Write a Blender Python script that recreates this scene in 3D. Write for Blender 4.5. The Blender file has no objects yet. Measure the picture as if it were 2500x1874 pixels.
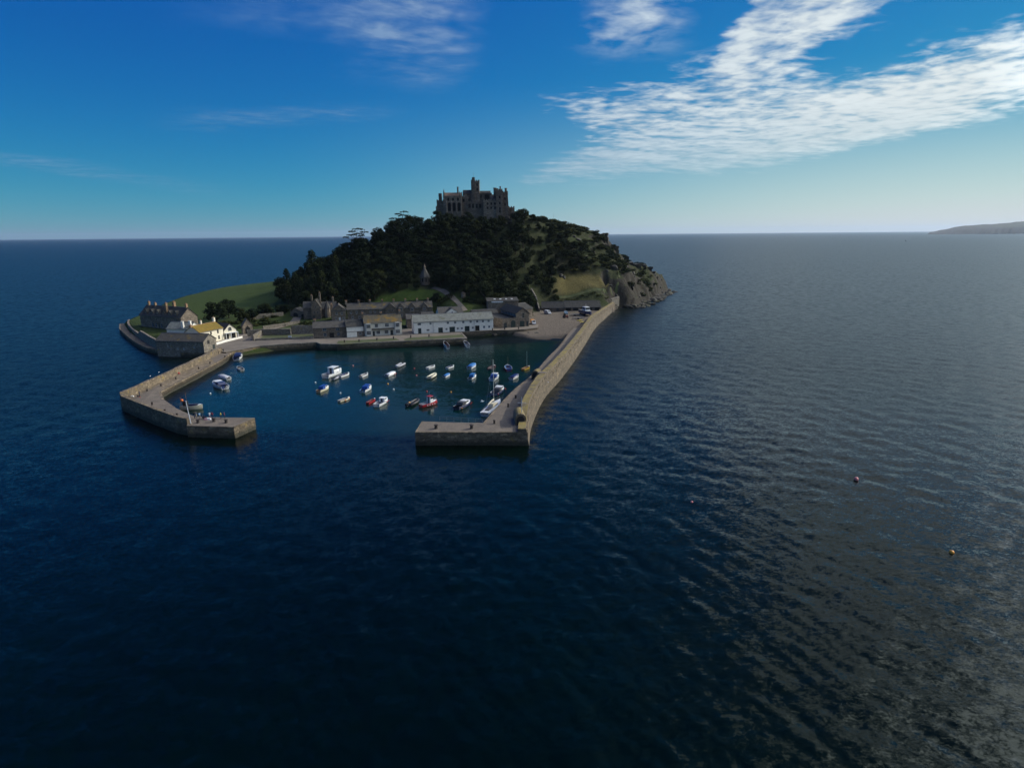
import bpy, bmesh, math, random
import numpy as np
from mathutils import Vector, Matrix

S = bpy.context.scene
COL = S.collection
R = math.radians
rnd = random.Random(7)

# ------------------------------------------------------------------ camera
CAMZ, FPX = 48.0, 1490.0                     # drone height in metres, focal length for a frame 2500 wide
ROLL, PITCH = math.atan(22 / 2500.0), R(13.76)
_fw = Vector((0, math.cos(PITCH), -math.sin(PITCH)))
_up = Vector((0, math.sin(PITCH), math.cos(PITCH)))
_rt = Vector((1, 0, 0))
RT = _rt * math.cos(ROLL) - _up * math.sin(ROLL)
UP = _rt * math.sin(ROLL) + _up * math.cos(ROLL)
cd = bpy.data.cameras.new('camera'); cam = bpy.data.objects.new('camera', cd); COL.objects.link(cam)
cd.sensor_width = 36; cd.lens = 36 * FPX / 2500; cd.clip_start = 1; cd.clip_end = 200000
cam.matrix_world = Matrix(((RT.x, UP.x, -_fw.x, 0), (RT.y, UP.y, -_fw.y, 0), (RT.z, UP.z, -_fw.z, CAMZ), (0, 0, 0, 1)))
S.camera = cam

def G(px, py, z=0.0):                        # survey point at height z
    d = _fw * FPX + RT * (px - 1250) + UP * (937 - py); t = (z - CAMZ) / d.z
    return Vector((d.x * t, d.y * t, z))
def D(px, py, Y):                            # survey point at distance Y
    d = _fw * FPX + RT * (px - 1250) + UP * (937 - py); t = Y / d.y
    return Vector((d.x * t, Y, CAMZ + d.z * t))

# ------------------------------------------------------------------ light
SUN_AZ, SUN_EL = 63.0, 30.0                  # azimuth clockwise from the viewing direction (+Y)
EXPOSURE = -0.15
SKY_STRENGTH, SUN_STRENGTH = 0.10, 3.4
HAZE = 0.000022                               # air density per metre
sd = bpy.data.lights.new('sun', 'SUN'); sun = bpy.data.objects.new('sun', sd); COL.objects.link(sun)
sd.energy = SUN_STRENGTH; sd.angle = R(0.6); sd.color = (1.0, 0.93, 0.83)
_sdir = Vector((math.sin(R(SUN_AZ)) * math.cos(R(SUN_EL)), math.cos(R(SUN_AZ)) * math.cos(R(SUN_EL)), math.sin(R(SUN_EL))))
sun.rotation_euler = (-_sdir).to_track_quat('-Z', 'Y').to_euler()
S.view_settings.view_transform = 'Standard'; S.view_settings.look = 'None'
S.view_settings.exposure = EXPOSURE; S.view_settings.gamma = 1
S.cycles.max_bounces = 6; S.cycles.diffuse_bounces = 2; S.cycles.glossy_bounces = 3; S.cycles.transmission_bounces = 3
S.cycles.transparent_max_bounces = 8; S.cycles.volume_bounces = 0

# ------------------------------------------------------------------ node helpers
class X:
    """a socket with arithmetic"""
    def __init__(s, nt, sock): s.nt, s.s = nt, sock
    def m(s, op, *a, clamp=False):
        n = s.nt.nodes.new('ShaderNodeMath'); n.operation = op; n.use_clamp = clamp
        for i, v in enumerate((s,) + a):
            if isinstance(v, X): s.nt.links.new(v.s, n.inputs[i])
            else: n.inputs[i].default_value = v
        return X(s.nt, n.outputs[0])
    def __add__(s, o): return s.m('ADD', o)
    __radd__ = __add__
    def __mul__(s, o): return s.m('MULTIPLY', o)
    __rmul__ = __mul__
    def __sub__(s, o): return s.m('SUBTRACT', o)
    def __rsub__(s, o): return (s * -1.0) + o
    def __truediv__(s, o): return s.m('DIVIDE', o)
    def clamp(s): return s.m('ADD', 0.0, clamp=True)
    def step(s, a, b):                        # smoothstep a..b (a may exceed b)
        n = s.nt.nodes.new('ShaderNodeMapRange'); n.interpolation_type = 'SMOOTHSTEP'
        s.nt.links.new(s.s, n.inputs[0]); inv = a > b
        lo, hi = (b, a) if inv else (a, b)
        n.inputs[1].default_value = lo; n.inputs[2].default_value = hi
        n.inputs[3].default_value = 1.0 if inv else 0.0; n.inputs[4].default_value = 0.0 if inv else 1.0
        return X(s.nt, n.outputs[0])
def combine(nt, *a):
    n = nt.nodes.new('ShaderNodeCombineXYZ')
    for i, v in enumerate(a):
        if isinstance(v, X): nt.links.new(v.s, n.inputs[i])
        else: n.inputs[i].default_value = v
    return X(nt, n.outputs[0])
def separate(v):
    n = v.nt.nodes.new('ShaderNodeSeparateXYZ'); v.nt.links.new(v.s, n.inputs[0])
    return [X(v.nt, o) for o in n.outputs]
def vmath(op, a, b=None):
    n = a.nt.nodes.new('ShaderNodeVectorMath'); n.operation = op; a.nt.links.new(a.s, n.inputs[0])
    if b is not None:
        if isinstance(b, X): a.nt.links.new(b.s, n.inputs[1])
        elif op == 'SCALE': n.inputs['Scale'].default_value = b
        else: n.inputs[1].default_value = b
    return X(a.nt, n.outputs[0])
def vscale(a, f):
    n = a.nt.nodes.new('ShaderNodeVectorMath'); n.operation = 'SCALE'; a.nt.links.new(a.s, n.inputs[0])
    if isinstance(f, X): a.nt.links.new(f.s, n.inputs['Scale'])
    else: n.inputs['Scale'].default_value = f
    return X(a.nt, n.outputs[0])
def noise(vec, scale, detail=4, rough=0.55, dist=0.0, color=False):
    n = vec.nt.nodes.new('ShaderNodeTexNoise'); vec.nt.links.new(vec.s, n.inputs['Vector'])
    n.inputs['Scale'].default_value = scale; n.inputs['Detail'].default_value = detail
    n.inputs['Roughness'].default_value = rough; n.inputs['Distortion'].default_value = dist
    return X(vec.nt, n.outputs['Color' if color else 'Fac'])
def voronoi(vec, scale, out='Color', feature='F1'):
    n = vec.nt.nodes.new('ShaderNodeTexVoronoi'); n.feature = feature; vec.nt.links.new(vec.s, n.inputs['Vector'])
    n.inputs['Scale'].default_value = scale
    return X(vec.nt, n.outputs[out])
def mix(nt, f, a, b):
    n = nt.nodes.new('ShaderNodeMix'); n.data_type = 'RGBA'
    for sock, v in ((n.inputs[0], f), (n.inputs[6], a), (n.inputs[7], b)):
        if isinstance(v, X): nt.links.new(v.s, sock)
        elif isinstance(v, (int, float)): sock.default_value = v
        else: sock.default_value = (*v, 1)
    return X(nt, n.outputs[2])

# ------------------------------------------------------------------ sky
w = bpy.data.worlds.new('World'); S.world = w; w.use_nodes = True
nt = w.node_tree; nt.nodes.clear()
sky = nt.nodes.new('ShaderNodeTexSky'); sky.sky_type = 'NISHITA'; sky.sun_disc = False
sky.sun_elevation = R(SUN_EL); sky.sun_rotation = R(SUN_AZ)
sky.altitude = 0; sky.air_density = 1.0; sky.dust_density = 0.0; sky.ozone_density = 1.0
_r, _g, _b = separate(vscale(X(nt, sky.outputs[0]), 0.1))                              # the photograph's tone curve: deep blue, pale towards the sun
_r2, _g2, _b2 = _r.m('POWER', 2.7) * (0.27 / SKY_STRENGTH), _g.m('POWER', 1.20) * (0.545 / SKY_STRENGTH), _b.m('POWER', 0.40) * (0.63 / SKY_STRENGTH)
skyc = combine(nt, _r2.m('MINIMUM', _g2 * 0.93), _g2.m('MINIMUM', _b2 * 1.02), _b2)
tc = nt.nodes.new('ShaderNodeTexCoord'); dv = vmath('NORMALIZE', X(nt, tc.outputs['Generated']))
dx, dy, dz = separate(dv)
zz = dz.m('MAXIMUM', 0.0) + 0.035
cu, cv = dx / zz, dy / zz                                       # position on the cloud sheet
az = dx.m('ARCTAN2', dy) * (180 / math.pi)
el = dz.m('ARCSINE') * (180 / math.pi)
mist = el.m('ABSOLUTE').step(13.0, -3.0) * (az + 0.0).step(-22.0, 42.0) * 0.9                # sea mist paling the sky low down towards the sun
skyc = mix(nt, mist, skyc, tuple(v / SKY_STRENGTH for v in (0.78, 0.82, 0.79)))
P = combine(nt, cu, cv, 0.0)
Pr = combine(nt, cu * 0.90 + cv * 0.43, (cv * 0.90 - cu * 0.43) * 1.5, 3.0)   # streaks run with the wind
warp = vmath('ADD', P, vscale(vmath('SUBTRACT', noise(P, 1.6, 3, 0.5, color=True), (0.5, 0.5, 0.5)), 0.35))
big = noise(P, 0.42, 4, 0.55); mid = noise(Pr, 1.9, 6, 0.58, 0.3); fine = noise(warp, 8.0, 3.2, 0.50); streak = noise(combine(nt, (cu * 0.90 + cv * 0.43) * 0.9, (cv * 0.90 - cu * 0.43) * 2.6, 7.0), 1.5, 7, 0.6, 0.5)
wob = (noise(P, 0.9, 6, 0.62) - 0.5)
azw = az + wob * 11.0
elw = el + wob * 3.4
# the main sheet: spreads up and to the right from a point low over the island
low_edge = (azw - 4.0) * (azw - 4.0) * 0.0032 + 4.0
left_edge = (elw - 8.0).m('ABSOLUTE').step(3.2, 0.0) * 6.5 - 1.0
sheet = (elw - low_edge).step(-0.8, 1.8) * (azw - left_edge).step(-2.0, 6.0)
top1 = elw - ((azw - 4.0) * 0.19 + 11.8 + (azw - 16.5).m('MAXIMUM', 0.0) * 1.7)
sheet = sheet * top1.step(1.4, -3.6)
gap = (azw - 25.0 - (elw - 12.5) * 1.3).step(-4.5, 3.5) * (elw - 11.6 - (azw - 28.0).m('MAXIMUM', 0.0) * 0.2).step(-1.8, 2.0)
sheet = sheet * (1.0 - gap)
spread = (el - 5.0).step(0.0, 4.0)
dens = sheet * 0.84 + (mid - 0.5) * 1.15 + (fine - 0.5) * (0.4 + spread * 1.25) + (streak - 0.5) * 1.0 + (big - 0.5) * 0.5
body = (azw - 20.0 - (elw - 7.0) * 1.0).step(-8.0, 10.0) * (elw - 11.5).step(1.5, -2.0) * 0.25                 # the long solid band to the right
cov = (dens + body * sheet - 0.22).step(0.0, 0.95) * sheet.step(0.02, 0.5)
thin = (el - 6.5).step(-3.5, 4.5) * 0.46 + 0.51
cov = cov * thin.m('MINIMUM', 0.96)
# thin veils over the left half
tex = ((mid - 0.35) * 1.1 + (fine - 0.45) * 0.9 + (streak - 0.5) * 1.2 + 0.30).clamp()
veil = (azw + 9.5).step(-6.0, 0.5) * (azw + 4.0).step(2.5, -4.0) * elw.step(11.2, 14.5) * el.step(24.0, 18.0)
veil2 = (az + 21.0).step(-9.0, -2.0) * (az + 12.0).step(4.0, -5.0) * (el + wob * 2.6 - (az + 20.0) * 0.09 - 9.4).m('ABSOLUTE').step(1.2, 0.0)
veil3 = (az + 27.0).step(6.0, -6.0) * (el + wob * 1.4 - 5.0 + (az + 35.0) * 0.12).m('ABSOLUTE').step(0.8, 0.0)
veil4 = (azw + 13.0).step(-14.0, -4.0) * (azw + 6.0).step(5.0, -2.0) * elw.step(14.8, 17.2) * el.step(26.0, 19.0)
vcov = (veil * 0.7 + veil2 * 0.6 + veil3 * 0.75 + veil4 * 0.4) * (tex * tex * 1.5).clamp() * 0.6
puff = (azw - 10.5).m('ABSOLUTE').step(5.0, 0.2) * elw.step(13.0, 17.0) * el.step(24.0, 18.0) * ((mid - 0.5) * 2.2 + (fine - 0.5) * 1.9 + 0.26).clamp()
# unseen cloud overhead and to the west, added to whiten the ambient light
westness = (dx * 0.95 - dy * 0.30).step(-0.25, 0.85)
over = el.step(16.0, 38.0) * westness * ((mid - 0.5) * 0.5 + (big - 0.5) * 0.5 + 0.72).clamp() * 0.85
over = over.m('MAXIMUM', (az - 38.0).step(0.0, 14.0) * az.step(150.0, 110.0) * el.step(5.0, 12.0) * ((mid - 0.5) * 0.8 + (streak - 0.5) * 0.6 + 0.75).clamp() * 0.85)  # more unseen cloud past the right edge, added to grey the sea reflections
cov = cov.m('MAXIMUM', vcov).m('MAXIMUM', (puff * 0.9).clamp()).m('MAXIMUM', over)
sunside = (az - 5.0).step(-40.0, 32.0)
shade = (mid - 0.5) * 0.25 + (fine - 0.5) * 0.3 + (streak - 0.5) * 0.25 + 0.93
cl = mix(nt, sunside, (0.20, 0.37, 0.58), (0.90, 0.975, 0.985))
glow = 1.0 + az.step(34.0, 62.0) * az.step(130.0, 80.0) * 5.0                                        # sunward cloud, mostly out of frame, boosted to brighten the sea
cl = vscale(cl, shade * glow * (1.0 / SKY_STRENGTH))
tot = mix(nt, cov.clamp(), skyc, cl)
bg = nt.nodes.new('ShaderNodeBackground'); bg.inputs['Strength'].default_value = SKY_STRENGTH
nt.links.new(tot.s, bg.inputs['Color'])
wo = nt.nodes.new('ShaderNodeOutputWorld'); nt.links.new(bg.outputs[0], wo.inputs[0])

# ------------------------------------------------------------------ materials
MATS = {}
def new_mat(name):
    m = bpy.data.materials.new(name); m.use_nodes = True; t = m.node_tree
    b = t.nodes['Principled BSDF']; MATS[name] = m
    return m, t, b
def coords(t, kind='Object'):
    n = t.nodes.new('ShaderNodeTexCoord'); return X(t, n.outputs[kind])
def world_pos(t):
    n = t.nodes.new('ShaderNodeNewGeometry'); return X(t, n.outputs['Position'])
def bump(t, b, h, strength=0.5, dist=0.1):
    n = t.nodes.new('ShaderNodeBump'); n.inputs['Strength'].default_value = strength; n.inputs['Distance'].default_value = dist
    t.links.new(h.s, n.inputs['Height']); t.links.new(n.outputs[0], b.inputs['Normal'])
def paint(name, c, rough=0.5, var=0.12, scale=1.5, metal=0.0, spec=0.5):
    m, t, b = new_mat(name); p = coords(t)
    f = noise(p, scale, 4); d = tuple(x * (1 - 2 * var) for x in c)
    t.links.new(mix(t, f.step(0.3, 0.7), d, c).s, b.inputs['Base Color'])
    b.inputs['Roughness'].default_value = rough; b.inputs['Metallic'].default_value = metal
    b.inputs['Specular IOR Level'].default_value = spec
    return m
def stone(name, c1, c2, c3, scale=1.6, lichen=None, lich_amt=0.5, bstr=0.6):
    """rubble masonry: cell colour, grime, joints"""
    m, t, b = new_mat(name); p = world_pos(t)
    ps = vmath('MULTIPLY', p, (1.0, 1.0, 1.7))
    wv = vmath('ADD', ps, vscale(noise(ps, 0.9, 3, color=True), 0.5))
    cell = separate(voronoi(wv, scale))[0]; edge = voronoi(wv, scale, 'Distance', 'DISTANCE_TO_EDGE')
    g = noise(p, 0.35, 6); gr = noise(p, 5.0, 4)
    c = mix(t, cell, tuple(x * 0.7 for x in c1), tuple(x * 1.15 for x in c2)); c = mix(t, g.step(0.35, 0.7) * 0.6, c, c3)
    oi = t.nodes.new('ShaderNodeObjectInfo'); c = vscale(c, X(t, oi.outputs['Random']) * 0.5 + 0.78)
    c = mix(t, noise(vmath('MULTIPLY', p, (1.0, 1.0, 0.35)), 0.8, 5, 0.7).step(0.5, 0.72) * 0.5, c, tuple(x * 0.45 for x in c3))
    c = mix(t, edge.step(0.09, 0.01) * 0.6, c, tuple(x * 0.45 for x in c1))
    c = mix(t, (gr - 0.45).step(0.0, 0.3) * 0.35, c, tuple(x * 0.6 for x in c2))
    if lichen:
        l = noise(p, 0.5, 7, 0.65)
        c = mix(t, l.step(0.62 - 0.2 * lich_amt, 0.72 - 0.2 * lich_amt) * 0.8, c, lichen)
    t.links.new(c.s, b.inputs['Base Color']); b.inputs['Roughness'].default_value = 0.9
    bump(t, b, edge.step(0.0, 0.15) * 0.6 + gr * 0.5, bstr, 0.08)
    return m
def slate(name, c1, c2, lichen=None, amt=0.0):
    m, t, b = new_mat(name); p = coords(t)
    ps = vmath('MULTIPLY', p, (1.0, 1.0, 1.0))
    cell = separate(voronoi(vmath('MULTIPLY', p, (2.5, 3.6, 3.6)), 1.0))[0]
    g = noise(p, 0.7, 6, 0.6)
    c = mix(t, cell, c1, c2); c = mix(t, g.step(0.4, 0.7) * 0.6, c, tuple(x * 0.62 for x in c1))
    if lichen:
        l = noise(p, 0.33, 6, 0.6)
        c = mix(t, l.step(0.66 - amt * 0.4, 0.8 - amt * 0.4) * 0.85, c, lichen)
    t.links.new(c.s, b.inputs['Base Color']); b.inputs['Roughness'].default_value = 0.8; b.inputs['Specular IOR Level'].default_value = 0.15
    bump(t, b, cell, 0.4, 0.05)
    return m
def leafmat(name, c1, c2):
    m, t, b = new_mat(name); oi = t.nodes.new('ShaderNodeObjectInfo'); p = coords(t)
    f = X(t, oi.outputs['Random']) * 0.6 + noise(p, 0.35, 3) * 0.6 - 0.1
    c = mix(t, f.clamp(), c1, c2); c = mix(t, (X(t, oi.outputs['Random']) * 7.31).m('FRACT').step(0.72, 0.95) * 0.7, c, (c2[0] * 1.25, c2[1] * 1.05, c2[2] * 0.8))
    t.links.new(c.s, b.inputs['Base Color'])
    b.inputs['Roughness'].default_value = 0.85; b.inputs['Specular IOR Level'].default_value = 0.02
    return m

stone('granite_pier', (0.135, 0.10, 0.063), (0.22, 0.168, 0.106), (0.08, 0.062, 0.041), 0.95, (0.24, 0.17, 0.045), 0.25)
stone('granite_lichen', (0.125, 0.093, 0.058), (0.195, 0.149, 0.094), (0.075, 0.058, 0.038), 0.95)
def lichen_top(name):
    t = MATS[name].node_tree; b = t.nodes['Principled BSDF']; src = X(t, b.inputs['Base Color'].links[0].from_socket); g = t.nodes.new('ShaderNodeNewGeometry'); p = world_pos(t)
    k = separate(X(t, g.outputs['True Normal']))[2].step(0.3, 0.8) * noise(p, 0.45, 6, 0.65).step(0.34, 0.58)
    t.links.new(mix(t, k * 0.85, src, mix(t, noise(p, 1.8, 4).step(0.4, 0.65), (0.24, 0.165, 0.032), (0.17, 0.145, 0.04))).s, b.inputs['Base Color'])
lichen_top('granite_lichen')
stone('granite_house', (0.14, 0.108, 0.078), (0.235, 0.185, 0.135), (0.105, 0.084, 0.062), 1.4)
stone('granite_castle', (0.155, 0.118, 0.082), (0.215, 0.167, 0.118), (0.11, 0.086, 0.062), 0.9)
stone('granite_castle_pale', (0.20, 0.153, 0.107), (0.265, 0.207, 0.146), (0.15, 0.117, 0.083), 0.9)
stone('granite_wall', (0.14, 0.12, 0.095), (0.25, 0.215, 0.165), (0.10, 0.09, 0.07), 2.0, (0.26, 0.2, 0.06), 0.2)
def masonry_tide(name, base):
    """stone whose lowest metre is dark with weed"""
    m = MATS[base].copy(); m.name = name; MATS[name] = m; t = m.node_tree; b = t.nodes['Principled BSDF']
    src = b.inputs['Base Color'].links[0].from_socket; p = world_pos(t); z = separate(p)[2]
    k = (z + (noise(p, 0.6, 4) - 0.5) * 1.6).step(1.9, 0.5)
    t.links.new(mix(t, k * 0.88, X(t, src), (0.022, 0.024, 0.015)).s, b.inputs['Base Color'])
masonry_tide('granite_tide', 'granite_pier')
slate('slate_grey', (0.070, 0.064, 0.056), (0.105, 0.097, 0.085), (0.12, 0.105, 0.06), 0.2)
slate('slate_dark', (0.042, 0.040, 0.036), (0.068, 0.065, 0.058), (0.09, 0.085, 0.05), 0.15)
slate('slate_pale', (0.155, 0.16, 0.14), (0.215, 0.22, 0.19), (0.12, 0.12, 0.08), 0.3)
slate('slate_lichen', (0.085, 0.075, 0.055), (0.12, 0.10, 0.065), (0.21, 0.125, 0.025), 0.45)
slate('slate_ochre', (0.16, 0.108, 0.022), (0.20, 0.135, 0.028), (0.15, 0.12, 0.03), 0.35)
slate('slate_spots', (0.066, 0.060, 0.050), (0.10, 0.09, 0.075), (0.17, 0.115, 0.03), 0.32)
slate('roof_copper', (0.15, 0.105, 0.075), (0.19, 0.13, 0.09))
paint('white_wash', (0.78, 0.74, 0.65), 0.8, 0.07, 0.8)
paint('cream_white', (0.78, 0.70, 0.53), 0.8, 0.07, 0.8)
paint('cream_wash', (0.60, 0.56, 0.47), 0.85, 0.10, 0.6)
paint('window_white', (0.72, 0.72, 0.70), 0.5)
paint('window_blue', (0.30, 0.40, 0.50), 0.5)
paint('window_stone', (0.36, 0.32, 0.26), 0.8)
paint('door_dark', (0.02, 0.03, 0.03), 0.5)
paint('door_green', (0.012, 0.03, 0.027), 0.5)
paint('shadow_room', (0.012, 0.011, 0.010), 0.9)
paint('chimney_brick', (0.36, 0.22, 0.12), 0.9, 0.2, 3)
paint('chimney_pot', (0.42, 0.21, 0.10), 0.8)
paint('lead', (0.09, 0.09, 0.10), 0.5)
paint('bollard_iron', (0.035, 0.025, 0.02), 0.7)
paint('pole_white', (0.62, 0.64, 0.66), 0.4)
paint('rail_grey', (0.22, 0.22, 0.22), 0.5)
paint('trunk_bark', (0.06, 0.045, 0.032), 0.95, 0.25, 3)
def glassmat():
    m, t, b = new_mat('glass'); b.inputs['Base Color'].default_value = (0.012, 0.016, 0.02, 1); b.inputs['Roughness'].default_value = 0.06
    b.inputs['IOR'].default_value = 1.5
    m2, t2, b2 = new_mat('glass_blue'); b2.inputs['Base Color'].default_value = (0.03, 0.07, 0.10, 1); b2.inputs['Roughness'].default_value = 0.08
glassmat()
def road():
    m, t, b = new_mat('road'); p = world_pos(t)
    g = noise(p, 0.16, 6, 0.6); f = noise(p, 1.4, 5, 0.65); s = noise(p, 9.0, 3)
    c = mix(t, g.step(0.35, 0.65), (0.165, 0.135, 0.10), (0.11, 0.090, 0.068)); c = mix(t, f.step(0.5, 0.75) * 0.4, c, (0.25, 0.215, 0.175))
    c = mix(t, s.step(0.55, 0.8) * 0.4, c, (0.08, 0.07, 0.06))
    t.links.new(c.s, b.inputs['Base Color']); b.inputs['Roughness'].default_value = 0.9; bump(t, b, f + s * 0.5, 0.5, 0.06)
    m, t, b = new_mat('pier_deck'); p = world_pos(t)
    g = noise(p, 0.3, 6, 0.6); cell = separate(voronoi(p, 1.1))[0]; e = voronoi(p, 1.1, 'Distance', 'DISTANCE_TO_EDGE')
    c = mix(t, g.step(0.35, 0.65), (0.145, 0.116, 0.086), (0.10, 0.081, 0.061)); c = mix(t, cell * 0.4, c, (0.19, 0.153, 0.113))
    c = mix(t, e.step(0.06, 0.0) * 0.5, c, (0.06, 0.053, 0.045))
    t.links.new(c.s, b.inputs['Base Color']); b.inputs['Roughness'].default_value = 0.9; bump(t, b, e.step(0, 0.1) + g, 0.5, 0.06)
    m, t, b = new_mat('lawn'); p = world_pos(t)
    g = noise(p, 0.2, 6, 0.6); f = noise(p, 2.5, 4, 0.6)
    c = mix(t, g.step(0.35, 0.65), (0.035, 0.050, 0.010), (0.062, 0.066, 0.016)); c = mix(t, f.step(0.45, 0.75) * 0.5, c, (0.03, 0.04, 0.01))
    t.links.new(c.s, b.inputs['Base Color']); b.inputs['Roughness'].default_value = 0.95; bump(t, b, f, 0.8, 0.15)
    m, t, b = new_mat('rock'); p = world_pos(t)
    g = noise(p, 0.25, 8, 0.65); f = noise(p, 1.6, 6, 0.6, 0.6); z = separate(p)[2]
    c = mix(t, g.step(0.35, 0.65), (0.048, 0.041, 0.032), (0.026, 0.023, 0.018)); c = mix(t, f.step(0.5, 0.8) * 0.6, c, (0.095, 0.081, 0.063))
    c = mix(t, (z + (g - 0.5) * 4).step(3.4, 1.0) * 0.8, c, (0.03, 0.026, 0.019))
    c = mix(t, (noise(p, 0.12, 5) - 0.5).step(0.04, 0.12) * 0.6, c, (0.06, 0.06, 0.022))
    t.links.new(c.s, b.inputs['Base Color']); b.inputs['Roughness'].default_value = 0.9; bump(t, b, f, 1.0, 0.5)
road()
leafmat('leaf_wood', (0.008, 0.014, 0.0065), (0.022, 0.029, 0.011))
leafmat('leaf_pine', (0.014, 0.022, 0.010), (0.025, 0.034, 0.014))
leafmat('leaf_shrub', (0.020, 0.028, 0.010), (0.048, 0.052, 0.016))
leafmat('leaf_bronze', (0.13, 0.09, 0.05), (0.17, 0.12, 0.065))
M = MATS

# ------------------------------------------------------------------ mesh helpers
class MB:
    def __init__(s): s.v, s.f, s.mi = [], [], []
    def add(s, vs, fs, mi=0):
        o = len(s.v); s.v += [tuple(v) for v in vs]; s.f += [tuple(i + o for i in f) for f in fs]; s.mi += [mi] * len(fs); return s
    def box(s, x0, x1, y0, y1, z0, z1, mi=0):
        return s.add([(x0, y0, z0), (x1, y0, z0), (x1, y1, z0), (x0, y1, z0), (x0, y0, z1), (x1, y0, z1), (x1, y1, z1), (x0, y1, z1)],
                     [(0, 3, 2, 1), (4, 5, 6, 7), (0, 1, 5, 4), (1, 2, 6, 5), (2, 3, 7, 6), (3, 0, 4, 7)], mi)
    def prism(s, poly, z0, z1, mi=0):         # poly counter-clockwise; z1 may be a list
        n = len(poly); zt = z1 if isinstance(z1, (list, tuple)) else [z1] * n
        vs = [(p[0], p[1], z0) for p in poly] + [(p[0], p[1], zt[i]) for i, p in enumerate(poly)]
        return s.add(vs, [tuple(range(n))[::-1], tuple(range(n, 2 * n))] + [(i, (i + 1) % n, n + (i + 1) % n, n + i) for i in range(n)], mi)
    def prism_y(s, prof, y0, y1, mi=0):       # profile in (x, z), extruded along y
        n = len(prof); vs = [(p[0], y0, p[1]) for p in prof] + [(p[0], y1, p[1]) for p in prof]
        return s.add(vs, [tuple(range(n)), tuple(range(n, 2 * n))[::-1]] + [(i, n + i, n + (i + 1) % n, (i + 1) % n) for i in range(n)], mi)
    def prism_x(s, prof, x0, x1, mi=0):       # profile in (y, z)
        n = len(prof); vs = [(x0, p[0], p[1]) for p in prof] + [(x1, p[0], p[1]) for p in prof]
        return s.add(vs, [tuple(range(n))[::-1], tuple(range(n, 2 * n))] + [(i, (i + 1) % n, n + (i + 1) % n, n + i) for i in range(n)], mi)
    def tube(s, pts, rs, n=8, mi=0):
        pts = [Vector(p) for p in pts]
        if not isinstance(rs, (list, tuple)): rs = [rs] * len(pts)
        rings = []
        for i, p in enumerate(pts):
            d = (pts[min(i + 1, len(pts) - 1)] - pts[max(i - 1, 0)]).normalized()
            a = d.cross(Vector((0, 0, 1)) if abs(d.z) < 0.9 else Vector((1, 0, 0))).normalized(); b = d.cross(a)
            rings.append([p + (a * math.cos(k * 2 * math.pi / n) + b * math.sin(k * 2 * math.pi / n)) * rs[i] for k in range(n)])
        vs = [v for r in rings for v in r]; fs = []
        for i in range(len(pts) - 1):
            for k in range(n): fs.append((i * n + k, i * n + (k + 1) % n, (i + 1) * n + (k + 1) % n, (i + 1) * n + k))
        fs += [tuple(range(n))[::-1], tuple(range(len(vs) - n, len(vs)))]
        return s.add(vs, fs, mi)
    def lathe(s, prof, n=12, c=(0, 0), mi=0): # profile of (r, z) from bottom to top
        vs = []; fs = []
        for r, z in prof:
            for k in range(n): vs.append((c[0] + r * math.cos(k * 2 * math.pi / n), c[1] + r * math.sin(k * 2 * math.pi / n), z))
        for i in range(len(prof) - 1):
            for k in range(n): fs.append((i * n + k, i * n + (k + 1) % n, (i + 1) * n + (k + 1) % n, (i + 1) * n + k))
        fs += [tuple(range(n))[::-1], tuple(range(len(vs) - n, len(vs)))]
        return s.add(vs, fs, mi)
    def ball(s, c, r, mi=0, n=10, m=6, sz=1.0):
        prof = [(max(r * math.sin(math.pi * i / m), 0.01 * r), c[2] - r * sz * math.cos(math.pi * i / m)) for i in range(m + 1)]
        return s.lathe(prof, n, (c[0], c[1]), mi)
    def mesh(s, name, mats, smooth=False):
        me = bpy.data.meshes.new(name); me.from_pydata(s.v, [], s.f)
        for m in (mats if isinstance(mats, (list, tuple)) else [mats]): me.materials.append(M[m] if isinstance(m, str) else m)
        if len(me.materials) > 1: me.polygons.foreach_set('material_index', s.mi)
        if smooth: me.polygons.foreach_set('use_smooth', [True] * len(me.polygons))
        me.update(); return me
    def build(s, name, mats, parent=None, smooth=False):
        return link(name, s.mesh(name, mats, smooth), parent)
def link(name, me, parent=None, loc=None, rz=None):
    o = bpy.data.objects.new(name, me); COL.objects.link(o)
    if parent is not None: o.parent = parent
    if loc is not None: o.location = loc
    if rz is not None: o.rotation_euler = (0, 0, rz)
    return o
def tag(o, label=None, cat=None, group=None, kind=None):
    if label: o['label'] = label
    if cat: o['category'] = cat
    if group: o['group'] = group
    if kind: o['kind'] = kind
    return o
def thing(name, label, cat, loc=(0, 0, 0), rz=0.0, group=None):
    o = bpy.data.objects.new(name, None); COL.objects.link(o); o.empty_display_size = 0.3
    o.location = loc; o.rotation_euler = (0, 0, rz); return tag(o, label, cat, group)
def copy_tree(o, parent=None):
    c = o.copy(); COL.objects.link(c); c.parent = parent
    for ch in list(o.children): copy_tree(ch, c)
    return c
def inpoly(xs, ys, poly):
    xs, ys = np.asarray(xs, float), np.asarray(ys, float); ins = np.zeros(xs.shape, bool); n = len(poly)
    for i in range(n):
        x0, y0 = poly[i][:2]; x1, y1 = poly[(i + 1) % n][:2]
        if y0 == y1: continue
        k = ((y0 > ys) != (y1 > ys)) & (xs < (x1 - x0) * (ys - y0) / (y1 - y0) + x0); ins ^= k
    return ins
def polydist(xs, ys, poly, closed=True):
    d = np.full(np.shape(xs), 1e9); n = len(poly)
    for i in range(n if closed else n - 1):
        ax, ay = poly[i][:2]; bx, by = poly[(i + 1) % n][:2]; vx, vy = bx - ax, by - ay
        t = np.clip(((xs - ax) * vx + (ys - ay) * vy) / (vx * vx + vy * vy), 0, 1)
        d = np.minimum(d, np.hypot(xs - ax - t * vx, ys - ay - t * vy))
    return d
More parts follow.
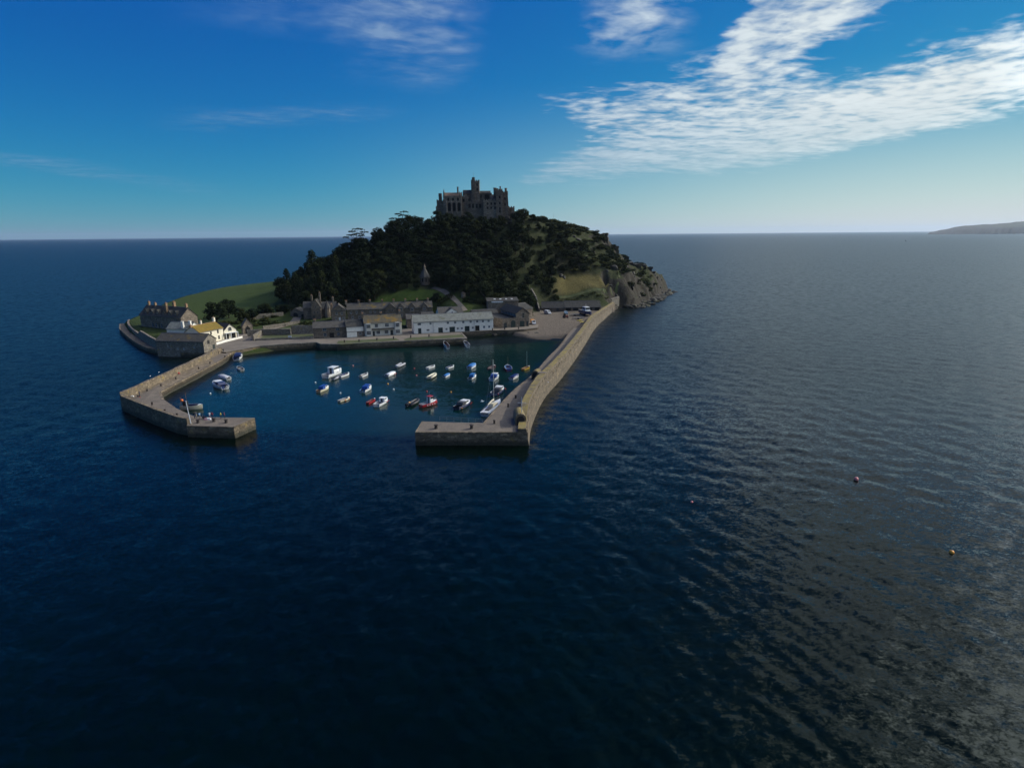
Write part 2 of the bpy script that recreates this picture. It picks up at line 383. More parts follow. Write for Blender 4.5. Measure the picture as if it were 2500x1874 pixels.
def grid_mesh(name, V, nr, nc, wrap=False):
    me = bpy.data.meshes.new(name); nq = (nr - 1) * (nc if wrap else nc - 1)
    i, j = np.meshgrid(np.arange(nr - 1), np.arange(nc if wrap else nc - 1), indexing='ij'); j2 = (j + 1) % nc
    q = np.stack([i * nc + j, i * nc + j2, (i + 1) * nc + j2, (i + 1) * nc + j], -1).reshape(-1, 4)
    me.vertices.add(len(V)); me.vertices.foreach_set('co', np.asarray(V, np.float32).ravel())
    me.loops.add(nq * 4); me.loops.foreach_set('vertex_index', q.astype(np.int32).ravel())
    me.polygons.add(nq); me.polygons.foreach_set('loop_start', np.arange(0, nq * 4, 4, dtype=np.int32))
    me.polygons.foreach_set('use_smooth', np.ones(nq, bool)); me.update(calc_edges=True)
    return me
def vnoise(x, y, seed=0):                     # smooth value noise
    xi, yi = np.floor(x).astype(int), np.floor(y).astype(int); fx, fy = x - xi, y - yi
    fx, fy = fx * fx * (3 - 2 * fx), fy * fy * (3 - 2 * fy)
    def h(a, b): 
        n = (a * 374761393 + b * 668265263 + seed * 1442695041) & 0x7fffffff; n = ((n ^ (n >> 13)) * 1274126177) & 0x7fffffff
        return ((n ^ (n >> 16)) & 0xffff) / 65535.0
    return (h(xi, yi) * (1 - fx) + h(xi + 1, yi) * fx) * (1 - fy) + (h(xi, yi + 1) * (1 - fx) + h(xi + 1, yi + 1) * fx) * fy
def fbm(x, y, o=4, seed=0):
    a, t = 0.5, 0
    for k in range(o): t = t + a * (vnoise(x * 2 ** k, y * 2 ** k, seed + k) - 0.5); a *= 0.55
    return t

# ------------------------------------------------------------------ sea
HARBOUR = [(-22, 141), (-66, 146), (-80, 150), (-102, 175), (-108, 210), (-112, 245), (-85, 262), (-20, 270), (12, 280), (26, 282), (20, 248), (8, 198), (-7, 143)]
def build_sea():
    dense = np.linspace(-56, 56, 460); rest = np.linspace(56, 304, 60)[1:-1]
    A = np.radians(np.concatenate([dense, rest]))
    rr = np.concatenate([[3.0, 12, 22, 30], 34 * 1.0062 ** np.arange(0, 540), np.geomspace(34 * 1.0062 ** 540, 40000, 40)[1:]])
    rg, ag = np.meshgrid(rr, A, indexing='ij'); x, y = rg * np.sin(ag), rg * np.cos(ag)
    rs = np.random.RandomState(5); z = np.zeros_like(x); fade = np.clip((1000 - rg) / 600, 0, 1)
    gust = 0.75 + 1.0 * fbm(x / 60, y / 42, 3, 9)
    inh = inpoly(x, y, HARBOUR); calm = np.where(inh, np.clip(polydist(x, y, HARBOUR) / 6, 0, 1), 0)
    lee = np.exp(-np.hypot((x + 55) / 95, (y - 112) / 60) ** 2)                          # quieter water off the pier heads
    sp = rg * (112 / 460 * math.pi / 180) * 1.2
    wd = math.radians(38)
    for k in range(64):
        lam = 0.8 * (11 / 0.8) ** (k / 63.0); kk = 2 * math.pi / lam
        th = wd + rs.normal(0, 0.75); ph = rs.uniform(0, 6.283)
        slope = 0.021 * (0.65 + 0.7 * math.exp(-((math.log(lam) - math.log(2.2)) / 0.9) ** 2))
        lod = np.clip((lam / np.maximum(sp, 0.01) - 3) / 3, 0, 1)
        p = kk * (x * math.cos(th) + y * math.sin(th)) + ph + 1.2 * fbm(x / (lam * 9), y / (lam * 9), 2, k)
        sn = np.sin(p); z += (slope / kk) * (sn + 0.22 * np.cos(2 * p)) * lod
    z *= fade * gust * (1 - 0.82 * calm) * (1 - 0.55 * lee)
    me = grid_mesh('sea', np.stack([x, y, z], -1).reshape(-1, 3), len(rr), len(A), wrap=True)
    at = me.attributes.new('calm', 'FLOAT', 'POINT'); at.data.foreach_set('value', np.maximum(calm, lee * 0.5).astype(np.float32).ravel())
    at = me.attributes.new('inner', 'FLOAT', 'POINT'); at.data.foreach_set('value', calm.astype(np.float32).ravel())
    west = [(70, 403), (82, 408), (94, 430), (104, 452), (118, 485), (134, 522), (146, 600)]; fo = np.clip(1 - polydist(x, y, west, False) / 13, 0, 1); left = [(-219, 350), (-192, 302), (-165, 270), (-144, 252)]; fo = np.maximum(fo, 0.6 * np.clip(1 - polydist(x, y, left, False) / 6, 0, 1))
    at = me.attributes.new('wash', 'FLOAT', 'POINT'); at.data.foreach_set('value', fo.astype(np.float32).ravel())
    me.polygons.foreach_set('use_smooth', np.ones(len(me.polygons), bool)); me.flip_normals()
    m, t, b = new_mat('sea_water'); p = world_pos(t)
    n1 = t.nodes.new('ShaderNodeAttribute'); n1.attribute_name = 'calm'; calmx = X(t, n1.outputs['Fac'])
    n2 = t.nodes.new('ShaderNodeAttribute'); n2.attribute_name = 'inner'; inner = X(t, n2.outputs['Fac'])
    pa = vmath('MULTIPLY', p, (0.8, 1.0, 1.0))
    sl = vscale(vmath('SUBTRACT', noise(pa, 0.34, 3, 0.55, color=True), (0.5, 0.5, 0.5)), 1.0); px_, py_, _z = separate(p); dist = (px_ * px_ + py_ * py_).m('SQRT'); sl = vscale(sl, dist.step(120.0, 700.0) * 0.55 + 0.16)
    sl = vmath('ADD', sl, vscale(vmath('SUBTRACT', noise(pa, 1.5, 4, 0.6, 0.4, color=True), (0.5, 0.5, 0.5)), 0.50)); sl = vmath('ADD', sl, vscale(vmath('SUBTRACT', noise(pa, 4.0, 3, 0.6, 0.3, color=True), (0.5, 0.5, 0.5)), 0.34))
    sl = vscale(sl, (noise(p, 0.022, 4, 0.6) * 0.9 + 0.6) * (1.0 - calmx * 0.62))
    sx, sy, _ = separate(sl)
    g = t.nodes.new('ShaderNodeNewGeometry'); nn = vmath('NORMALIZE', vmath('ADD', X(t, g.outputs['Normal']), combine(t, sx, sy, 0.0)))
    t.links.new(nn.s, b.inputs['Normal'])
    patch = noise(p, 0.012, 4, 0.55)
    c = mix(t, patch.step(0.35, 0.65), (0.0002, 0.0026, 0.0014), (0.0002, 0.0038, 0.0022))
    c = mix(t, inner * 0.85, c, mix(t, noise(p, 0.03, 3).step(0.4, 0.65), (0.0, 0.012, 0.010), (0.001, 0.019, 0.016)))
    n3 = t.nodes.new('ShaderNodeAttribute'); n3.attribute_name = 'wash'; wash = X(t, n3.outputs['Fac']); c = mix(t, (wash * 0.75 + (noise(p, 0.35, 6, 0.7) - 0.5) * 1.5).step(0.78, 1.0) * 0.8, c, (0.5, 0.52, 0.52))
    t.links.new(c.s, b.inputs['Base Color']); b.inputs['IOR'].default_value = 1.24; b.inputs['Specular Tint'].default_value = (0.86, 1.0, 0.90, 1)
    t.links.new((dist.step(40.0, 260.0) * 0.24 * (1.0 - inner * 0.6) + 0.09).s, b.inputs['Roughness'])
    me.materials.append(m)
    tag(link('sea', me), kind='structure')
build_sea()

# ------------------------------------------------------------------ terrain
COAST = [(70, 403), (82, 408), (94, 430), (104, 452), (118, 485), (134, 522), (146, 600), (120, 680), (40, 720), (-80, 730), (-180, 700), (-240, 640), (-262, 560), (-260, 507),
         (-244, 440), (-228, 380), (-219, 350), (-214, 333), (-192, 302), (-165, 270), (-144, 253), (-124, 249), (-112, 249), (-100, 262), (-85, 266), (-75, 262), (-22, 275),
         (-24, 292), (0, 297), (10, 284), (16, 281), (28, 284), (38, 300), (43, 316)]
CTRL = [(-120, 270, 2.2), (-90, 280, 2.2), (-60, 290, 2.2), (-30, 300, 2.3), (0, 310, 2.4), (20, 330, 3), (40, 350, 3), (45, 365, 3.2), (-140, 265, 2.2), (-100, 265, 2), (-25, 280, 2), (14, 284, 0.1),
        (-60, 272, 2), (-85, 300, 2.6), (-120, 300, 2.4), (-60, 315, 3.4), (-30, 318, 3.4), (0, 335, 3.6), (25, 290, 0.3), (20, 300, 1.4), (12, 312, 2.5), (30, 325, 2.8), (34, 306, 1.8), (55, 372, 3.0), (20, 368, 2.9), (35, 372, 3.0), (8, 335, 2.9), (14, 350, 2.9), (25, 350, 2.9), (50, 356, 3.0), (30, 362, 2.9), (45, 376, 3.2), (22, 380, 3.6), (36, 383, 4.2), (52, 385, 5.0), (60, 388, 5.5), (12, 356, 3.2),
        (-189, 311, 4), (-161, 296, 3.5), (-175, 335, 4), (-208, 350, 4), (-182, 364, 5), (-179, 390, 7), (-230, 444, 6), (-213, 465, 9), (-200, 496, 12), (-144, 353, 6), (-141, 378, 9), (-145, 400, 14),
        (-250, 500, 4), (-194, 480, 12), (-205, 330, 4), (-150, 290, 3), (-130, 320, 3.6), (-112, 335, 4.2), (-92, 330, 4.2), (-43, 336, 4.4), (-66, 335, 4.3), (-112, 345, 6.5), (-90, 344, 6.5), (-68, 346, 9),
        (-60, 378, 27), (-97, 372, 18), (-116, 358, 9), (-100, 400, 31), (-60, 402, 42), (-20, 402, 41), (10, 402, 33), (-110, 430, 35), (-130, 440, 24), (-50, 428, 57), (0, 430, 57.5), (-25, 426, 57.5),
        (-25, 450, 59), (-60, 460, 54), (-100, 480, 34), (-25, 520, 50), (-25, 600, 20), (40, 600, 15), (-100, 600, 12), (60, 520, 35), (20, 450, 58.2), (31, 455, 56.5), (57, 465, 50), (65, 470, 47), (72, 471, 46),
        (76, 466, 34), (81, 477, 36), (-105, 420, 35), (-82, 425, 45), (-64, 426, 53), (-130, 400, 18), (-160, 430, 14), (2.5, 440, 63.3), (10, 444, 61.5), (-2, 436, 61), (86, 470, 22), (92, 490, 25), (109, 500, 21.5), (117, 503, 14), (98, 470, 9), (-150, 520, 18), (-10, 345, 9.5)]
for a in [(1000, 715, 353), (930, 722, 353), (1040, 700, 363), (1100, 740, 336), (1130, 722, 346), (1200, 727, 350), (1340, 725, 388), (1350, 712, 392), (1380, 672, 410), (1440, 700, 399), (1480, 700, 404),
          (1500, 715, 401), (1500, 640, 432), (1400, 650, 418), (1400, 605, 430), (1300, 610, 415), (1455, 620, 440), (1060, 712, 356)]:
    CTRL.append(tuple(D(*a)))
_c = np.array(CTRL, float)
def _phi(d): return d
_A = _phi(np.hypot(_c[:, None, 0] - _c[None, :, 0], _c[:, None, 1] - _c[None, :, 1]))
_n = len(_c); _Mx = np.zeros((_n + 1, _n + 1)); _Mx[:_n, :_n] = _A + np.eye(_n) * 0.4; _Mx[_n, :_n] = 1; _Mx[:_n, _n] = 1
_wts = np.linalg.solve(_Mx, np.concatenate([_c[:, 2], [0]]))
def height(x, y):
    x = np.asarray(x, float); y = np.asarray(y, float); sh = x.shape; x = x.ravel(); y = y.ravel(); z = np.full(x.shape, _wts[_n])
    for i in range(_n): z += _wts[i] * np.hypot(x - _c[i, 0], y - _c[i, 1])
    z += np.clip((z - 4.5) / 10, 0, 1) * (fbm(x / 14, y / 14, 4, 3) * 3.0)
    wst = np.clip((x - 50) / 14, 0, 1) * np.clip((z - 3) / 8, 0, 1)                       # ragged granite on the western side
    z += wst * (np.abs(fbm(x / 9, y / 9, 5, 11)) * -11 + 1.6 + fbm(x / 3.2, y / 3.2, 3, 21) * 2.0)
    ins = inpoly(x, y, COAST); d = polydist(x, y, COAST); drop = np.where((x > 60) | (x < -200), 0.9, 2.0)
    inn = np.clip(d / 5, 0, 1); de = d + np.where(x > 60, fbm(x / 7, y / 7, 4, 17) * 9 + fbm(x / 2.6, y / 2.6, 2, 27) * 2.5, 0); z = np.where(ins, np.minimum(z, -0.4 + np.maximum(de, d * .25) * np.where(x > 64, 2.0, 1.6)) , -0.4 - d * 0.6)
    return np.maximum(z, -6).reshape(sh)
def hz(x, y): return float(height(np.array([x]), np.array([y]))[0])
LAWN = [(-86, 345), (-40, 343), (-34, 349), (-44, 359), (-58, 358), (-74, 353)]
DRY = [tuple(D(*a)[:2]) for a in [(1352, 714, 391), (1440, 704, 398), (1490, 684, 406), (1470, 670, 412), (1400, 664, 413), (1366, 676, 408)]]
def build_terrain():
    xs = np.arange(-275, 165, 2.0); ys = np.arange(238, 745, 2.0)
    ys = np.concatenate([np.arange(238, 480, 1.6), np.arange(480, 745, 5.0)]); xs = np.arange(-275, 165, 1.6)
    Xg, Yg = np.meshgrid(xs, ys, indexing='xy'); Z = height(Xg, Yg)
    V = np.stack([Xg, Yg, Z], -1).reshape(-1, 3)
    me = grid_mesh('island', V, len(ys), len(xs))
    gy, gx = np.gradient(Z, ys, xs); sl = np.hypot(gx, gy)
    n1 = fbm(Xg / 22, Yg / 22, 4, 31); n2 = fbm(Xg / 6, Yg / 6, 4, 41)
    grass = np.array([0.030, 0.044, 0.009]); bright = np.array([0.040, 0.060, 0.011]); scrub = np.array([0.022, 0.026, 0.010]); dry = np.array([0.105, 0.086, 0.028]); rock = np.array([0.036, 0.031, 0.023]); gravel = np.array([0.125, 0.102, 0.078])
    heath = np.array([0.030, 0.030, 0.011])
    c = np.broadcast_to(grass, Z.shape + (3,)).copy()
    def blend(c, col, k): return c + (np.asarray(col) - c) * k[..., None]
    wood = np.clip((Yg - 349) / 6, 0, 1) * np.clip((Xg + 175) / 20, 0, 1)
    c = blend(c, scrub, wood * np.clip(0.7 + n1, 0, 1))
    west = np.clip((Xg + 2) / 20, 0, 1) * np.clip((Yg - 376) / 12, 0, 1)
    c = blend(c, heath, west * np.clip(0.55 + n1 * 2.2, 0, 1))
    c = blend(c, bright, np.clip((0.02 + n2) * 4, 0, 1) * west * 0.45 * np.clip((Xg - 48) / 12, 0, 1))
    lf = np.clip((-130 - Xg) / 10, 0, 1) * np.clip((Yg - 330) / 20, 0, 1); c = blend(c, bright, lf * 0.9)
    k = np.clip(0.5 + polydist(Xg, Yg, LAWN) * np.where(inpoly(Xg, Yg, LAWN), 1, -1) / 3, 0, 1); c = blend(c, bright * 1.25, k)
    k = np.clip(0.5 + polydist(Xg, Yg, DRY) * np.where(inpoly(Xg, Yg, DRY), 1, -1) / 4 + n2, 0, 1); c = blend(c, dry, k * 0.95)
    k = np.clip((sl - 1.05 + n2 * 1.6) / 0.35, 0, 1) * np.clip((Xg - 20) / 25, 0.0, 1); c = blend(c, rock, k)
    k = np.clip((5 - Z) / 2.5 + n2, 0, 1) * np.clip((Xg - 62) / 6, 0, 1); c = blend(c, [0.030, 0.026, 0.020], k)
    k = np.clip((3.9 - Z + n2) / 0.8, 0, 1) * np.clip((Yg - 275) / 3, 0, 1) * np.clip((Xg + 5) / 6, 0, 1) * np.clip((70 - Xg) / 5, 0, 1); c = blend(c, gravel, k)
    k = np.clip((0.8 - Z) / 0.5, 0, 1); c = blend(c, [0.05, 0.043, 0.035], k * 0.8)
    at = me.color_attributes.new('cover', 'FLOAT_COLOR', 'POINT'); at.data.foreach_set('color', np.concatenate([c.reshape(-1, 3), np.ones((c.size // 3, 1))], 1).astype(np.float32).ravel())
    m, t, b = new_mat('island_ground'); p = world_pos(t); n = t.nodes.new('ShaderNodeAttribute'); n.attribute_name = 'cover'
    f = noise(p, 0.9, 6, 0.65); f2 = noise(p, 3.5, 4, 0.6)
    cc = vscale(X(t, n.outputs['Color']), f * 1.1 + f2 * 0.5 + 0.22)
    t.links.new(cc.s, b.inputs['Base Color']); b.inputs['Roughness'].default_value = 0.95; b.inputs['Specular IOR Level'].default_value = 0.15
    bump(t, b, f + f2 * 0.4, 1.0, 0.5)
    me.materials.append(m); tag(link('island_terrain', me), kind='structure')
build_terrain()

# ------------------------------------------------------------------ quay, piers, sea walls
Vz = 2.8
def offset_path(path, d):                     # offset to the left of travel
    out = []
    for i, p in enumerate(path):
        a = Vector(path[max(i - 1, 0)][:2]); b = Vector(path[min(i + 1, len(path) - 1)][:2]); t = (b - a).normalized()
        out.append((p[0] - t.y * d, p[1] + t.x * d))
    return out
def densify(path, step=4.0):
    out = []
    for a, b in zip(path[:-1], path[1:]):
        a, b = Vector(a), Vector(b); n = max(1, int((b - a).length / step))
        out += [tuple(a.lerp(b, i / n)) for i in range(n)]
    return out + [tuple(path[-1])]
def smooth_path(p, it=2):
    p = [Vector(q) for q in p]
    for _ in range(it):
        q = [p[0]]
        for a, b in zip(p[:-1], p[1:]): q += [a.lerp(b, 0.25), a.lerp(b, 0.75)]
        p = q + [p[-1]]
    return [tuple(v) for v in p]
def wall_strip(mb, inner, outer, z0, zt_in, zt_out, batter=0.0):
    """a wall between two parallel paths; the outer face leans back by batter"""
    n = len(inner); vs = []
    for i in range(n):
        a, b = Vector(inner[i][:2]), Vector(outer[i][:2]); u = (b - a).normalized()
        zi = zt_in[i] if isinstance(zt_in, list) else zt_in; zo = zt_out[i] if isinstance(zt_out, list) else zt_out
        f = b + u * batter; j = [rnd.uniform(-0.07, 0.07) for _ in range(4)]
        vs += [(a.x, a.y, z0), (a.x + j[0], a.y, zi + j[1]), (b.x + j[2], b.y, zo + j[3]), (f.x, f.y, z0)]
    fs = []
    for i in range(n - 1):
        k = 4 * i
        fs += [(k, k + 1, k + 5, k + 4), (k + 1, k + 2, k + 6, k + 5), (k + 2, k + 3, k + 7, k + 6)]
    fs += [(0, 3, 2, 1), (4 * n - 4, 4 * n - 3, 4 * n - 2, 4 * n - 1)]
    return mb.add(vs, fs)
BLOCK_MESHES = []
def block_meshes():
    for k in range(6):
        mb = MB(); r = random.Random(k + 50); j = lambda a: r.uniform(-a, a)
        x, z = 0.5, 0.5; vs = []
        for zz in (0, 1):
            for (xx, yy) in ((0, 0), (1, 0), (1, 1), (0, 1)): vs.append((xx + j(0.03), yy + (j(0.25) if yy == 0 else 0), zz + j(0.03)))
        mb.add(vs, [(0, 3, 2, 1), (4, 5, 6, 7), (0, 1, 5, 4), (1, 2, 6, 5), (2, 3, 7, 6), (3, 0, 4, 7)])
        BLOCK_MESHES.append(mb.mesh('stone_block', 'granite_tide'))
block_meshes()
def face_blocks(parent, a, b, z0, z1, course=0.55, lmin=0.8, lmax=1.7, proud=0.10):
    """lay separate masonry blocks on the vertical face from a to b (seen side to the right of a>b)"""
    a, b = Vector(a[:2]), Vector(b[:2]); L = (b - a).length; u = (b - a) / L; ang = math.atan2(u.y, u.x); z = z0; n = 0
    while z < z1 - 0.15:
        h = min(course * rnd.uniform(0.85, 1.15), z1 - z); s = rnd.uniform(-0.5, 0.0)
        while s < L - 0.25:
            l = rnd.uniform(lmin, lmax); s0, s1 = max(s, 0.02), min(s + l, L - 0.02)
            if s1 - s0 > 0.2:
                o = link('stone_block', rnd.choice(BLOCK_MESHES), parent)
                pr = rnd.uniform(0.03, proud); c = a + u * s0
                o.location = (c.x + u.y * pr, c.y - u.x * pr, z + 0.02); o.rotation_euler = (0, 0, ang); o.scale = (s1 - s0 - 0.04, 0.3, h - 0.04); n += 1
            s += l
        z += h
    return n

# western pier (on the right) --------------------------------------------------
RZ = 3.3
pier = thing('harbour_pier', 'long granite pier with a high lichen covered parapet, right of the boats', 'pier', (0, 0, 0))
inner = [(-7.2, 142.3), (-3.1, 160.9), (1.3, 178.3), (7.7, 197.6), (13.4, 223.8), (19.9, 247.6), (26.3, 279.7)]
outer = [(3.6, 135.2), (4.3, 148.7), (9.0, 177.0), (15.8, 199.4), (24.0, 232.0), (33.0, 270.5), (43.2, 316.7), (55.5, 358.0), (68.6, 401.9)]
inner_s, outer_s = smooth_path(inner), smooth_path(outer)
oi = [p for p in outer_s if p[1] < 300]
body = MB(); body.prism([(-22.8, 136.1)] + oi + [(30.5, 296)] + inner_s[::-1] + [(-22.4, 144.6)], -3, RZ); body.build('body', 'granite_tide', pier)
dk = MB(); dk.prism([(-22.3, 136.6)] + [(p[0] - 0.9, p[1] + (0.5 if i == 0 else 0)) for i, p in enumerate(oi)] + [(30.2, 295.6)] + [(p[0] + 0.5, p[1]) for p in inner_s[::-1]] + [(-7.5, 142.9), (-22.0, 144.1)], RZ - 0.2, RZ + 0.012); dk.build('deck', 'pier_deck', pier)
po = densify(outer_s, 3.0); pi_ = offset_path(po, 2.3)
def parapet_top(y): return RZ + (0.9 if y < 140.5 else 0.9 + min(1, (y - 140.5) / 6) * 2.3) - 1.9 * max(0.0, min(1.0, (y - 315) / 75))
zo = [parapet_top(p[1]) for p in po]
pp = MB(); wall_strip(pp, pi_, offset_path(po, 0.45), 0.0, zo, zo, 0.75); pp.build('parapet', 'granite_lichen', pier)
for a, b in (((-22.8, 136.1), (3.6, 135.2)),): face_blocks(pier, a, b, 0.0, RZ - 0.1)
face_blocks(pier, (-22.4, 144.6), (-22.8, 136.1), 0.0, RZ - 0.1)
# rubble facing of the long outer wall: too many to pick apart
ru = MB(); acc = 0
for (p0, p1) in zip(po[:-1], po[1:]):
    a, b = Vector(p0), Vector(p1); L = (b - a).length; u = (b - a) / L; n_ = Vector((u.y, -u.x)); z = 0.0
    top = parapet_top(a.y) - 0.15
    while z < top - 0.7:
        s = rnd.uniform(0, 0.5)
        while s < L:
            l = rnd.uniform(0.5, 1.3); h = rnd.uniform(0.35, 0.6); lean = 0.30 * (1 - z / 6.3) - 0.42 + rnd.uniform(0.02, 0.16); h = min(h, top - .15 - z); c = a + u * s + n_ * lean
            e = c + u * (l - 0.08); ci, ei = c - n_ * 0.4, e - n_ * 0.4
            ru.add([(c.x, c.y, z), (e.x, e.y, z), (ei.x, ei.y, z), (ci.x, ci.y, z), (c.x + rnd.uniform(-.04, .04), c.y, z + h), (e.x, e.y + rnd.uniform(-.04, .04), z + h), (ei.x, ei.y, z + h), (ci.x, ci.y, z + h)],
                   [(4, 5, 6, 7), (0, 1, 5, 4), (1, 2, 6, 5), (3, 0, 4, 7)])
            s += l
        z += 0.52
tag(ru.build('rubble_facing', 'granite_tide', pier), kind='stuff')
# kerb stones along the inner edge of the deck
for i, (p0, p1) in enumerate(zip(inner_s[:-1], inner_s[1:])):
    for q0, q1 in zip(densify([p0, p1], 2.2)[:-1], densify([p0, p1], 2.2)[1:]):
        a, b = Vector(q0), Vector(q1); u = (b - a).normalized(); k = MB(); k.box(0, (b - a).length - 0.05, -0.55, 0.04, RZ - 0.25, RZ + 0.05)
        o = k.build('kerb_stone', 'granite_pier', pier); o.location = (a.x, a.y, 0); o.rotation_euler = (0, 0, math.atan2(u.y, u.x))
def arch_profile(w_, h, n=8):
    r = w_ / 2; return [(-r, 0), (r, 0)] + [(r * math.cos(math.pi * i / n), h - r + r * math.sin(math.pi * i / n)) for i in range(n + 1)]
def stone_hut(label, loc, rz, w_, h, d, name='stone_shelter'):
    t = thing(name, label, 'shelter', loc, rz)
    m = MB(); m.prism_y(arch_profile(w_, h), 0, d); m.build('vault', 'granite_lichen', t)
    m = MB(); m.prism_y(arch_profile(w_ * 0.72, h * 0.8), -0.03, 0.25); m.build('doorway', 'shadow_room', t)
    return t
stone_hut('stone shelter with rounded top at the seaward end of the parapet', (2.0, 140.6, RZ), R(4), 2.6, 2.9, 6.0)
h = G(1304, 927, RZ); stone_hut('arched stone hut halfway along the pier deck', (h.x + 0.3, h.y, RZ), R(-18), 2.4, 3.0, 3.4, 'arched_hut')
st_ = thing('stone_steps', 'flat stone landing crossing the parapet beside the arched hut', 'steps', (h.x + 2.5, h.y - 5.2, RZ), R(-18))
m = MB(); m.box(-1.8, 0.7, 0, 2.2, 2.6, 3.35); m.build('landing', 'granite_house', st_)
for k in range(5):
    m = MB(); m.box(-1.8 - 0.35 * (k + 1), -1.8 - 0.35 * k, 0.1, 2.1, 0, 2.6 - 0.5 * k); m.build('step', 'granite_house', st_)
def bollard(name, label, loc, hgt=0.8, r=0.28, group=None, mat='bollard_iron'):
    m = MB(); m.lathe([(r * 1.15, 0), (r, 0.08), (r * 0.85, hgt * 0.55), (r * 0.85, hgt * 0.72), (r * 1.25, hgt * 0.82), (r * 1.25, hgt * 0.94), (r * 0.8, hgt)], 10)
    o = m.build(name, mat, smooth=False); o.location = loc; return tag(o, label, 'bollard', group)
for px, py, lab in [(1064.8, 1046, 'stout iron bollard near the square end of the pier head'), (1151.6, 1046, 'stout iron bollard in the middle of the pier head')]:
    bollard('mooring_bollard', lab, G(px, py, RZ), 1.05, 0.42, 'mooring bollards on the western pier')
for px, py, lab in [(1207, 1034, 'iron bollard at the inner corner of the pier, below the yacht'), (1240.8, 993, 'dark iron bollard on the deck beside the yacht bow'), (1259, 972, 'dark iron bollard on the deck level with the blue cabin boat'), (1345.8, 894, 'lone bollard at the foot of the parapet beyond the arched hut')]:
    bollard('mooring_bollard', lab, G(px, py, RZ), 1.0, 0.27, 'mooring bollards on the western pier')
t = thing('signal_mast', 'white signal mast with a yardarm in front of the stone shelter', 'mast', G(1274, 1033, RZ))
m = MB(); m.tube([(0, 0, 0), (0, 0, 6.6)], [0.11, 0.06]); m.build('pole', 'pole_white', t)
m = MB(); m.tube([(-1.0, 0, 5.2), (1.0, 0, 5.2)], 0.045); m.build('yardarm', 'pole_white', t)
t = thing('pier_railing', 'thin metal railing along the inner edge of the pier head', 'railing', (-18, 144.9, RZ))
for k in range(7):
    m = MB(); m.tube([(k * 1.8, -k * 0.43, 0), (k * 1.8, -k * 0.43, 1.1)], 0.04, 6); m.build('post', 'rail_grey', t)
for z in (0.6, 1.1):
    m = MB(); m.tube([(0, 0, z), (10.8, -2.58, z)], 0.03, 6); m.build('rail', 'rail_grey', t)

# eastern pier (on the left) ----------------------------------------------------
LZ, HZ = 2.1, 3.0
lp = thing('harbour_pier', 'bent granite pier with people and bollards, left of the boats', 'pier')
front = [(-80.6, 144.9), (-84.5, 146.9), (-94.5, 154.4), (-104.0, 162.0), (-111.4, 168.2), (-114.4, 172.4), (-114.6, 176)]
back = [(-114.6, 176), (-115.6, 195), (-117.3, 220), (-119.5, 246)]
innerL = [(-114.6, 247), (-111.6, 230), (-110.0, 211), (-108.6, 190), (-107.6, 181.3), (-101.5, 172), (-92, 161), (-84, 153.2), (-81.2, 151.0)]
m = MB()
out_ring = densify(front, 3.2) + smooth_path(back, 1)[1:] + innerL                    # clockwise seen from above
ring = out_ring[::-1]
zr = [LZ + 0.8 * max(0.0, min(1.0, (172 - p[1]) / 18)) for p in ring]
m.prism(ring, -3, zr); m.build('body', 'granite_tide', lp)
m = MB(); m.prism(ring, 0.5, [z + 0.012 for z in zr]); o = m.build('deck', 'pier_deck', lp)
hd = [(-80.6, 144.9), (-80.2, 143.6), (-68.0, 142.3), (-65.9, 149.8), (-76.0, 150.6), (-81.4, 151.2)]
m = MB(); m.prism(hd, -3, HZ); m.build('pier_head', 'granite_tide', lp)
m = MB(); m.prism([(p[0] * 0.985 - 1.1, p[1] * 0.985 + 2.2) for p in hd], 0, HZ + 0.012); m.build('head_deck', 'pier_deck', lp)
face_blocks(lp, (-80.2, 143.6), (-68.0, 142.3), 0, HZ - 0.05); face_blocks(lp, (-68.0, 142.3), (-65.9, 149.8), 0, HZ - 0.05)
fs_ = densify(front, 3.2)
m = MB(); wall_strip(m, offset_path(fs_, -0.9), fs_, 0, 4.4, 4.4, 0.15); m.build('front_parapet', 'granite_tide', lp)
bs_ = densify(smooth_path(back, 1), 4)
m = MB(); wall_strip(m, offset_path(bs_, -1.0), bs_, 0, 4.3, 4.3, 0.2); m.build('back_parapet', 'granite_pier', lp)
for a, b in zip(fs_[1:], fs_[:-1]): face_blocks(lp, a, b, 0, 4.2, 0.6, 0.9, 1.8)
for (p0, p1) in zip(innerL[:-1], innerL[1:]):
    if p0[1] < 175: continue
    for q0, q1 in zip(densify([p0, p1], 2.0)[:-1], densify([p0, p1], 2.0)[1:]):
        a, b = Vector(q0), Vector(q1); u = (b - a).normalized(); k = MB(); k.box(0.03, (b - a).length - 0.03, -0.06, 0.6, LZ - 0.4, LZ + 0.06)
        o = k.build('kerb_stone', 'granite_pier', lp); o.location = (a.x, a.y, 0); o.rotation_euler = (0, 0, math.atan2(u.y, u.x) + math.pi); o.location = (b.x, b.y, 0)
for px, py, lab in [(483.9, 1032, 'stout iron bollard nearest the white pole on the pier head'), (522.5, 1029, 'stout iron bollard in the middle of the left pier head'), (552.6, 1032, 'stout iron bollard nearest the lit end of the left pier')]:
    bollard('mooring_bollard', lab, G(px, py, HZ), 0.95, 0.4, 'mooring bollards on the eastern pier head')
for i, (px, py, lab) in enumerate([(360, 956, 'small bollard at the bend of the left pier'), (393.7, 943, 'small bollard just above the bend of the left pier'), (429.8, 926, 'small bollard beside the seated figure on the left pier'), (485.6, 901, 'small bollard halfway along the straight of the left pier'),
                        (513, 888, 'small bollard on the left pier level with the small white skiff'), (549.5, 873, 'small bollard at the landward end of the left pier')]):
    bollard('deck_bollard', lab, G(px, py, LZ), 0.85, 0.24, 'small bollards along the eastern pier')
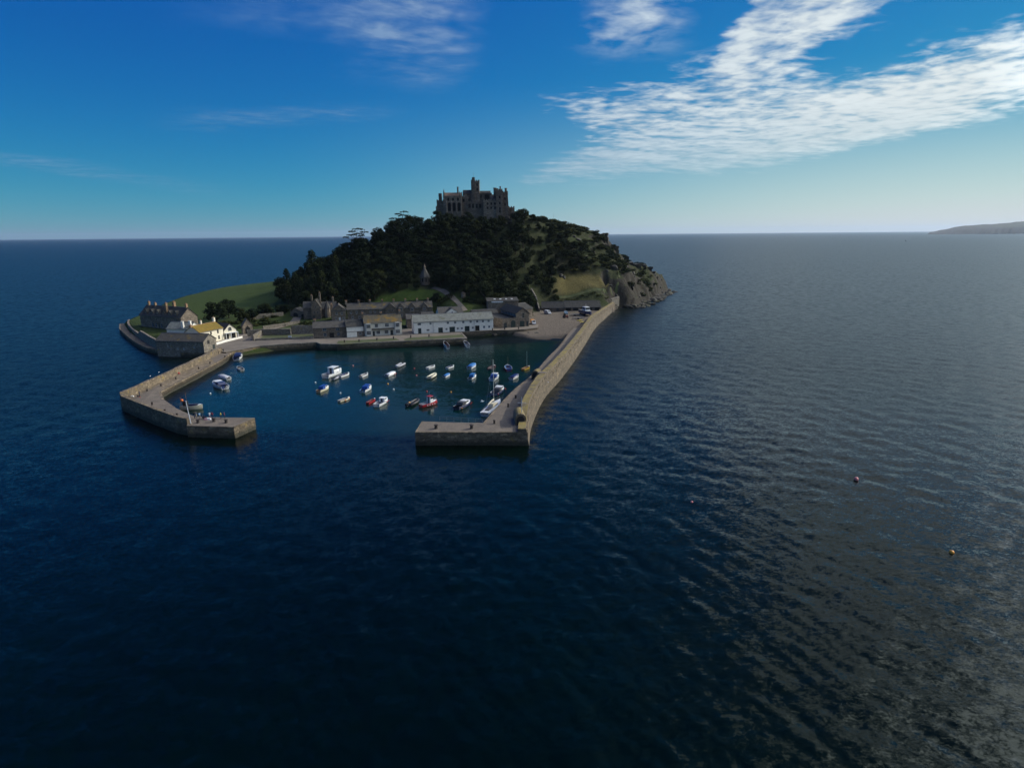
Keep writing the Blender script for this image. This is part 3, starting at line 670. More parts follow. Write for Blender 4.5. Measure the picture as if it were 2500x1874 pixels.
for px, py, lab in [(372, 988, 'dark post behind the front parapet near the bend'), (403, 1006, 'dark post behind the middle of the front parapet'), (433, 1016, 'dark post behind the front parapet near the pier head')]:
    bollard('deck_bollard', lab, G(px, py, 2.6), 0.85, 0.24, 'small bollards along the eastern pier')
t = thing('flagpole', 'leaning white pole at the corner of the left pier head', 'pole', G(466, 1035, HZ))
m = MB(); m.tube([(0, 0, 0), (-0.45, 0, 5.8)], [0.12, 0.08]); m.build('pole', 'pole_white', t)
m = MB(); m.ball((-0.45, 0, 5.85), 0.12); m.build('cap', 'pole_white', t)
m = MB(); m.box(-0.3, 0.3, -0.3, 0.3, 0, 0.14); m.build('base_plate', 'granite_pier', t)

# quay ---------------------------------------------------------------------------
quay = [(-116, 244), (-107.5, 257.5), (-98, 261.8), (-86, 265.5), (-83, 261.5), (-75.5, 260.4), (-47.8, 266.8), (-20.2, 273.3), (-24.3, 291.0), (-9, 296.2), (-2, 296.4), (6, 298.2), (13, 303), (15, 325), (2, 335), (-40, 322), (-66, 317), (-104, 322), (-130, 316), (-134, 276), (-128, 254), (-122, 247)]
q = MB(); q.prism(quay, -3, 2.55); tag(q.build('quay', ['granite_tide']), kind='structure')
q = MB(); q.prism([(p[0], p[1]) for p in quay[:8]] + quay[8:], 2.2, 2.562); tag(q.build('quay_road', 'road'), kind='structure')
def sheet(name, pts, z, mat_, thick=0.12):
    m = MB(); a = sum(pts[i][0] * pts[(i + 1) % len(pts)][1] - pts[(i + 1) % len(pts)][0] * pts[i][1] for i in range(len(pts)))
    m.prism([p[:2] for p in (pts if a > 0 else pts[::-1])], z - thick, z); return tag(m.build(name, mat_), kind='structure')
gz = 2.62
sheet('grass_verge', [G(*p, gz) for p in [(822, 838), (826, 832), (965, 825), (975, 830), (905, 835.5), (832, 841)]], gz, 'lawn')
sheet('grass_verge', [G(*p, gz) for p in [(985, 828), (1000, 824), (1127, 816), (1138, 822.5), (1060, 827), (990, 831)]], gz, 'lawn')
sheet('garden_lawn', [G(*p, gz + 0.1) for p in [(634, 827), (645, 818), (764, 815), (766, 824)]], gz + 0.1, 'lawn')
sheet('garden_lawn', [(-118, 296), (-96, 299), (-92, 318), (-116, 320)], 2.75, 'lawn')
# coping along the harbour edge
cp = [(-107.5, 257.5), (-98, 261.8), (-86, 265.5), (-83, 261.5), (-75.5, 260.4), (-47.8, 266.8), (-20.2, 273.3), (-24.3, 291.0)]
qw = thing('quay_wall', 'low dark granite quay wall below the grass strip', 'wall')
for a, b in zip(cp[:-1], cp[1:]):
    for q0, q1 in zip(densify([a, b], 2.4)[:-1], densify([a, b], 2.4)[1:]):
        A_, B_ = Vector(q0), Vector(q1); u = (B_ - A_).normalized(); k = MB(); k.box(0.02, (B_ - A_).length - 0.03, -0.12, 0.6, 2.2, 2.68 + rnd.uniform(0, 0.05))
        o = k.build('coping_stone', 'granite_wall', qw); o.location = (A_.x, A_.y, 0); o.rotation_euler = (0, 0, math.atan2(u.y, u.x))
    face_blocks(qw, a, b, -0.1, 2.2, 0.6, 1.3, 2.4, 0.16)
for i, (px, py, lab) in enumerate([(841, 836, 'dark quay post at the left end of the grass strip'), (877, 834.5, 'dark quay post in front of the part white cottage'), (920.6, 831, 'dark quay post in front of the ochre roofed cottage'), (961, 827.5, 'dark quay post at the right end of the first grass strip'),
                         (1003, 824.5, 'dark quay post in front of the left end of the white warehouse'), (1047.6, 822, 'dark quay post in front of the warehouse garage doors'), (1202.5, 806.5, 'dark quay post at the right corner of the white warehouse'), (1232, 804.5, 'dark quay post before the dark door of the stone hall'), (1266, 803, 'dark quay post before the garage door of the stone hall')]):
    bollard('quay_post', lab, G(px, py, 2.6), 1.15, 0.3, 'mooring posts along the quay')
# slip of loose rock below the hall
def rock_mesh(seed, n=2, flat=0.75):
    bm = bmesh.new(); bmesh.ops.create_icosphere(bm, subdivisions=n, radius=1.0); r = random.Random(seed)
    planes = [(Vector((r.gauss(0, 1), r.gauss(0, 1), r.gauss(0, 0.7))).normalized(), r.uniform(0.5, 0.85)) for _ in range(9)]
    for v in bm.verts:
        for nrm, d in planes:
            k = v.co.dot(nrm) - d
            if k > 0: v.co -= nrm * k * 0.95
        v.co *= 1 + r.uniform(-0.05, 0.05); v.co.z *= flat
    me = bpy.data.meshes.new('rock'); bm.to_mesh(me); bm.free(); me.materials.append(M['rock']); return me
ROCKS = [rock_mesh(k) for k in range(7)]
def rock(name, loc, sc, label, group):
    o = link(name, rnd.choice(ROCKS), None, loc, rnd.uniform(0, 6.28)); o.scale = (sc * rnd.uniform(0.8, 1.3), sc * rnd.uniform(0.8, 1.3), sc * rnd.uniform(0.7, 1.25))
    o.rotation_euler = (rnd.uniform(-0.3, 0.3), rnd.uniform(-0.3, 0.3), rnd.uniform(0, 6.28)); return tag(o, label, 'rock', group)
for k in range(34):
    px = rnd.uniform(1135, 1320); p = G(px, 814.5 - (px - 1135) * 0.012 + rnd.uniform(-2.0, 4.5), 0.3)
    rock('shore_rock', (p.x, p.y, rnd.uniform(-0.2, 0.9)), rnd.uniform(0.6, 1.7), 'weedy boulder at the foot of the quay below the stone hall', 'boulders below the stone hall')

# ------------------------------------------------------------------ buildings
def window(parent, x, z, w_, h, y=0.13, frame='window_white', pane='glass', nx=2, nz=2, name='window'):
    f = 0.07; m = MB()
    m.box(x - w_ / 2, x + w_ / 2, y - 0.05, y + 0.05, z, z + f); m.box(x - w_ / 2, x + w_ / 2, y - 0.05, y + 0.05, z + h - f, z + h)
    m.box(x - w_ / 2, x - w_ / 2 + f, y - 0.05, y + 0.05, z + f, z + h - f); m.box(x + w_ / 2 - f, x + w_ / 2, y - 0.05, y + 0.05, z + f, z + h - f)
    for i in range(1, nx): c = x - w_ / 2 + w_ * i / nx; m.box(c - 0.03, c + 0.03, y - 0.04, y + 0.03, z + f, z + h - f)
    for i in range(1, nz): c = z + h * i / nz; m.box(x - w_ / 2 + f, x + w_ / 2 - f, y - 0.035, y + 0.025, c - 0.03, c + 0.03)
    o = m.build(name, frame, parent); p = MB(); p.box(x - w_ / 2 + 0.03, x + w_ / 2 - 0.03, y + 0.01, y + 0.04, z + 0.03, z + h - 0.03); p.build('pane', pane, o); return o
def door(parent, x, z, w_, h, y=0.16, mat_='door_dark', name='door', leaves=1):
    m = MB(); m.box(x - w_ / 2, x + w_ / 2, y, y + 0.08, z, z + h)
    n = max(2, int(w_ / 0.5))
    for i in range(n): m.box(x - w_ / 2 + (i + 0.06) * w_ / n, x - w_ / 2 + (i + 0.94) * w_ / n, y - 0.03, y, z + 0.1, z + h - 0.1)
    o = m.build(name, mat_, parent); k = MB(); k.ball((x + w_ * 0.38, y - 0.06, z + 1.0), 0.06, n=6, m=4); k.build('handle', 'lead', o); return o
def holed_wall(m, L, z0, z1, holes, y=0.0, rev=0.3, flip=False):
    xs = sorted({0.0, L, *[min(max(h[0], 0), L) for h in holes], *[min(max(h[1], 0), L) for h in holes]}); zs = sorted({z0, z1, *[h[2] for h in holes], *[h[3] for h in holes]})
    for a, b in zip(xs[:-1], xs[1:]):
        for c, d in zip(zs[:-1], zs[1:]):
            mx, mz = (a + b) / 2, (c + d) / 2
            if any(h[0] < mx < h[1] and h[2] < mz < h[3] for h in holes): continue
            m.add([(a, y, c), (b, y, c), (b, y, d), (a, y, d)], [(0, 1, 2, 3)])
    for h in holes:
        a, b, c, d = h; m.add([(a, y, c), (b, y, c), (b, y, d), (a, y, d), (a, y + rev, c), (b, y + rev, c), (b, y + rev, d), (a, y + rev, d)],
                              [(0, 4, 5, 1), (1, 5, 6, 2), (2, 6, 7, 3), (3, 7, 4, 0), (4, 7, 6, 5)])
def roof_x(m, L, d, e, r, ov=0.3, th=0.2, x0=None, x1=None, y0=0.0):
    s = (r - e) / (d / 2); x0 = -0.25 if x0 is None else x0; x1 = L + 0.25 if x1 is None else x1
    pr = [(y0 - ov, e - ov * s), (y0 + d / 2, r), (y0 + d + ov, e - ov * s), (y0 + d + ov, e - ov * s + th), (y0 + d / 2, r + th * 1.25), (y0 - ov, e - ov * s + th)]
    m.add([(x0, y, z) for y, z in pr] + [(x1, y, z) for y, z in pr], [(0, 1, 4, 5), (1, 2, 3, 4), (6, 11, 10, 7), (7, 10, 9, 8), (0, 6, 7, 1), (1, 7, 8, 2), (2, 8, 9, 3), (3, 9, 10, 4), (4, 10, 11, 5), (5, 11, 6, 0)])
def chimney(parent, x, y, z0, z1, w_=0.9, d=0.7, mat_='granite_house', pots=2):
    m = MB(); m.box(x - w_ / 2, x + w_ / 2, y - d / 2, y + d / 2, z0, z1); m.box(x - w_ / 2 - 0.1, x + w_ / 2 + 0.1, y - d / 2 - 0.1, y + d / 2 + 0.1, z1, z1 + 0.15)
    o = m.build('chimney', mat_, parent)
    for i in range(pots):
        p = MB(); px = x + (i - (pots - 1) / 2) * 0.45; p.lathe([(0.17, z1 + 0.15), (0.13, z1 + 0.6), (0.16, z1 + 0.68)], 8, (px, y)); p.build('chimney_pot', 'chimney_pot', o)
    return o
def house(name, label, A, B, depth, eaves, ridge, wall='granite_house', roof='slate_grey', op=(), ch=(), base=None, cat='house', sill_drop=0.6, group=None, gable_op=()):
    """front A > B (B to the right seen from the front); op entries: (kind, x, z, w, h[, frame])"""
    A, B = Vector(A[:2]), Vector(B[:2]); L = (B - A).length; ang = math.atan2(B.y - A.y, B.x - A.x)
    t = thing(name, label, cat, (A.x, A.y, base if base is not None else 2.56), ang, group)
    holes = [(o[1] * L - o[3] / 2, o[1] * L + o[3] / 2, o[2], o[2] + o[4]) for o in op if o[0] in ('w', 'd', 'g', 'v')]
    m = MB(); holed_wall(m, L, 0.0, eaves, holes)
    m.add([(0, 0, -sill_drop), (L, 0, -sill_drop), (L, 0, 0), (0, 0, 0)], [(0, 1, 2, 3)])
    for x, o1 in ((0, 1), (L, 0)):
        vs = [(x, 0, -sill_drop), (x, depth, -sill_drop), (x, depth, eaves), (x, depth / 2, ridge), (x, 0, eaves)]; m.add(vs, [(0, 4, 3, 2, 1) if o1 else (0, 1, 2, 3, 4)])
    m.add([(0, depth, -sill_drop), (L, depth, -sill_drop), (L, depth, eaves), (0, depth, eaves)], [(3, 2, 1, 0)])
    wl = m.build('wall', wall, t)
    r = MB(); roof_x(r, L, depth, eaves, ridge); ro = r.build('roof', roof, t)
    rt = MB(); rt.tube([(-0.25, depth / 2, ridge + 0.24), (L + 0.25, depth / 2, ridge + 0.24)], 0.14, 6); rt.build('ridge_tiles', 'lead' if 'ochre' not in roof else 'chimney_brick', ro)
    gu = MB(); gu.tube([(-0.2, -0.38, eaves - 0.12), (L + 0.2, -0.38, eaves - 0.12)], 0.08, 6); gu.build('gutter', 'lead', t)
    for o in op:
        x = o[1] * L; fr = o[5] if len(o) > 5 else 'window_white'
        if o[0] == 'w': window(t, x, o[2], o[3], o[4], frame=fr, nx=3 if o[3] > 1.5 else 2)
        elif o[0] == 'd': door(t, x, o[2], o[3], o[4], mat_=o[5] if len(o) > 5 else 'door_dark')
        elif o[0] == 'g': door(t, x, o[2], o[3], o[4], mat_=o[5] if len(o) > 5 else 'door_green', name='garage_door')
        elif o[0] == 'v': v = MB(); v.box(x - o[3] / 2 + .02, x + o[3] / 2 - .02, 0.25, 0.29, o[2], o[2] + o[4]); v.build('open_doorway', 'shadow_room', t)
        elif o[0] == 'p': v = MB(); v.tube([(x, -0.1, 0.1), (x, -0.1, eaves - 0.1)], 0.06, 6); v.build('drainpipe', 'lead', t)
        elif o[0] == 'a':
            v = MB(); v.prism_y([(x + a, o[2] + b) for a, b in arch_profile(o[3] * 1.22, o[4] * 1.1)], -0.04, 0.05); so = v.build('arch_surround', 'granite_castle_pale', t)
            v = MB(); v.prism_y([(x + a, o[2] + b) for a, b in arch_profile(o[3], o[4])], -0.07, 0.06); v.build('arched_door', o[5] if len(o) > 5 else 'door_dark', t)
    for c in ch:
        x, y, hh = c[0] * L, c[1] * depth, c[2]; sl = ridge - abs(y - depth / 2) * (ridge - eaves) / (depth / 2)
        chimney(t, x, y, sl - 0.4, ridge + hh, *(c[3:] if len(c) > 3 else ()))
    t['L'] = L; return t
def gable_dormer(t, x, w_, y0, z0, ze, zr, back, wall='granite_house', roof='slate_grey', win=None, frame='window_white'):
    m = MB(); m.add([(x - w_ / 2, y0, z0), (x + w_ / 2, y0, z0), (x + w_ / 2, y0, ze), (x, y0, zr), (x - w_ / 2, y0, ze), (x - w_ / 2, back, z0), (x + w_ / 2, back, z0), (x + w_ / 2, back, ze), (x, back, zr), (x - w_ / 2, back, ze)],
                    [(0, 1, 2, 3, 4), (1, 6, 7, 2), (0, 4, 9, 5)]); d = m.build('dormer', wall, t)
    r = MB(); k = (zr - ze) / (w_ / 2); o = 0.2
    for s in (-1, 1):
        r.add([(x, y0 - 0.2, zr + 0.02), (x + s * (w_ / 2 + o), y0 - 0.2, ze - o * k + 0.02), (x + s * (w_ / 2 + o), back, ze - o * k + 0.02), (x, back, zr + 0.02),
               (x, y0 - 0.2, zr + 0.2), (x + s * (w_ / 2 + o), y0 - 0.2, ze - o * k + 0.18), (x + s * (w_ / 2 + o), back, ze - o * k + 0.18), (x, back, zr + 0.2)],
              [(0, 1, 2, 3), (4, 7, 6, 5), (0, 4, 5, 1), (1, 5, 6, 2), (2, 6, 7, 3)])
    r.build('dormer_roof', roof, d)
    if win:
        for wx in win[0]: window(t, x + wx, win[1], win[2], win[3], y=y0 - 0.05, frame=frame)
    return d
# front row, left to right
P_ = lambda px, py, z=2.56: G(px, py, z)
h10 = house('stone_cottage', 'plain stone cottage with grey slate roof at the left end of the quay row', P_(766, 826), P_(846.5, 822.3), 7.5, 4.7, 6.9, roof='slate_grey',
            op=[('w', .34, 3.2, 1.5, 1.25, 'window_blue'), ('w', .74, 3.2, 1.5, 1.25, 'window_blue'), ('w', .35, 0.7, 1.2, 1.5, 'window_blue'), ('w', .76, 0.8, 1.2, 1.5, 'window_blue'), ('v', .55, 0.0, 2.0, 2.3)], ch=[(.05, .5, 1.0)])
h11 = house('mixed_cottage', 'narrow cottage, upper storey white over grey stone, between stone and ochre roofed cottages', P_(847.5, 823.5), P_(888.5, 820.8), 7.5, 4.9, 7.3, wall='granite_house', roof='slate_dark',
            op=[('d', .08, 0, 0.9, 2.1), ('w', .36, 0.8, 1.6, 1.1), ('w', .78, 0.8, 1.4, 1.2), ('w', .18, 3.1, 1.5, 1.4), ('w', .86, 3.1, 1.3, 1.4, 'window_blue')])
L11 = h11['L']; m = MB(); holed_wall(m, L11, 2.55, 4.75, [(.18 * L11 - .75, .18 * L11 + .75, 3.1, 4.5), (.86 * L11 - .65, .86 * L11 + .65, 3.1, 4.5)], y=-0.06, rev=0.06); m.build('white_render', 'white_wash', h11)
m = MB(); holed_wall(m, L11 * 0.6, 0.0, 2.3, [(.08 * L11 - .45, .08 * L11 + .45, 0, 2.1), (.36 * L11 - .8, .36 * L11 + .8, .8, 1.9)], y=-0.05, rev=0.05); m.build('white_render', 'white_wash', h11)
h12 = house('bay_cottage', 'white cottage with bay windows and a roof orange with lichen', P_(891, 821), P_(982, 815.8), 8.0, 6.1, 9.1, wall='cream_wash', roof='slate_lichen',
            op=[('w', .32, 3.9, 1.6, 1.7), ('w', .6, 3.9, 1.8, 1.6), ('d', .235, 0, 1.1, 2.2), ('w', .36, .7, 1.7, 1.6), ('w', .58, .7, 1.8, 1.6), ('d', .72, 0, 1.2, 2.3)], ch=[(-0.02, .42, 1.1, 1.0, 0.8, 'granite_house', 2), (.48, .5, 0.9), (.985, .5, 1.5)])
L12 = h12['L']
for c, nm in ((.105, 'bay_window'), (.88, 'bay_window')):
    x = c * L12; m = MB(); m.box(x - 1.15, x + 1.15, -0.75, 0.02, 0, 6.0); bw = m.build(nm, 'cream_wash', h12)
    for z in (0.75, 3.8): window(bw, x, z, 1.9, 1.75, y=-0.78, nx=3)
m = MB(); m.prism_x([(-1.0, 2.75), (0.0, 3.3), (0.0, 3.45), (-1.0, 2.87)], .19 * L12, .79 * L12); m.build('canopy', 'slate_spots', h12)
for c in (.2, .42, .64, .78): m = MB(); m.tube([(c * L12, -0.92, 0), (c * L12, -0.92, 2.8)], 0.06, 6); m.build('canopy_post', 'window_white', h12)
sc14 = [('p', .235), ('p', .752)]
uw = [(.066, 1.7), (.204, 1.0), (.42, 1.1), (.513, 1.1), (.615, 1.1), (.709, 1.1), (.793, 1.1), (.867, 1.1), (.94, 1.1)]
h14 = house('white_warehouse', 'long white two storey warehouse with pale slate roof and dark garage doors', P_(1011.5, 814.8), P_(1204.5, 805), 9.0, 5.5, 8.3, wall='white_wash', roof='slate_pale', cat='warehouse',
            op=sc14 + [('w', a, 3.95, b, 1.05) for a, b in uw] + [('d', .068, 0, 1.5, 2.5, 'door_green'), ('w', .17, 1.0, 1.4, .9), ('g', .326, 0, 2.2, 2.4), ('w', .401, 1.0, 1.0, 1.0), ('g', .472, 0, 2.7, 2.5), ('w', .542, 1.0, 1.0, 1.0), ('w', .594, 1.0, 1.0, 1.0), ('g', .662, 0, 2.4, 2.5),
                                ('w', .734, 1.0, 1.0, 1.0), ('v', .793, 0, 2.2, 2.5), ('w', .88, 1.1, 1.0, 1.1, 'window_blue'), ('w', .946, 1.1, 0.9, 1.1, 'window_blue')])
# hall with arched door
A, B = P_(1226, 800.5), P_(1292, 796); L = (B - A).length
hall = thing('stone_hall', 'gabled granite hall with arched doorway and glazed side above the slipway', 'hall', A, math.atan2(B.y - A.y, B.x - A.x))
x0, x1, xa = L * .52, L, L * .76
m = MB(); m.add([(0, 0, -1), (L, 0, -1), (L, 0, 6.6), (xa, 0, 9.4), (x0, 0, 6.9), (x0, 0, 4.7), (0, 0, 4.7)], [(0, 1, 2, 3, 4, 5, 6)])
m.add([(L, 0, -1), (L, 22, -1), (L, 22, 6.6), (L, 0, 6.6)], [(0, 1, 2, 3)]); m.add([(x0, 0, 4.7), (x0, 22, 4.7), (x0, 22, 6.9), (x0, 0, 6.9)], [(3, 2, 1, 0)]); m.add([(x0, 22, -1), (L, 22, -1), (L, 22, 6.6), (xa, 22, 9.4), (x0, 22, 6.9)], [(4, 3, 2, 1, 0)])
m.build('wall', 'granite_castle_pale', hall)
m = MB(); m.add([(0, 0, -1), (-3.6, 9, -1), (-3.6, 22, -1), (x0, 22, -1), (0, 0, 4.7), (-3.6, 9, 4.7), (-3.6, 22, 4.7), (x0, 22, 4.7), (x0, 0, 4.7)], [(0, 4, 5, 1), (1, 5, 6, 2), (2, 6, 7, 3)]); m.build('side_wing_wall', 'granite_house', hall)
m = MB(); m.add([(x0 - .05, 0.3, 4.4), (0.3, 0.3, 4.4), (-3.3, 9.1, 4.4), (-3.3, 21.7, 4.4), (x0 - .05, 21.7, 4.4)], [(0, 4, 3, 2, 1)]); m.build('flat_roof', 'slate_dark', hall)
m = MB()
for s, e, xe in ((-1, 6.9, x0), (1, 6.6, x1)):
    k = (9.4 - e) / abs(xa - xe); xo = xe + s * 0.5; zo_ = e - 0.5 * k
    m.add([(xa, -0.3, 9.4), (xo, -0.3, zo_), (xo, 22.3, zo_), (xa, 22.3, 9.4), (xa, -0.3, 9.65), (xo, -0.3, zo_ + .2), (xo, 22.3, zo_ + .2), (xa, 22.3, 9.65)], [(0, 1, 2, 3), (4, 7, 6, 5), (0, 4, 5, 1), (1, 5, 6, 2), (3, 2, 6, 7)])
m.build('roof', 'slate_dark', hall)
for k in range(9):
    m = MB(); m.box(x0 - 0.06, x0 - 0.01, 1.2 + k * 2.2, 3.0 + k * 2.2, 5.0, 6.6); wn = m.build('side_window', 'glass_blue', hall)
    f = MB(); f.box(x0 - 0.1, x0 - 0.02, 3.02 + k * 2.2, 3.18 + k * 2.2, 4.9, 6.7); f.build('mullion', 'rail_grey', wn)
m = MB(); m.prism_y([(L * .405 + a, b) for a, b in arch_profile(3.1, 4.0)], -0.05, 0.04); m.build('arch_surround', 'granite_castle_pale', hall)
m = MB(); m.prism_y([(L * .405 + a, b) for a, b in arch_profile(2.5, 3.6)], -0.08, 0.05); m.build('arched_door', 'door_green', hall)
door(hall, L * .12, 0, 1.5, 2.4, y=-0.08); door(hall, L * .735, 0, 2.5, 2.9, y=-0.08, mat_='door_green', name='garage_door'); door(hall, L * .93, 0, 1.0, 2.6, y=-0.08)
window(hall, L * .78, 4.4, 1.3, 2.6, y=-0.06, frame='window_stone', nx=2, nz=3)
# building behind the hall
house('stone_workshop', 'hipped stone workshop with dark slate roof right behind the gabled hall', P_(1264, 778, 3.2), P_(1300, 773.5, 3.2), 12, 5.2, 7.4, wall='granite_castle_pale', roof='slate_dark', base=3.0, op=[('w', .62, 2.8, 1.4, 1.3)], cat='workshop')
# white gabled building behind the warehouse
A, B = P_(1073, 791, 3.0), P_(1131, 788, 3.0)
wg = house('white_gabled_store', 'white gable with small square window rising behind the white warehouse roof', A, B, 9, 5.0, 8.0, wall='white_wash', roof='slate_grey', base=3.0, cat='store')
gable_dormer(wg, wg['L'] * .52, 8.6, -0.6, 0, 4.9, 7.9, 4.5, wall='white_wash', win=([0.2], 5.4, 0.8, 0.9))
# low sheds
house('long_low_shed', 'long low shed with dark roof between white gable and stone hall', P_(1156, 786, 3.2), P_(1216, 782, 3.2), 6, 4.2, 5.8, roof='slate_dark', base=3.2, cat='shed')
_q = D(1191, 752, 331); A = Vector((_q.x, 331, _q.z)); B = A + Vector((16.5, 2.0, 0))
t = thing('skylight_shed', 'flat dark roofed shed with four white skylights behind the hall', 'shed', A, math.atan2(B.y - A.y, B.x - A.x)); L = (B - A).length
m = MB(); m.box(0, L, 0, 9, -7.5, 3.4); m.build('wall', 'granite_house', t)
m = MB(); m.prism_x([(-0.4, 3.42), (9.4, 4.5), (9.4, 4.75), (-0.4, 3.7)], -0.4, L + 0.4); ro = m.build('roof', 'slate_dark', t)
m = MB(); m.box(L * .12, L * .5, -0.46, -0.41, 2.9, 3.6); m.build('fascia', 'window_white', t)
for k in range(4): m = MB(); x = L * (.22 + .19 * k); m.prism_x([(3.6, 4.16), (5.0, 4.30), (5.0, 4.48), (3.6, 4.34)], x, x + 1.0); m.build('skylight', 'window_white', ro)
# sheds on the right below the field
s1 = house('slate_shed', 'low stone shed with slate roof behind the parked white van', P_(1322, 758.5, 3.1), P_(1377.5, 758.5, 3.1), 9, 1.9, 4.9, roof='slate_dark', base=3.0, op=[('d', .72, 0, 1.2, 1.7), ('d', .3, 0, 1.4, 1.7)], cat='shed')
s2 = house('open_fronted_shed', 'long slate roofed boat shed with dark open front behind the catamaran', P_(1379, 758.5, 3.1), P_(1466, 757.5, 3.1), 10, 2.1, 5.2, roof='slate_dark', base=3.0, op=[('v', .1, 0, 3.0, 1.8), ('v', .3, 0, 3.0, 1.8), ('v', .5, 0, 3.0, 1.8), ('v', .7, 0, 3.0, 1.8), ('v', .9, 0, 3.0, 1.8)], cat='shed')
# terrace behind
tA, tB = Vector((-87.5, 325.0)), Vector((-43.2, 334.0))
te = house('cottage_terrace', 'long stone terrace of cottages with many chimneys and lichen spotted slate roof', tA, tB, 8.0, 5.6, 8.3, roof='slate_spots', base=4.2, cat='terrace', sill_drop=1.5,
           op=[('w', a, 3.3, 1.0, 1.5) for a in (.045, .11, .175, .27, .32, .385, .455)] + [('w', a, .7, 1.1, 1.5) for a in (.06, .14, .24, .36, .44)],
           ch=[(a, .5, 1.4, 1.0, .7, 'granite_castle_pale', 2) for a in (-.01, .135, .265, .41, .545, .685, .825, .955)])
Lt = te['L']
gable_dormer(te, Lt * .505, 5.6, -0.9, 0, 5.6, 8.2, 4, win=([-.9, .9], 3.9, .8, 1.5), frame='window_stone')
for c in (.625, .76, .905): gable_dormer(te, Lt * c, 3.0, -0.25, 3.0, 6.2, 7.9, 3.8, win=([0], 4.0, 1.4, 1.7))
for c in (.625, .76, .905): window(te, Lt * c, 0.8, 1.4, 1.6, y=-0.06)
ge = house('gabled_cottage', 'stone cottage with its gable and white porch towards the quay, left end of the terrace', (-95.2, 322.6), (-88.0, 324.4), 9, 5.6, 5.7, base=4.0, sill_drop=1.5, ch=[(0.02, .3, 3.2, 1.0, 1.0, 'chimney_brick', 1)], op=[('w', .36, 3.3, 1.0, 1.6), ('w', .72, 3.3, 1.0, 1.6), ('w', .3, .6, .9, 1.6), ('d', .55, 0, 1.0, 2.0, 'window_white'), ('w', .8, .6, .9, 1.6)])
gable_dormer(ge, ge['L'] * .5, ge['L'] + .1, -0.05, 5.5, 5.6, 8.6, 9, roof='slate_grey')
house('stone_outhouse', 'small stone outhouse with pitched roof between ochre cottage and warehouse', (-52.5, 304.5), (-46.5, 305.8), 9, 4.2, 6.0, base=3.0, sill_drop=1.0, cat='outhouse')
o_ = house('stone_outhouse', 'small stone lean to behind the left end of the warehouse roof', (-45.5, 309), (-39.5, 310.5), 6, 4.0, 6.4, base=3.2, sill_drop=1.0, cat='outhouse')
# gothic lodge
lg = thing('gothic_lodge', 'tall gabled stone lodge with steep roofs, thin chimneys and a pointed turret', 'house', (-108.5, 331, 4.0), R(10))
m = MB(); m.add([(0, 0, -1), (5, 0, -1), (5, 0, 6.2), (2.5, 0, 10.2), (0, 0, 6.2), (0, 9, -1), (5, 9, -1), (5, 9, 6.2), (2.5, 9, 10.2), (0, 9, 6.2)], [(0, 1, 2, 3, 4), (1, 6, 7, 2), (6, 5, 9, 8, 7), (5, 0, 4, 9)]); m.box(-4.5, 0, 2.5, 9, -1, 6.0); m.box(5, 12.5, 4.0, 10, -1, 5.2); m.build('wall', 'granite_castle_pale', lg)
m = MB(); gable = [(-.3, 5.9), (2.5, 10.35), (5.3, 5.9), (5.3, 6.15), (2.5, 10.7), (-.3, 6.15)]
n_ = 6; m.add([(p[0], 0.35, p[1]) for p in gable] + [(p[0], 9.2, p[1]) for p in gable], [(0, 1, 4, 5), (1, 2, 3, 4), (0, 6, 7, 1), (1, 7, 8, 2), (2, 8, 9, 3), (3, 9, 10, 4), (4, 10, 11, 5), (5, 11, 6, 0), (6, 11, 10, 7), (7, 10, 9, 8)]); m.build('roof', 'slate_dark', lg)
m = MB(); roof_x(m, 0, 6.5, 6.0, 9.0, x0=-4.7, x1=1.8, y0=2.5); roof_x(m, 0, 6.0, 5.2, 8.6, x0=3.2, x1=12.8, y0=4.0); m.build('wing_roof', 'slate_grey', lg)
m = MB(); m.prism_y([(-.15, 6.1), (2.5, 10.45), (5.15, 6.1), (5.15, 6.6), (2.5, 11.0), (-.15, 6.6)], -0.15, 0.3); m.build('gable_coping', 'granite_castle_pale', lg)
for x, y, zt in ((0.2, 4.0, 12.6), (4.2, 6.4, 13.8), (11.0, 7.0, 11.0)): chimney(lg, x, y, 6, zt, .9, .9, 'granite_castle_pale', 1)
m = MB(); m.lathe([(1.5, -1), (1.5, 5.6), (1.65, 5.7)], 8, (8.2, 2.6)); tu = m.build('turret', 'granite_castle_pale', lg); m = MB(); m.lathe([(1.8, 5.6), (0.9, 8.0), (0.05, 9.8)], 8, (8.2, 2.6)); m.build('turret_roof', 'slate_grey', tu)
for x, z in ((1.6, 3.0), (3.4, 3.0), (2.5, 6.0)): window(lg, x, z, .8, 1.4, y=-0.06, frame='window_stone')
door(lg, 1.2, 0, 1.0, 2.1, y=-0.08)
bn = thing('arched_coach_house', 'low stone coach house with two dark arches left of the gothic lodge', 'building', (-122.5, 338, 4.0), R(-6))
m = MB(); m.add([(0, 0, -1), (10.2, 0, -1), (10.2, 0, 3.6), (6.2, 0, 3.6), (2.8, 0, 5.4), (0, 0, 3.2), (0, 7, -1), (10.2, 7, -1), (10.2, 7, 3.6), (6.2, 7, 3.6), (2.8, 7, 5.4), (0, 7, 3.2)], [(0, 1, 2, 3, 4, 5), (1, 7, 8, 2), (6, 0, 5, 11), (7, 6, 11, 10, 9, 8)]); m.build('wall', 'granite_castle_pale', bn)
m = MB(); m.add([(-.2, .4, 3.1), (2.8, .4, 5.45), (6.2, .4, 3.65), (10.4, .4, 3.65), (-.2, 7.2, 3.1), (2.8, 7.2, 5.45), (6.2, 7.2, 3.65), (10.4, 7.2, 3.65)], [(0, 1, 5, 4), (1, 2, 6, 5), (2, 3, 7, 6)]); m.build('roof', 'slate_grey', bn)
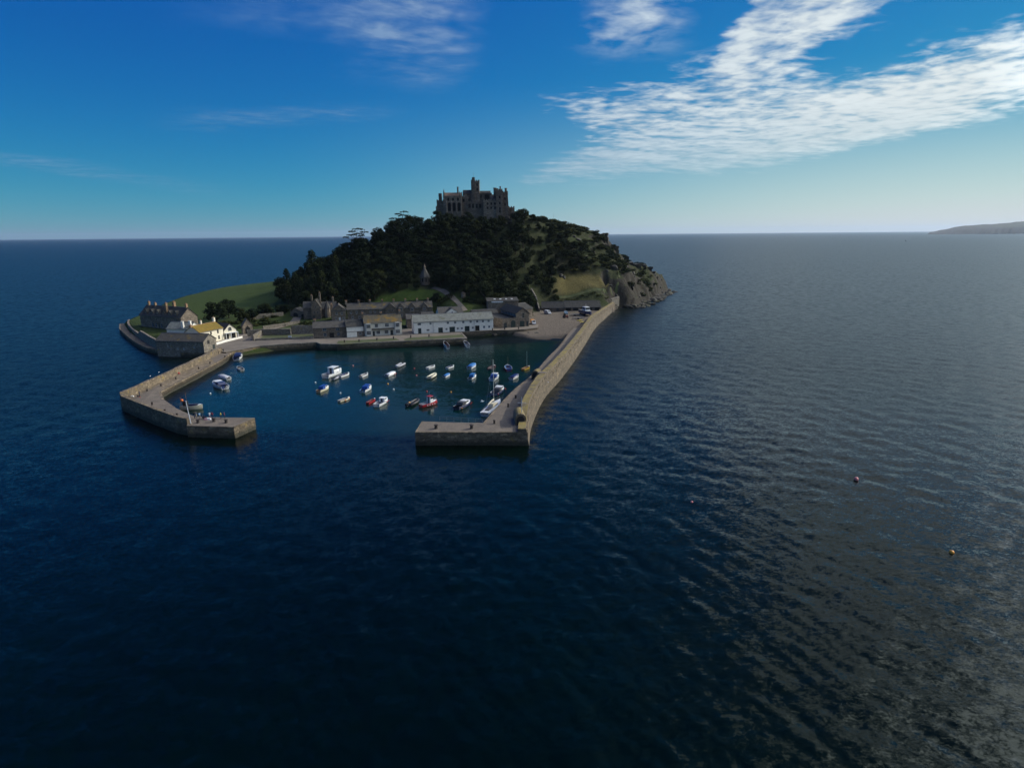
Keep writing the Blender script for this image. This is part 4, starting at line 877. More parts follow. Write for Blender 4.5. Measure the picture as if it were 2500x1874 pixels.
for x, w_, h in ((3.0, 2.6, 3.0), (7.2, 1.9, 2.3)): m = MB(); m.prism_y([(x + a, b) for a, b in arch_profile(w_, h)], -0.06, 0.05); m.build('archway', 'shadow_room', bn)
# gate arch
ga = thing('gate_arch', 'small gabled stone gateway with pointed arch at the top of the lane', 'gateway', (-128.8, 290.6, 2.56), R(38))
m = MB(); m.add([(0, 0, -1), (4.6, 0, -1), (4.6, 0, 3.8), (2.3, 0, 6.9), (0, 0, 3.8), (0, 2.2, -1), (4.6, 2.2, -1), (4.6, 2.2, 3.8), (2.3, 2.2, 6.9), (0, 2.2, 3.8)], [(0, 1, 2, 3, 4), (1, 6, 7, 2), (6, 5, 9, 8, 7), (5, 0, 4, 9)]); m.build('wall', 'granite_castle_pale', ga)
m = MB(); m.prism_y([(2.3 + a, b) for a, b in [(-1.2, 0), (1.2, 0), (1.2, 2.2), (.8, 3.1), (0, 3.9), (-.8, 3.1), (-1.2, 2.2)]], -0.06, 0.05); m.build('archway', 'shadow_room', ga)
m = MB(); m.prism_y([(-.3, 3.6), (2.3, 7.0), (4.9, 3.6), (4.9, 3.9), (2.3, 7.4), (-.3, 3.9)], -0.15, 2.4); m.build('roof', 'slate_grey', ga)
def stone_wall(label, pts, h, th=0.6, z=2.5, mat_='granite_wall', name='garden_wall', ztop=None):
    m = MB(); p = densify([q[:2] for q in pts], 3); n = len(p)
    zt = [z + h] * n if ztop is None else [ztop[0] + (ztop[1] - ztop[0]) * i / (n - 1) for i in range(n)]
    wall_strip(m, offset_path(p, th), p, z - 1.5, zt, zt, 0.08); return tag(m.build(name, mat_), label, 'wall')
stone_wall('garden wall of rough stone between gateway and lawn', [(-124, 284), P_(640, 818.5), P_(710, 818)], 3.0)
stone_wall('tall garden wall meeting the stone cottage', [P_(712, 815.5), P_(767, 814.5)], 4.2)
stone_wall('short wall end beside the lane below the gateway', [P_(620, 831), P_(640, 819)], 2.6)
stone_wall('low kerb wall between the quay road and the lawn', [P_(622, 831.5), P_(700, 828.5), P_(766, 826.5)], 0.9, 0.5)
stone_wall('sloping wall climbing from the yard to the wood', [(17, 362), (15.5, 374), (13, 384)], 3, 0.8, 3.0, ztop=(hz(17, 362) + 2.2, hz(13, 384) + 2.0))
stone_wall('pale garden wall among shrubs behind the gateway', [(-141, 329), (-127, 340)], 2.0, 0.6, 5.0)
stone_wall('low pale wall along the lodge drive', [(-124, 303), (-112, 322)], 1.6, 0.5, 3.0)
tb = G(708, 826, 2.6); t = thing('white_bench', 'small white sign board on the lawn by the garden wall', 'sign', tb)
m = MB(); m.box(-.8, .8, -.05, .05, .5, 1.2); m.build('board', 'window_white', t)
for x in (-.6, .6): m = MB(); m.box(x - .05, x + .05, -.04, .04, 0, .5); m.build('leg', 'window_white', t)
# left cluster ---------------------------------------------------------------------
bast = [(-216, 335), (-205, 317), (-193.5, 302), (-180, 285), (-167, 269.5), (-157, 259), (-146, 251.8), (-136, 247.6), (-124.5, 245.8), (-121, 250), (-128, 268), (-150, 292), (-185, 325), (-208, 345)]
bs = thing('bastion', 'rounded stone bastion rising from the sea at the left tip', 'sea wall')
m = MB(); m.prism(bast, -3, 2.0); m.build('footing', 'granite_tide', bs)
bw_ = densify(smooth_path([(-213, 338), (-203, 321), (-190, 303), (-177, 287), (-164, 271.5), (-156, 262), (-147.6, 252.6)], 1), 4)
m = MB(); wall_strip(m, offset_path(bw_, 0.9), bw_, 0.0, [4.0 if p[1] > 285 else 5.8 for p in bw_], [4.0 if p[1] > 285 else 5.8 for p in bw_], 0.4); m.build('parapet', 'granite_house', bs)
bh = house('boathouse', 'long stone boathouse with mossy slate roof inside the sea wall', (-147.2, 249.8), (-125.8, 246.0), 8.2, 4.6, 7.0, wall='granite_wall', roof='slate_spots', base=2.0, sill_drop=2.5, cat='boathouse',
           op=[('w', .26, 1.8, 1.1, 1.3), ('w', .45, 1.0, 1.0, .8), ('w', .58, 1.0, 1.0, .8), ('w', .8, 1.8, 1.2, .8)])
m = MB(); m.box(bh['L'] + .02, bh['L'] + .08, 2.5, 3.9, 3.2, 4.6); m.build('gable_window', 'shadow_room', bh)
m = MB(); m.box(bh['L'] + .02, bh['L'] + .08, 5.5, 7.0, .3, 2.4); m.build('side_door', 'door_dark', bh)
dh = house('dormer_house', 'large dark stone house with six roof dormers and tall chimneys at the left point', (-189.5, 311), (-161, 296.5), 9.0, 6.0, 10.2, wall='granite_house', roof='slate_dark', base=4.0, sill_drop=2,
           op=[('w', a, .3, 1.5, 1.9, 'window_blue') for a in (.3, .38, .52, .66)] + [('d', .45, 0, 1.4, 2.2)] + [('w', a, 3.6, 1.0, 1.4, 'window_stone') for a in (.1, .25, .4, .55, .7, .88)],
           ch=[(.06, .5, 1.9, .9, .9, 'chimney_brick', 1), (.22, .5, 1.4, .9, .9, 'chimney_brick', 1), (.6, .22, 2.0, 1.1, 1.0, 'chimney_brick', 2), (.66, .55, 2.4, 1.3, 1.1, 'chimney_brick', 3), (.97, .5, 1.8, 1.0, 1.0, 'chimney_brick', 1)])
for k in range(6): gable_dormer(dh, dh['L'] * (.13 + .145 * k), 2.2, .7, 5.6, 7.6, 8.9, 3.6, roof='slate_dark', win=([0], 6.3, .9, 1.2), frame='window_stone')
gb = house('grey_roofed_store', 'low white walled store with pale grey hipped roof behind the boathouse', (-161, 283), (-149.5, 281), 8, 3.6, 6.2, wall='white_wash', roof='slate_pale', base=3.0, ch=[(.7, .1, .8, .9, .9, 'white_wash', 0), (.98, .2, 1.0, .9, .9, 'white_wash', 0)], cat='store')
wh = house('white_house', 'sunlit white house with yellow lichened roof beside the lane', (-134.8, 261.5), (-131.0, 275.2), 7.5, 5.4, 7.9, wall='cream_white', roof='slate_ochre', base=2.56, ch=[(.62, .9, 1.2, .7, .7, 'cream_white', 1), (.98, .55, 2.0, .9, .9, 'cream_white', 1), (-.03, .5, .6, 1.0, 1.0, 'chimney_brick', 1)],
           op=[('w', .47, 3.4, 1.0, 1.6, 'window_stone'), ('w', .77, 3.4, 1.1, 1.7, 'window_stone'), ('w', .79, .7, 1.1, 1.7, 'window_stone'), ('d', .55, 0, 1.0, 2.1, 'window_white')])
an = thing('white_annexe', 'white gabled annexe with arched fan window and dark porch, right of white house', 'house', (-130.9, 275.6, 2.56), R(57))
m = MB(); m.add([(0, 0, -1), (6.2, 0, -1), (6.2, 0, 3.9), (3.1, 0, 6.6), (0, 0, 3.9), (0, 9, -1), (6.2, 9, -1), (6.2, 9, 3.9), (3.1, 9, 6.6), (0, 9, 3.9)], [(0, 1, 2, 3, 4), (1, 6, 7, 2), (6, 5, 9, 8, 7), (5, 0, 4, 9)]); m.build('wall', 'cream_white', an)
m = MB(); m.add([(-.3, -.2, 3.65), (3.1, -.2, 6.65), (6.5, -.2, 3.65), (6.5, -.2, 3.85), (3.1, -.2, 6.95), (-.3, -.2, 3.85)] + [(-.3, 9.2, 3.65), (3.1, 9.2, 6.65), (6.5, 9.2, 3.65), (6.5, 9.2, 3.85), (3.1, 9.2, 6.95), (-.3, 9.2, 3.85)], [(0, 1, 4, 5), (1, 2, 3, 4), (0, 6, 7, 1), (1, 7, 8, 2), (3, 9, 10, 4), (4, 10, 11, 5), (6, 11, 10, 7), (7, 10, 9, 8), (2, 8, 9, 3), (5, 11, 6, 0)]); m.build('roof', 'slate_dark', an)
m = MB(); m.prism_y([(3.1 + a, 3.6 + b) for a, b in arch_profile(1.7, 1.7)], -0.05, 0.04); fw_ = m.build('fan_window', 'glass', an)
for k in range(3): m = MB(); m.box(2.5 + k * .6 - .04, 2.5 + k * .6 + .04, -.08, -.05, 3.6, 4.9 if k == 1 else 4.7); m.build('glazing_bar', 'window_white', fw_)
m = MB(); m.box(.3, 2.2, -.05, .03, 0, 2.7); m.build('doorway', 'shadow_room', an); m = MB(); m.box(3.2, 5.6, -.05, .03, 0, 2.7); m.build('doorway', 'shadow_room', an)
m = MB(); m.box(0, 6.2, -1.5, 0.0, 2.75, 2.95); m.build('porch_roof', 'window_white', an)
for x in (.15, 2.6, 6.0): m = MB(); m.box(x - .12, x + .12, -1.4, -1.15, 0, 2.75); m.build('porch_post', 'window_white', an)
fw0 = [(-128.2, 259.5), (-127.2, 269), (-124.4, 279.5)]
stone_wall('low whitewashed wall with white railing in front of the white house', fw0, 1.0, 0.35, 2.5, 'white_wash', 'front_wall')

# ------------------------------------------------------------------ castle
CY = 430.0
def cX(px): return D(px, 500, CY).x
def cZ(py): return D(1150, py, CY).z
ca = thing('castle', 'granite castle with church tower and crenellated walls crowning the hill', 'castle', (0, 0, 0))
def crenels(m, x0, x1, y0, y1, z, s=0.9, h=0.8):
    n = max(2, int((x1 - x0) / (2 * s)))
    for i in range(n + 1):
        x = x0 + (x1 - x0 - s) * i / n; m.box(x, x + s, y0 - .03, y0 + .5, z, z + h); m.box(x, x + s, y1 - .5, y1 + .03, z, z + h)
    n = max(2, int((y1 - y0) / (2 * s)))
    for i in range(1, n):
        y = y0 + (y1 - y0 - s) * i / n; m.box(x0 - .03, x0 + .5, y, y + s, z, z + h); m.box(x1 - .5, x1 + .03, y, y + s, z, z + h)
def block(name, p0, p1, pt, pb, y0, y1, mat_='granite_castle', cren=True, parent=None):
    m = MB(); x0, x1 = cX(p0), cX(p1); zt, zb = cZ(pt), cZ(pb) - 5; m.box(x0, x1, CY + y0, CY + y1, zb, zt)
    m.box(x0 - .15, x1 + .15, CY + y0 - .15, CY + y1 + .15, zt - 1.1, zt - .8)
    if cren: crenels(m, x0, x1, CY + y0, CY + y1, zt)
    return m.build(name, mat_, parent or ca)
def cwin(part, px, py, w_, h, y, arch=False, mat_='shadow_room'):
    m = MB(); x, z = cX(px), cZ(py)
    prof = [(x + a, z - h / 2 + b) for a, b in (arch_profile(w_, h, 6) if arch else [(-w_ / 2, 0), (w_ / 2, 0), (w_ / 2, h), (-w_ / 2, h)])]
    m.prism_y(prof, CY + y - .06, CY + y + .04); wn = m.build('window', mat_, part)
    return wn
b = block('west_turret', 1064.5, 1082.5, 489, 516, 4, 12); block('turret_base', 1062.5, 1070, 502, 516, 3, 9, cren=False); block('chimney_tower', 1069, 1076.2, 473, 495, 6, 9.5)
hallB = block('great_hall', 1082.5, 1127, 477.5, 516, 0, 11, 'granite_castle_pale', cren=False)
m = MB(); x0, x1 = cX(1084), cX(1126.5); y0, y1 = CY + .3, CY + 10.7; m.prism_x([(y0, cZ(478.5)), (y1, cZ(478.5)), ((y0 + y1) / 2, cZ(468.6))], x0, x1); m.build('hall_roof', 'roof_copper', ca)
m = MB(); m.prism_x([(CY - .1, cZ(480)), (CY + 11.1, cZ(480)), (CY + 5.5, cZ(464.5))], cX(1082), cX(1083.8)); m.prism_x([(CY - .1, cZ(480)), (CY + 11.1, cZ(480)), (CY + 5.5, cZ(466.5))], cX(1125.6), cX(1127)); m.lathe([(.6, cZ(478)), (.5, cZ(470)), (.05, cZ(460.5))], 6, (cX(1084.6), CY + .4)); m.lathe([(.5, cZ(480)), (.4, cZ(473)), (.05, cZ(465.5))], 6, (cX(1123), CY + .4)); m.build('hall_gable', 'granite_castle', ca)
m = MB(); m.box(cX(1115.6), cX(1119), CY + 4, CY + 5.6, cZ(476), cZ(456)); m.box(cX(1115.2), cX(1119.4), CY + 3.8, CY + 5.8, cZ(456), cZ(454.8)); m.build('chimney', 'granite_castle', ca)
for px in (1096.8, 1108.4, 1120.5): cwin(hallB, px, 504.5, 2.1, 5.6, 0, True); cwin(hallB, px - 2, 486, 1.3, 2.0, 0, True)
for px in (1090.5, 1102.6, 1114.3, 1126): m = MB(); x = cX(px); m.prism_x([(CY - 1.2, cZ(520)), (CY, cZ(520)), (CY, cZ(490)), (CY - .7, cZ(495))], x - .35, x + .35); m.build('buttress', 'granite_castle_pale', ca)
m = MB()
link_b = block('link_range', 1126, 1142, 480, 516, 2.5, 9, 'granite_castle_pale')
m.prism_y([(cX(1127.5), cZ(481)), (cX(1140.5), cZ(481)), (cX(1137), cZ(472.5))], CY + 2.2, CY + 9); m.build('small_gable', 'granite_castle_pale', ca)
for px, py in ((1131.5, 488.5), (1144, 488)): cwin(link_b, px, py, 1.5, 2.0, 2.5 if px < 1140 else 4)
ch_ = block('church_wall', 1129, 1200, 469.5, 510, 6, 15, 'granite_castle', cren=False)
m = MB(); m.prism_x([(CY + 5.8, cZ(470.2)), (CY + 15.2, cZ(470.2)), (CY + 10.5, cZ(461.0))], cX(1128.5), cX(1152)); m.prism_x([(CY + 5.8, cZ(472)), (CY + 15.2, cZ(472)), (CY + 10.5, cZ(463.6))], cX(1167), cX(1197)); m.build('church_roof', 'slate_dark', ca)
tw = block('church_tower', 1150, 1170.3, 440.5, 480, 5.2, 11.2, 'granite_castle'); st2 = block('stair_turret', 1152.6, 1159.4, 434.6, 480, 4.2, 6.6, 'granite_castle')
for py in (449, 461): cwin(tw, 1165, py, 1.0, 2.0, 5.2, True)
m = MB(); p = (cX(1156), CY + 5.5); m.tube([(p[0], p[1], cZ(434.6)), (p[0], p[1], cZ(419))], [.09, .05], 6); m.build('flagstaff', 'rail_grey', ca)
cwin(ch_, 1188, 482, 3.2, 5.2, 6, True); cwin(ch_, 1151.5, 481.5, 1.0, 2.0, 6); cwin(ch_, 1174, 478, 1.0, 2.2, 6, True)
lt = block('lower_terrace', 1140.5, 1182, 493.5, 516, 1.5, 7, 'granite_castle')
for px in (1146, 1154.5, 1163.5, 1172): cwin(lt, px, 502, 1.5, 3.0, 1.5)
rb = block('private_wing', 1180.5, 1214, 490, 524, -1.5, 9, 'granite_castle_pale', cren=True)
for px in (1190.5, 1199.5, 1208.5):
    for py in (498, 508.0): cwin(rb, px, py, 1.1, 1.5, -1.5)
m = MB(); m.prism_x([(CY - 1, cZ(489.5)), (CY + 8.5, cZ(489.5)), (CY + 6.5, cZ(474))], cX(1197), cX(1212)); m.build('wing_roof', 'slate_dark', ca)
t1 = block('corner_tower', 1211, 1227, 465.5, 528, -2.5, 6, 'granite_castle_pale'); t2 = block('victorian_wing', 1226.5, 1240, 470, 528, -.5, 12, 'granite_castle')
for py in (482.5, 497, 510, 517): cwin(t1, 1220.5, py, 1.0, 1.7, -2.5)
for py in (486, 500): cwin(t2, 1233, py, .9, 1.6, -.5)
for px, p0, p1, r_ in ((1208.7, 460.5, 475, 1.0), (1214.8, 462, 466, .5), (1221.7, 457.2, 466, .45), (1235.2, 461.5, 471, .75)):
    m = MB(); m.lathe([(r_, cZ(p1) - 1), (r_, cZ(p0)), (r_ * 1.25, cZ(p0) + .1), (r_ * 1.2, cZ(p0) + .5)], 8, (cX(px), CY + 1.5)); m.build('chimney', 'granite_castle', ca)
m = MB(); m.prism_y([(cX(1239.5), cZ(530)), (cX(1243.5), cZ(530)), (cX(1241.5), cZ(503)), (cX(1239.6), cZ(470))], CY, CY + 8); m.build('buttress', 'granite_castle', ca)
tr = block('terrace_wall', 1241, 1256, 506.5, 524, 4, 12, 'granite_castle'); block('parapet_end', 1250, 1256.2, 507.2, 524, 3, 5, 'granite_castle_pale', cren=False)
# dairy and beehive
da = thing('dairy', 'octagonal stone dairy with pointed stone roof and lantern beside the wood', 'building', D(1038, 697, 366))
dz_ = hz(da.location.x, 366); da.location.z = dz_
m = MB(); m.lathe([(2.9, -1), (2.9, 3.8), (3.1, 3.9)], 8); m.build('wall', 'granite_castle_pale', da)
m = MB(); m.lathe([(3.3, 3.7), (2.7, 5.0), (1.5, 7.2), (.8, 8.4)], 8); m.build('roof', 'slate_grey', da)
m = MB(); m.lathe([(.62, 8.3), (.55, 9.4), (.75, 9.5), (.3, 10.6), (.04, 11.8)], 8); m.build('lantern', 'granite_castle_pale', da)
for k in range(8):
    a = k * math.pi / 4 + math.pi / 8; m = MB(); m.prism_y([(u, 1.0 + v) for u, v in arch_profile(.9, 2.2, 6)], -.05, .05); o = m.build('arched_window', 'shadow_room', da); o.rotation_euler = (0, 0, a + math.pi / 2); o.location = (2.72 * math.cos(a), 2.72 * math.sin(a), 0)
p = D(1131, 729, 345); t = thing('beehive_shelter', 'small round thatched summerhouse at the end of the hedge', 'summerhouse', (p.x, p.y, hz(p.x, p.y)))
m = MB(); m.lathe([(1.25, -.5), (1.25, 1.6)], 10); m.build('wall', 'granite_castle_pale', t); m = MB(); m.lathe([(1.45, 1.5), (1.3, 2.1), (.8, 2.8), (.1, 3.1)], 10); m.build('roof', 'roof_copper', t)

# ------------------------------------------------------------------ trees
def leaf_cloud(clumps, per, leaf, seed, spread=0.55, mat_='leaf_wood'):
    r = np.random.RandomState(seed); V = []; n = 0
    for (c, rad) in clumps:
        k = int(per * rad ** 1.6) + 6; d = r.normal(size=(k, 3)); d /= np.linalg.norm(d, axis=1)[:, None]
        pos = np.array(c) + d * rad * r.uniform(0.35, 1.0, (k, 1)) ** spread * np.array([1, 1, 0.8])
        nrm = d + np.array([0, 0, 0.35]) + r.normal(0, 0.38, (k, 3)); nrm /= np.linalg.norm(nrm, axis=1)[:, None]
        a = np.cross(nrm, r.normal(size=(k, 3))); a /= np.linalg.norm(a, axis=1)[:, None]; b = np.cross(nrm, a)
        s = leaf * r.uniform(0.6, 1.4, (k, 1)); a, b = a * s, b * s * 0.7
        V.append(np.stack([pos - a - b * .4, pos + a * .1 - b, pos + a, pos - a * .2 + b], 1).reshape(-1, 3)); n += k
    V = np.concatenate(V); me = bpy.data.meshes.new('crown'); me.vertices.add(len(V)); me.vertices.foreach_set('co', V.astype(np.float32).ravel())
    me.loops.add(n * 4); me.loops.foreach_set('vertex_index', np.arange(n * 4, dtype=np.int32)); me.polygons.add(n); me.polygons.foreach_set('loop_start', np.arange(0, n * 4, 4, dtype=np.int32))
    me.update(calc_edges=True); me.materials.append(M[mat_]); return me
def trunk_mesh(h, r0, limbs, seed):
    q = random.Random(seed); m = MB(); top = (q.uniform(-.3, .3), q.uniform(-.3, .3), h); m.tube([(0, 0, -1.5), (q.uniform(-.15, .15), q.uniform(-.15, .15), h * .5), top], [r0, r0 * .75, r0 * .45], 7)
    for (e, z) in limbs: m.tube([(0, 0, z), ((e[0]) * .55, (e[1]) * .55, z + (e[2] - z) * .45), e], [r0 * .45, r0 * .3, r0 * .12], 5)
    return m.mesh('trunk', 'trunk_bark')
def broad_tree(seed, R_=1.0, mat_='leaf_wood'):
    """unit tree about 10 m tall"""
    q = random.Random(seed); cl = []; limbs = []
    for k in range(24):
        a = q.uniform(0, 6.283); zz = q.uniform(-.75, 1); rr = math.sqrt(max(0, 1 - zz * zz)) * q.uniform(.55, 1.05)
        c = (3.3 * rr * math.cos(a), 3.3 * rr * math.sin(a), 6.0 + 3.3 * zz * q.uniform(.85, 1.1)); cl.append((c, q.uniform(.9, 1.7)))
        if k % 5 == 0: limbs.append((c, q.uniform(2, 4)))
    cl += [((0, 0, 6), 2.0), ((0, 0, 4.5), 1.8)]
    return leaf_cloud(cl, 62, .25, seed, mat_=mat_), trunk_mesh(5.5, .32, limbs, seed)
def cone_tree(seed, mat_='leaf_pine'):
    q = random.Random(seed); cl = []; limbs = []
    for k in range(30):
        t_ = k / 29; z = 1.8 + 8.4 * t_; rr = (1 - t_) ** .75 * 2.9 * q.uniform(.6, 1.15) + .2; a = k * 2.4 + q.uniform(-.4, .4)
        cl.append(((rr * math.cos(a), rr * math.sin(a), z), q.uniform(.75, 1.25) * (1.15 - .4 * t_)))
        if k % 4 == 0: limbs.append(((rr * math.cos(a), rr * math.sin(a), z), z - .6))
    cl += [((0, 0, z), 1.3 - .08 * z) for z in (3, 5, 7, 9)]
    return leaf_cloud(cl, 50, .25, seed, mat_=mat_), trunk_mesh(9, .3, limbs, seed)
BROAD = [broad_tree(100 + k) for k in range(6)]; CONE = [cone_tree(200 + k) for k in range(3)]
def bush(seed, mat_='leaf_shrub'):
    q = random.Random(seed); cl = [((q.uniform(-.8, .8), q.uniform(-.8, .8), q.uniform(.15, .75)), q.uniform(.3, .6)) for _ in range(11)]
    V = leaf_cloud(cl, 60, .15, seed, mat_=mat_); m = MB()
    for k in range(4): a = k * 1.6; m.tube([(0, 0, -.3), (.4 * math.cos(a), .4 * math.sin(a), .45)], [.06, .02], 5)
    return V, m.mesh('stem', 'trunk_bark')
BUSH = [bush(300 + k) for k in range(5)]; BUSHD = [bush(320 + k, 'leaf_wood') for k in range(3)]; BUSHB = bush(340, 'leaf_bronze')
def plant(name, protos, loc, sc, label, cat, group, stem='trunk', sz=None):
    c, t_ = protos; t = thing(name, label, cat, loc, rnd.uniform(0, 6.28), group); s = sc if isinstance(sc, tuple) else (sc, sc, sz or sc); t.scale = s
    link('crown', c, t); link(stem, t_, t); return t
WOOD = [(-140, 370), (-122, 352), (-100, 345), (-80, 346), (-71, 354), (-58, 361), (-52, 367), (-44, 366), (-34, 352), (-28, 343), (-12, 342), (8, 346), (12, 372), (16, 392), (30, 404), (46, 418), (50, 430), (36, 442), (14, 440), (6, 428), (0, 420), (-50, 420), (-66, 424), (-84, 430), (-112, 428), (-134, 424), (-146, 398)]
pts = []
for _ in range(9000):
    x, y = rnd.uniform(-150, 52), rnd.uniform(341, 444)
    if len(pts) >= 296: break
    if not bool(inpoly(np.array([x]), np.array([y]), WOOD)[0]): continue
    if min([math.hypot(x - a, y - b) for a, b in pts] or [99]) < 5.7: continue
    if math.hypot(x - da.location.x, y - da.location.y) < 6: continue
    if inpoly(np.array([x]), np.array([y]), LAWN)[0] or (y < 368 and abs(x - da.location.x) < 7) or (-40 < x < -22 and y < 362 - (x + 40) * 1.0): continue
    pts.append((x, y))
def wood_zone(x, y):
    c = 'at the left end' if x < -95 else 'below the castle walls' if y > 405 and x < 5 else 'on the right shoulder' if x > 5 else 'in the middle' if y > 372 else 'along the lower edge'
    return c
ZS = height(np.array([p[0] for p in pts]), np.array([p[1] for p in pts]))
for (x, y), z in zip(pts, ZS):
    near_castle = max(0, 1 - abs(y - 420) / 16) * (1 if x > -62 else .2); s = rnd.uniform(.8, 1.45) * (1 - .12 * near_castle)
    if x > 10: s *= .68
    if x < -100 and y < 400 and rnd.random() < .35: plant('conifer_tree', rnd.choice(CONE), (x, y, z - .3), (s * 1.05, s * 1.05, s * 1.15), 'dark conifer among the leafy trees ' + wood_zone(x, y) + ' of the hillside wood', 'tree', 'conifers in the hillside wood')
    else: plant('woodland_tree', rnd.choice(BROAD), (x, y, z - .8), (s * rnd.uniform(.9, 1.2), s * rnd.uniform(.9, 1.2), s * rnd.uniform(.8, 1.1)), 'dark round leafy tree ' + wood_zone(x, y) + ' of the dense hillside wood', 'tree', 'trees ' + wood_zone(x, y) + ' of the wood')
for px, py, Y, hgt, kind, lab in [(762, 655, 398, 21, 'c', 'tallest broad conifer at the left edge of the wood'), (685, 690, 405, 11, 'b', 'round dark tree standing apart left of the wood'), (735, 672, 402, 13, 'c', 'dark conifer leaning on the tallest conifer, left edge of the wood'), (805, 645, 405, 13, 'b', 'tall tree right of the tallest conifer'), (925, 585, 425, 13, 'b', 'upright tree on the skyline right of the lone pine'), (1010, 535, 424, 10, 'b', 'dense tree on the skyline between pine and castle')]:
    p = D(px, py, Y); z = hz(p.x, Y); plant('conifer_tree' if kind == 'c' else 'skyline_tree', CONE[1] if kind == 'c' else BROAD[2], (p.x, Y, z - .5), (hgt / 10 * (1.05 if kind == 'c' else 1), hgt / 10, hgt / 10.5), lab, 'tree', 'trees on the left skyline of the wood')
# umbrella pines against the sky
def umbrella_pine(label, px, py_base, Y, pads, fork, seed):
    """pads: (dx, height, half width) of each flat layer of foliage in metres from the foot"""
    b = D(px, py_base, Y); zg = hz(b.x, Y); dz0 = b.z - zg; q = random.Random(seed)
    t = thing('umbrella_pine', label, 'tree', (b.x, Y, zg), 0, 'lone pines on the skyline'); cl = []; m = MB()
    fx, fz = fork[0], fork[1] + dz0; m.tube([(0, 0, -1), (fx * .4, 0, dz0 + fork[1] * .5), (fx, 0, fz)], [.5, .42, .34], 7)
    for dx, hh, hw in pads:
        z = hh + dz0; yo = q.uniform(-.35, .35) * hw
        m.tube([(fx, 0, fz), ((fx + dx) / 2, yo * .6, fz + (z - fz) * .55), (dx, yo, z - .2)], [.2, .15, .07], 5)
        for k in range(int(6 + hw * 5)):
            a = q.uniform(0, 6.283); r = hw * math.sqrt(q.random()); cl.append(((dx + r * math.cos(a), yo + r * math.sin(a) * .85, z + (1 - (r / hw) ** 2) * hw * .16 + q.uniform(-.12, .12)), q.uniform(.42, .68)))
    m.build('trunk', 'trunk_bark', t); link('crown', leaf_cloud(cl, 80, .17, seed, mat_='leaf_pine'), t)
umbrella_pine('lone umbrella pine standing clear above the wood on the left skyline', 874, 607, 418, [(.3, 12.3, 4.6), (-3.2, 11.0, 3.0), (5.0, 10.6, 2.8), (-3.6, 8.6, 3.6), (-7.6, 7.4, 2.0), (.4, 9.4, 3.6), (-6.0, 3.6, 2.2), (-8.6, 2.2, 1.2), (-.4, 5.4, 1.8), (3.0, 8.4, 2.2), (-3.5, 1.2, 1.6)], (-1.4, 3.8), 5)
umbrella_pine('layered umbrella pine on the skyline just left of the castle', 977, 561, 428, [(3.2, 11.6, 2.6), (-1.0, 10.2, 2.4), (2.4, 9.2, 3.0), (-3.6, 7.2, 3.4), (0, 6.4, 2.8), (-5.0, 4.2, 3.0), (-2.0, 2.6, 3.4), (2.6, 5.2, 2.6), (-6.6, 1.6, 2.0)], (.2, 3.0), 9)
# garden trees and shrubs by the village
for px, py, z0, hh, ww, pr, lab in [(530, 788, 4, 10.5, 13, BROAD[1], 'broad dark tree behind the yellow roofed house'), (560, 778, 4, 10, 9, BROAD[3], 'darker taller tree beside the broad tree behind the white house'), (590, 785, 4, 7, 7, BROAD[0], 'rounded tree left of the gateway'), (618, 782, 4, 6, 6, BROAD[4], 'small tree behind the gateway'),
                                    (648, 775, 4, 6.5, 9, BROAD[5], 'low spreading tree left of the coach house'), (690, 770, 4.5, 5, 8, BROAD[2], 'low tree touching the coach house'), (1018, 706, 0, 5.5, 5, BROAD[1], 'small tree on the lawn below the dairy'), (1062, 700, 0, 6, 7, BROAD[3], 'pale green tree right of the dairy'), (1110, 697, 0, 6, 6, BROAD[5], 'rounded tree above the path'),
                                    (1066, 752, 0, 5, 6, BROAD[0], 'bright shrubby tree at the right end of the terrace'), (600, 735, 0, 2.6, 9, BROAD[4], 'low bushy thicket at the upper edge of the left field'), (640, 722, 0, 3.5, 11, BROAD[2], 'spreading dark thicket at the top of the left field'), (965, 722, 0, 4, 5, BROAD[3], 'shrubby tree at the left edge of the lawn')]:
    if hh < 4: pr = BUSHD[0]; hh *= 6; ww *= 3.6
    p = G(px, py, z0) if z0 else D(px, py, {1018: 357, 1062: 362, 1110: 352, 1066: 345, 600: 420, 640: 410, 965: 356}[px]); z = hz(p.x, p.y)
    plant('garden_tree', pr, (p.x, p.y, z - hh * .16), (ww / 7.0, ww / 7.0, hh / 8.2), lab, 'tree', 'garden trees around the village')
p = D(882, 728, 352); plant('bronze_shrub', BUSHB, (p.x, p.y, hz(p.x, p.y) - .2), 3.4, 'pale bronze leaved shrub behind the terrace roofs', 'shrub', None, 'stem')
for k in range(80):
    for _ in range(30):
        x, y = rnd.uniform(-152, -96), rnd.uniform(302, 352)
        if not (-128 < x < -88 and 322 < y < 346) and not (y < 312 and x > -134): break
    s = rnd.uniform(1.0, 2.4); plant('garden_shrub', rnd.choice(BUSH + BUSHD), (x, y, hz(x, y) - .2), (s, s, s * .9), 'dark rounded shrub in the gardens around the gothic lodge', 'shrub', 'shrubs in the lodge gardens', 'stem')
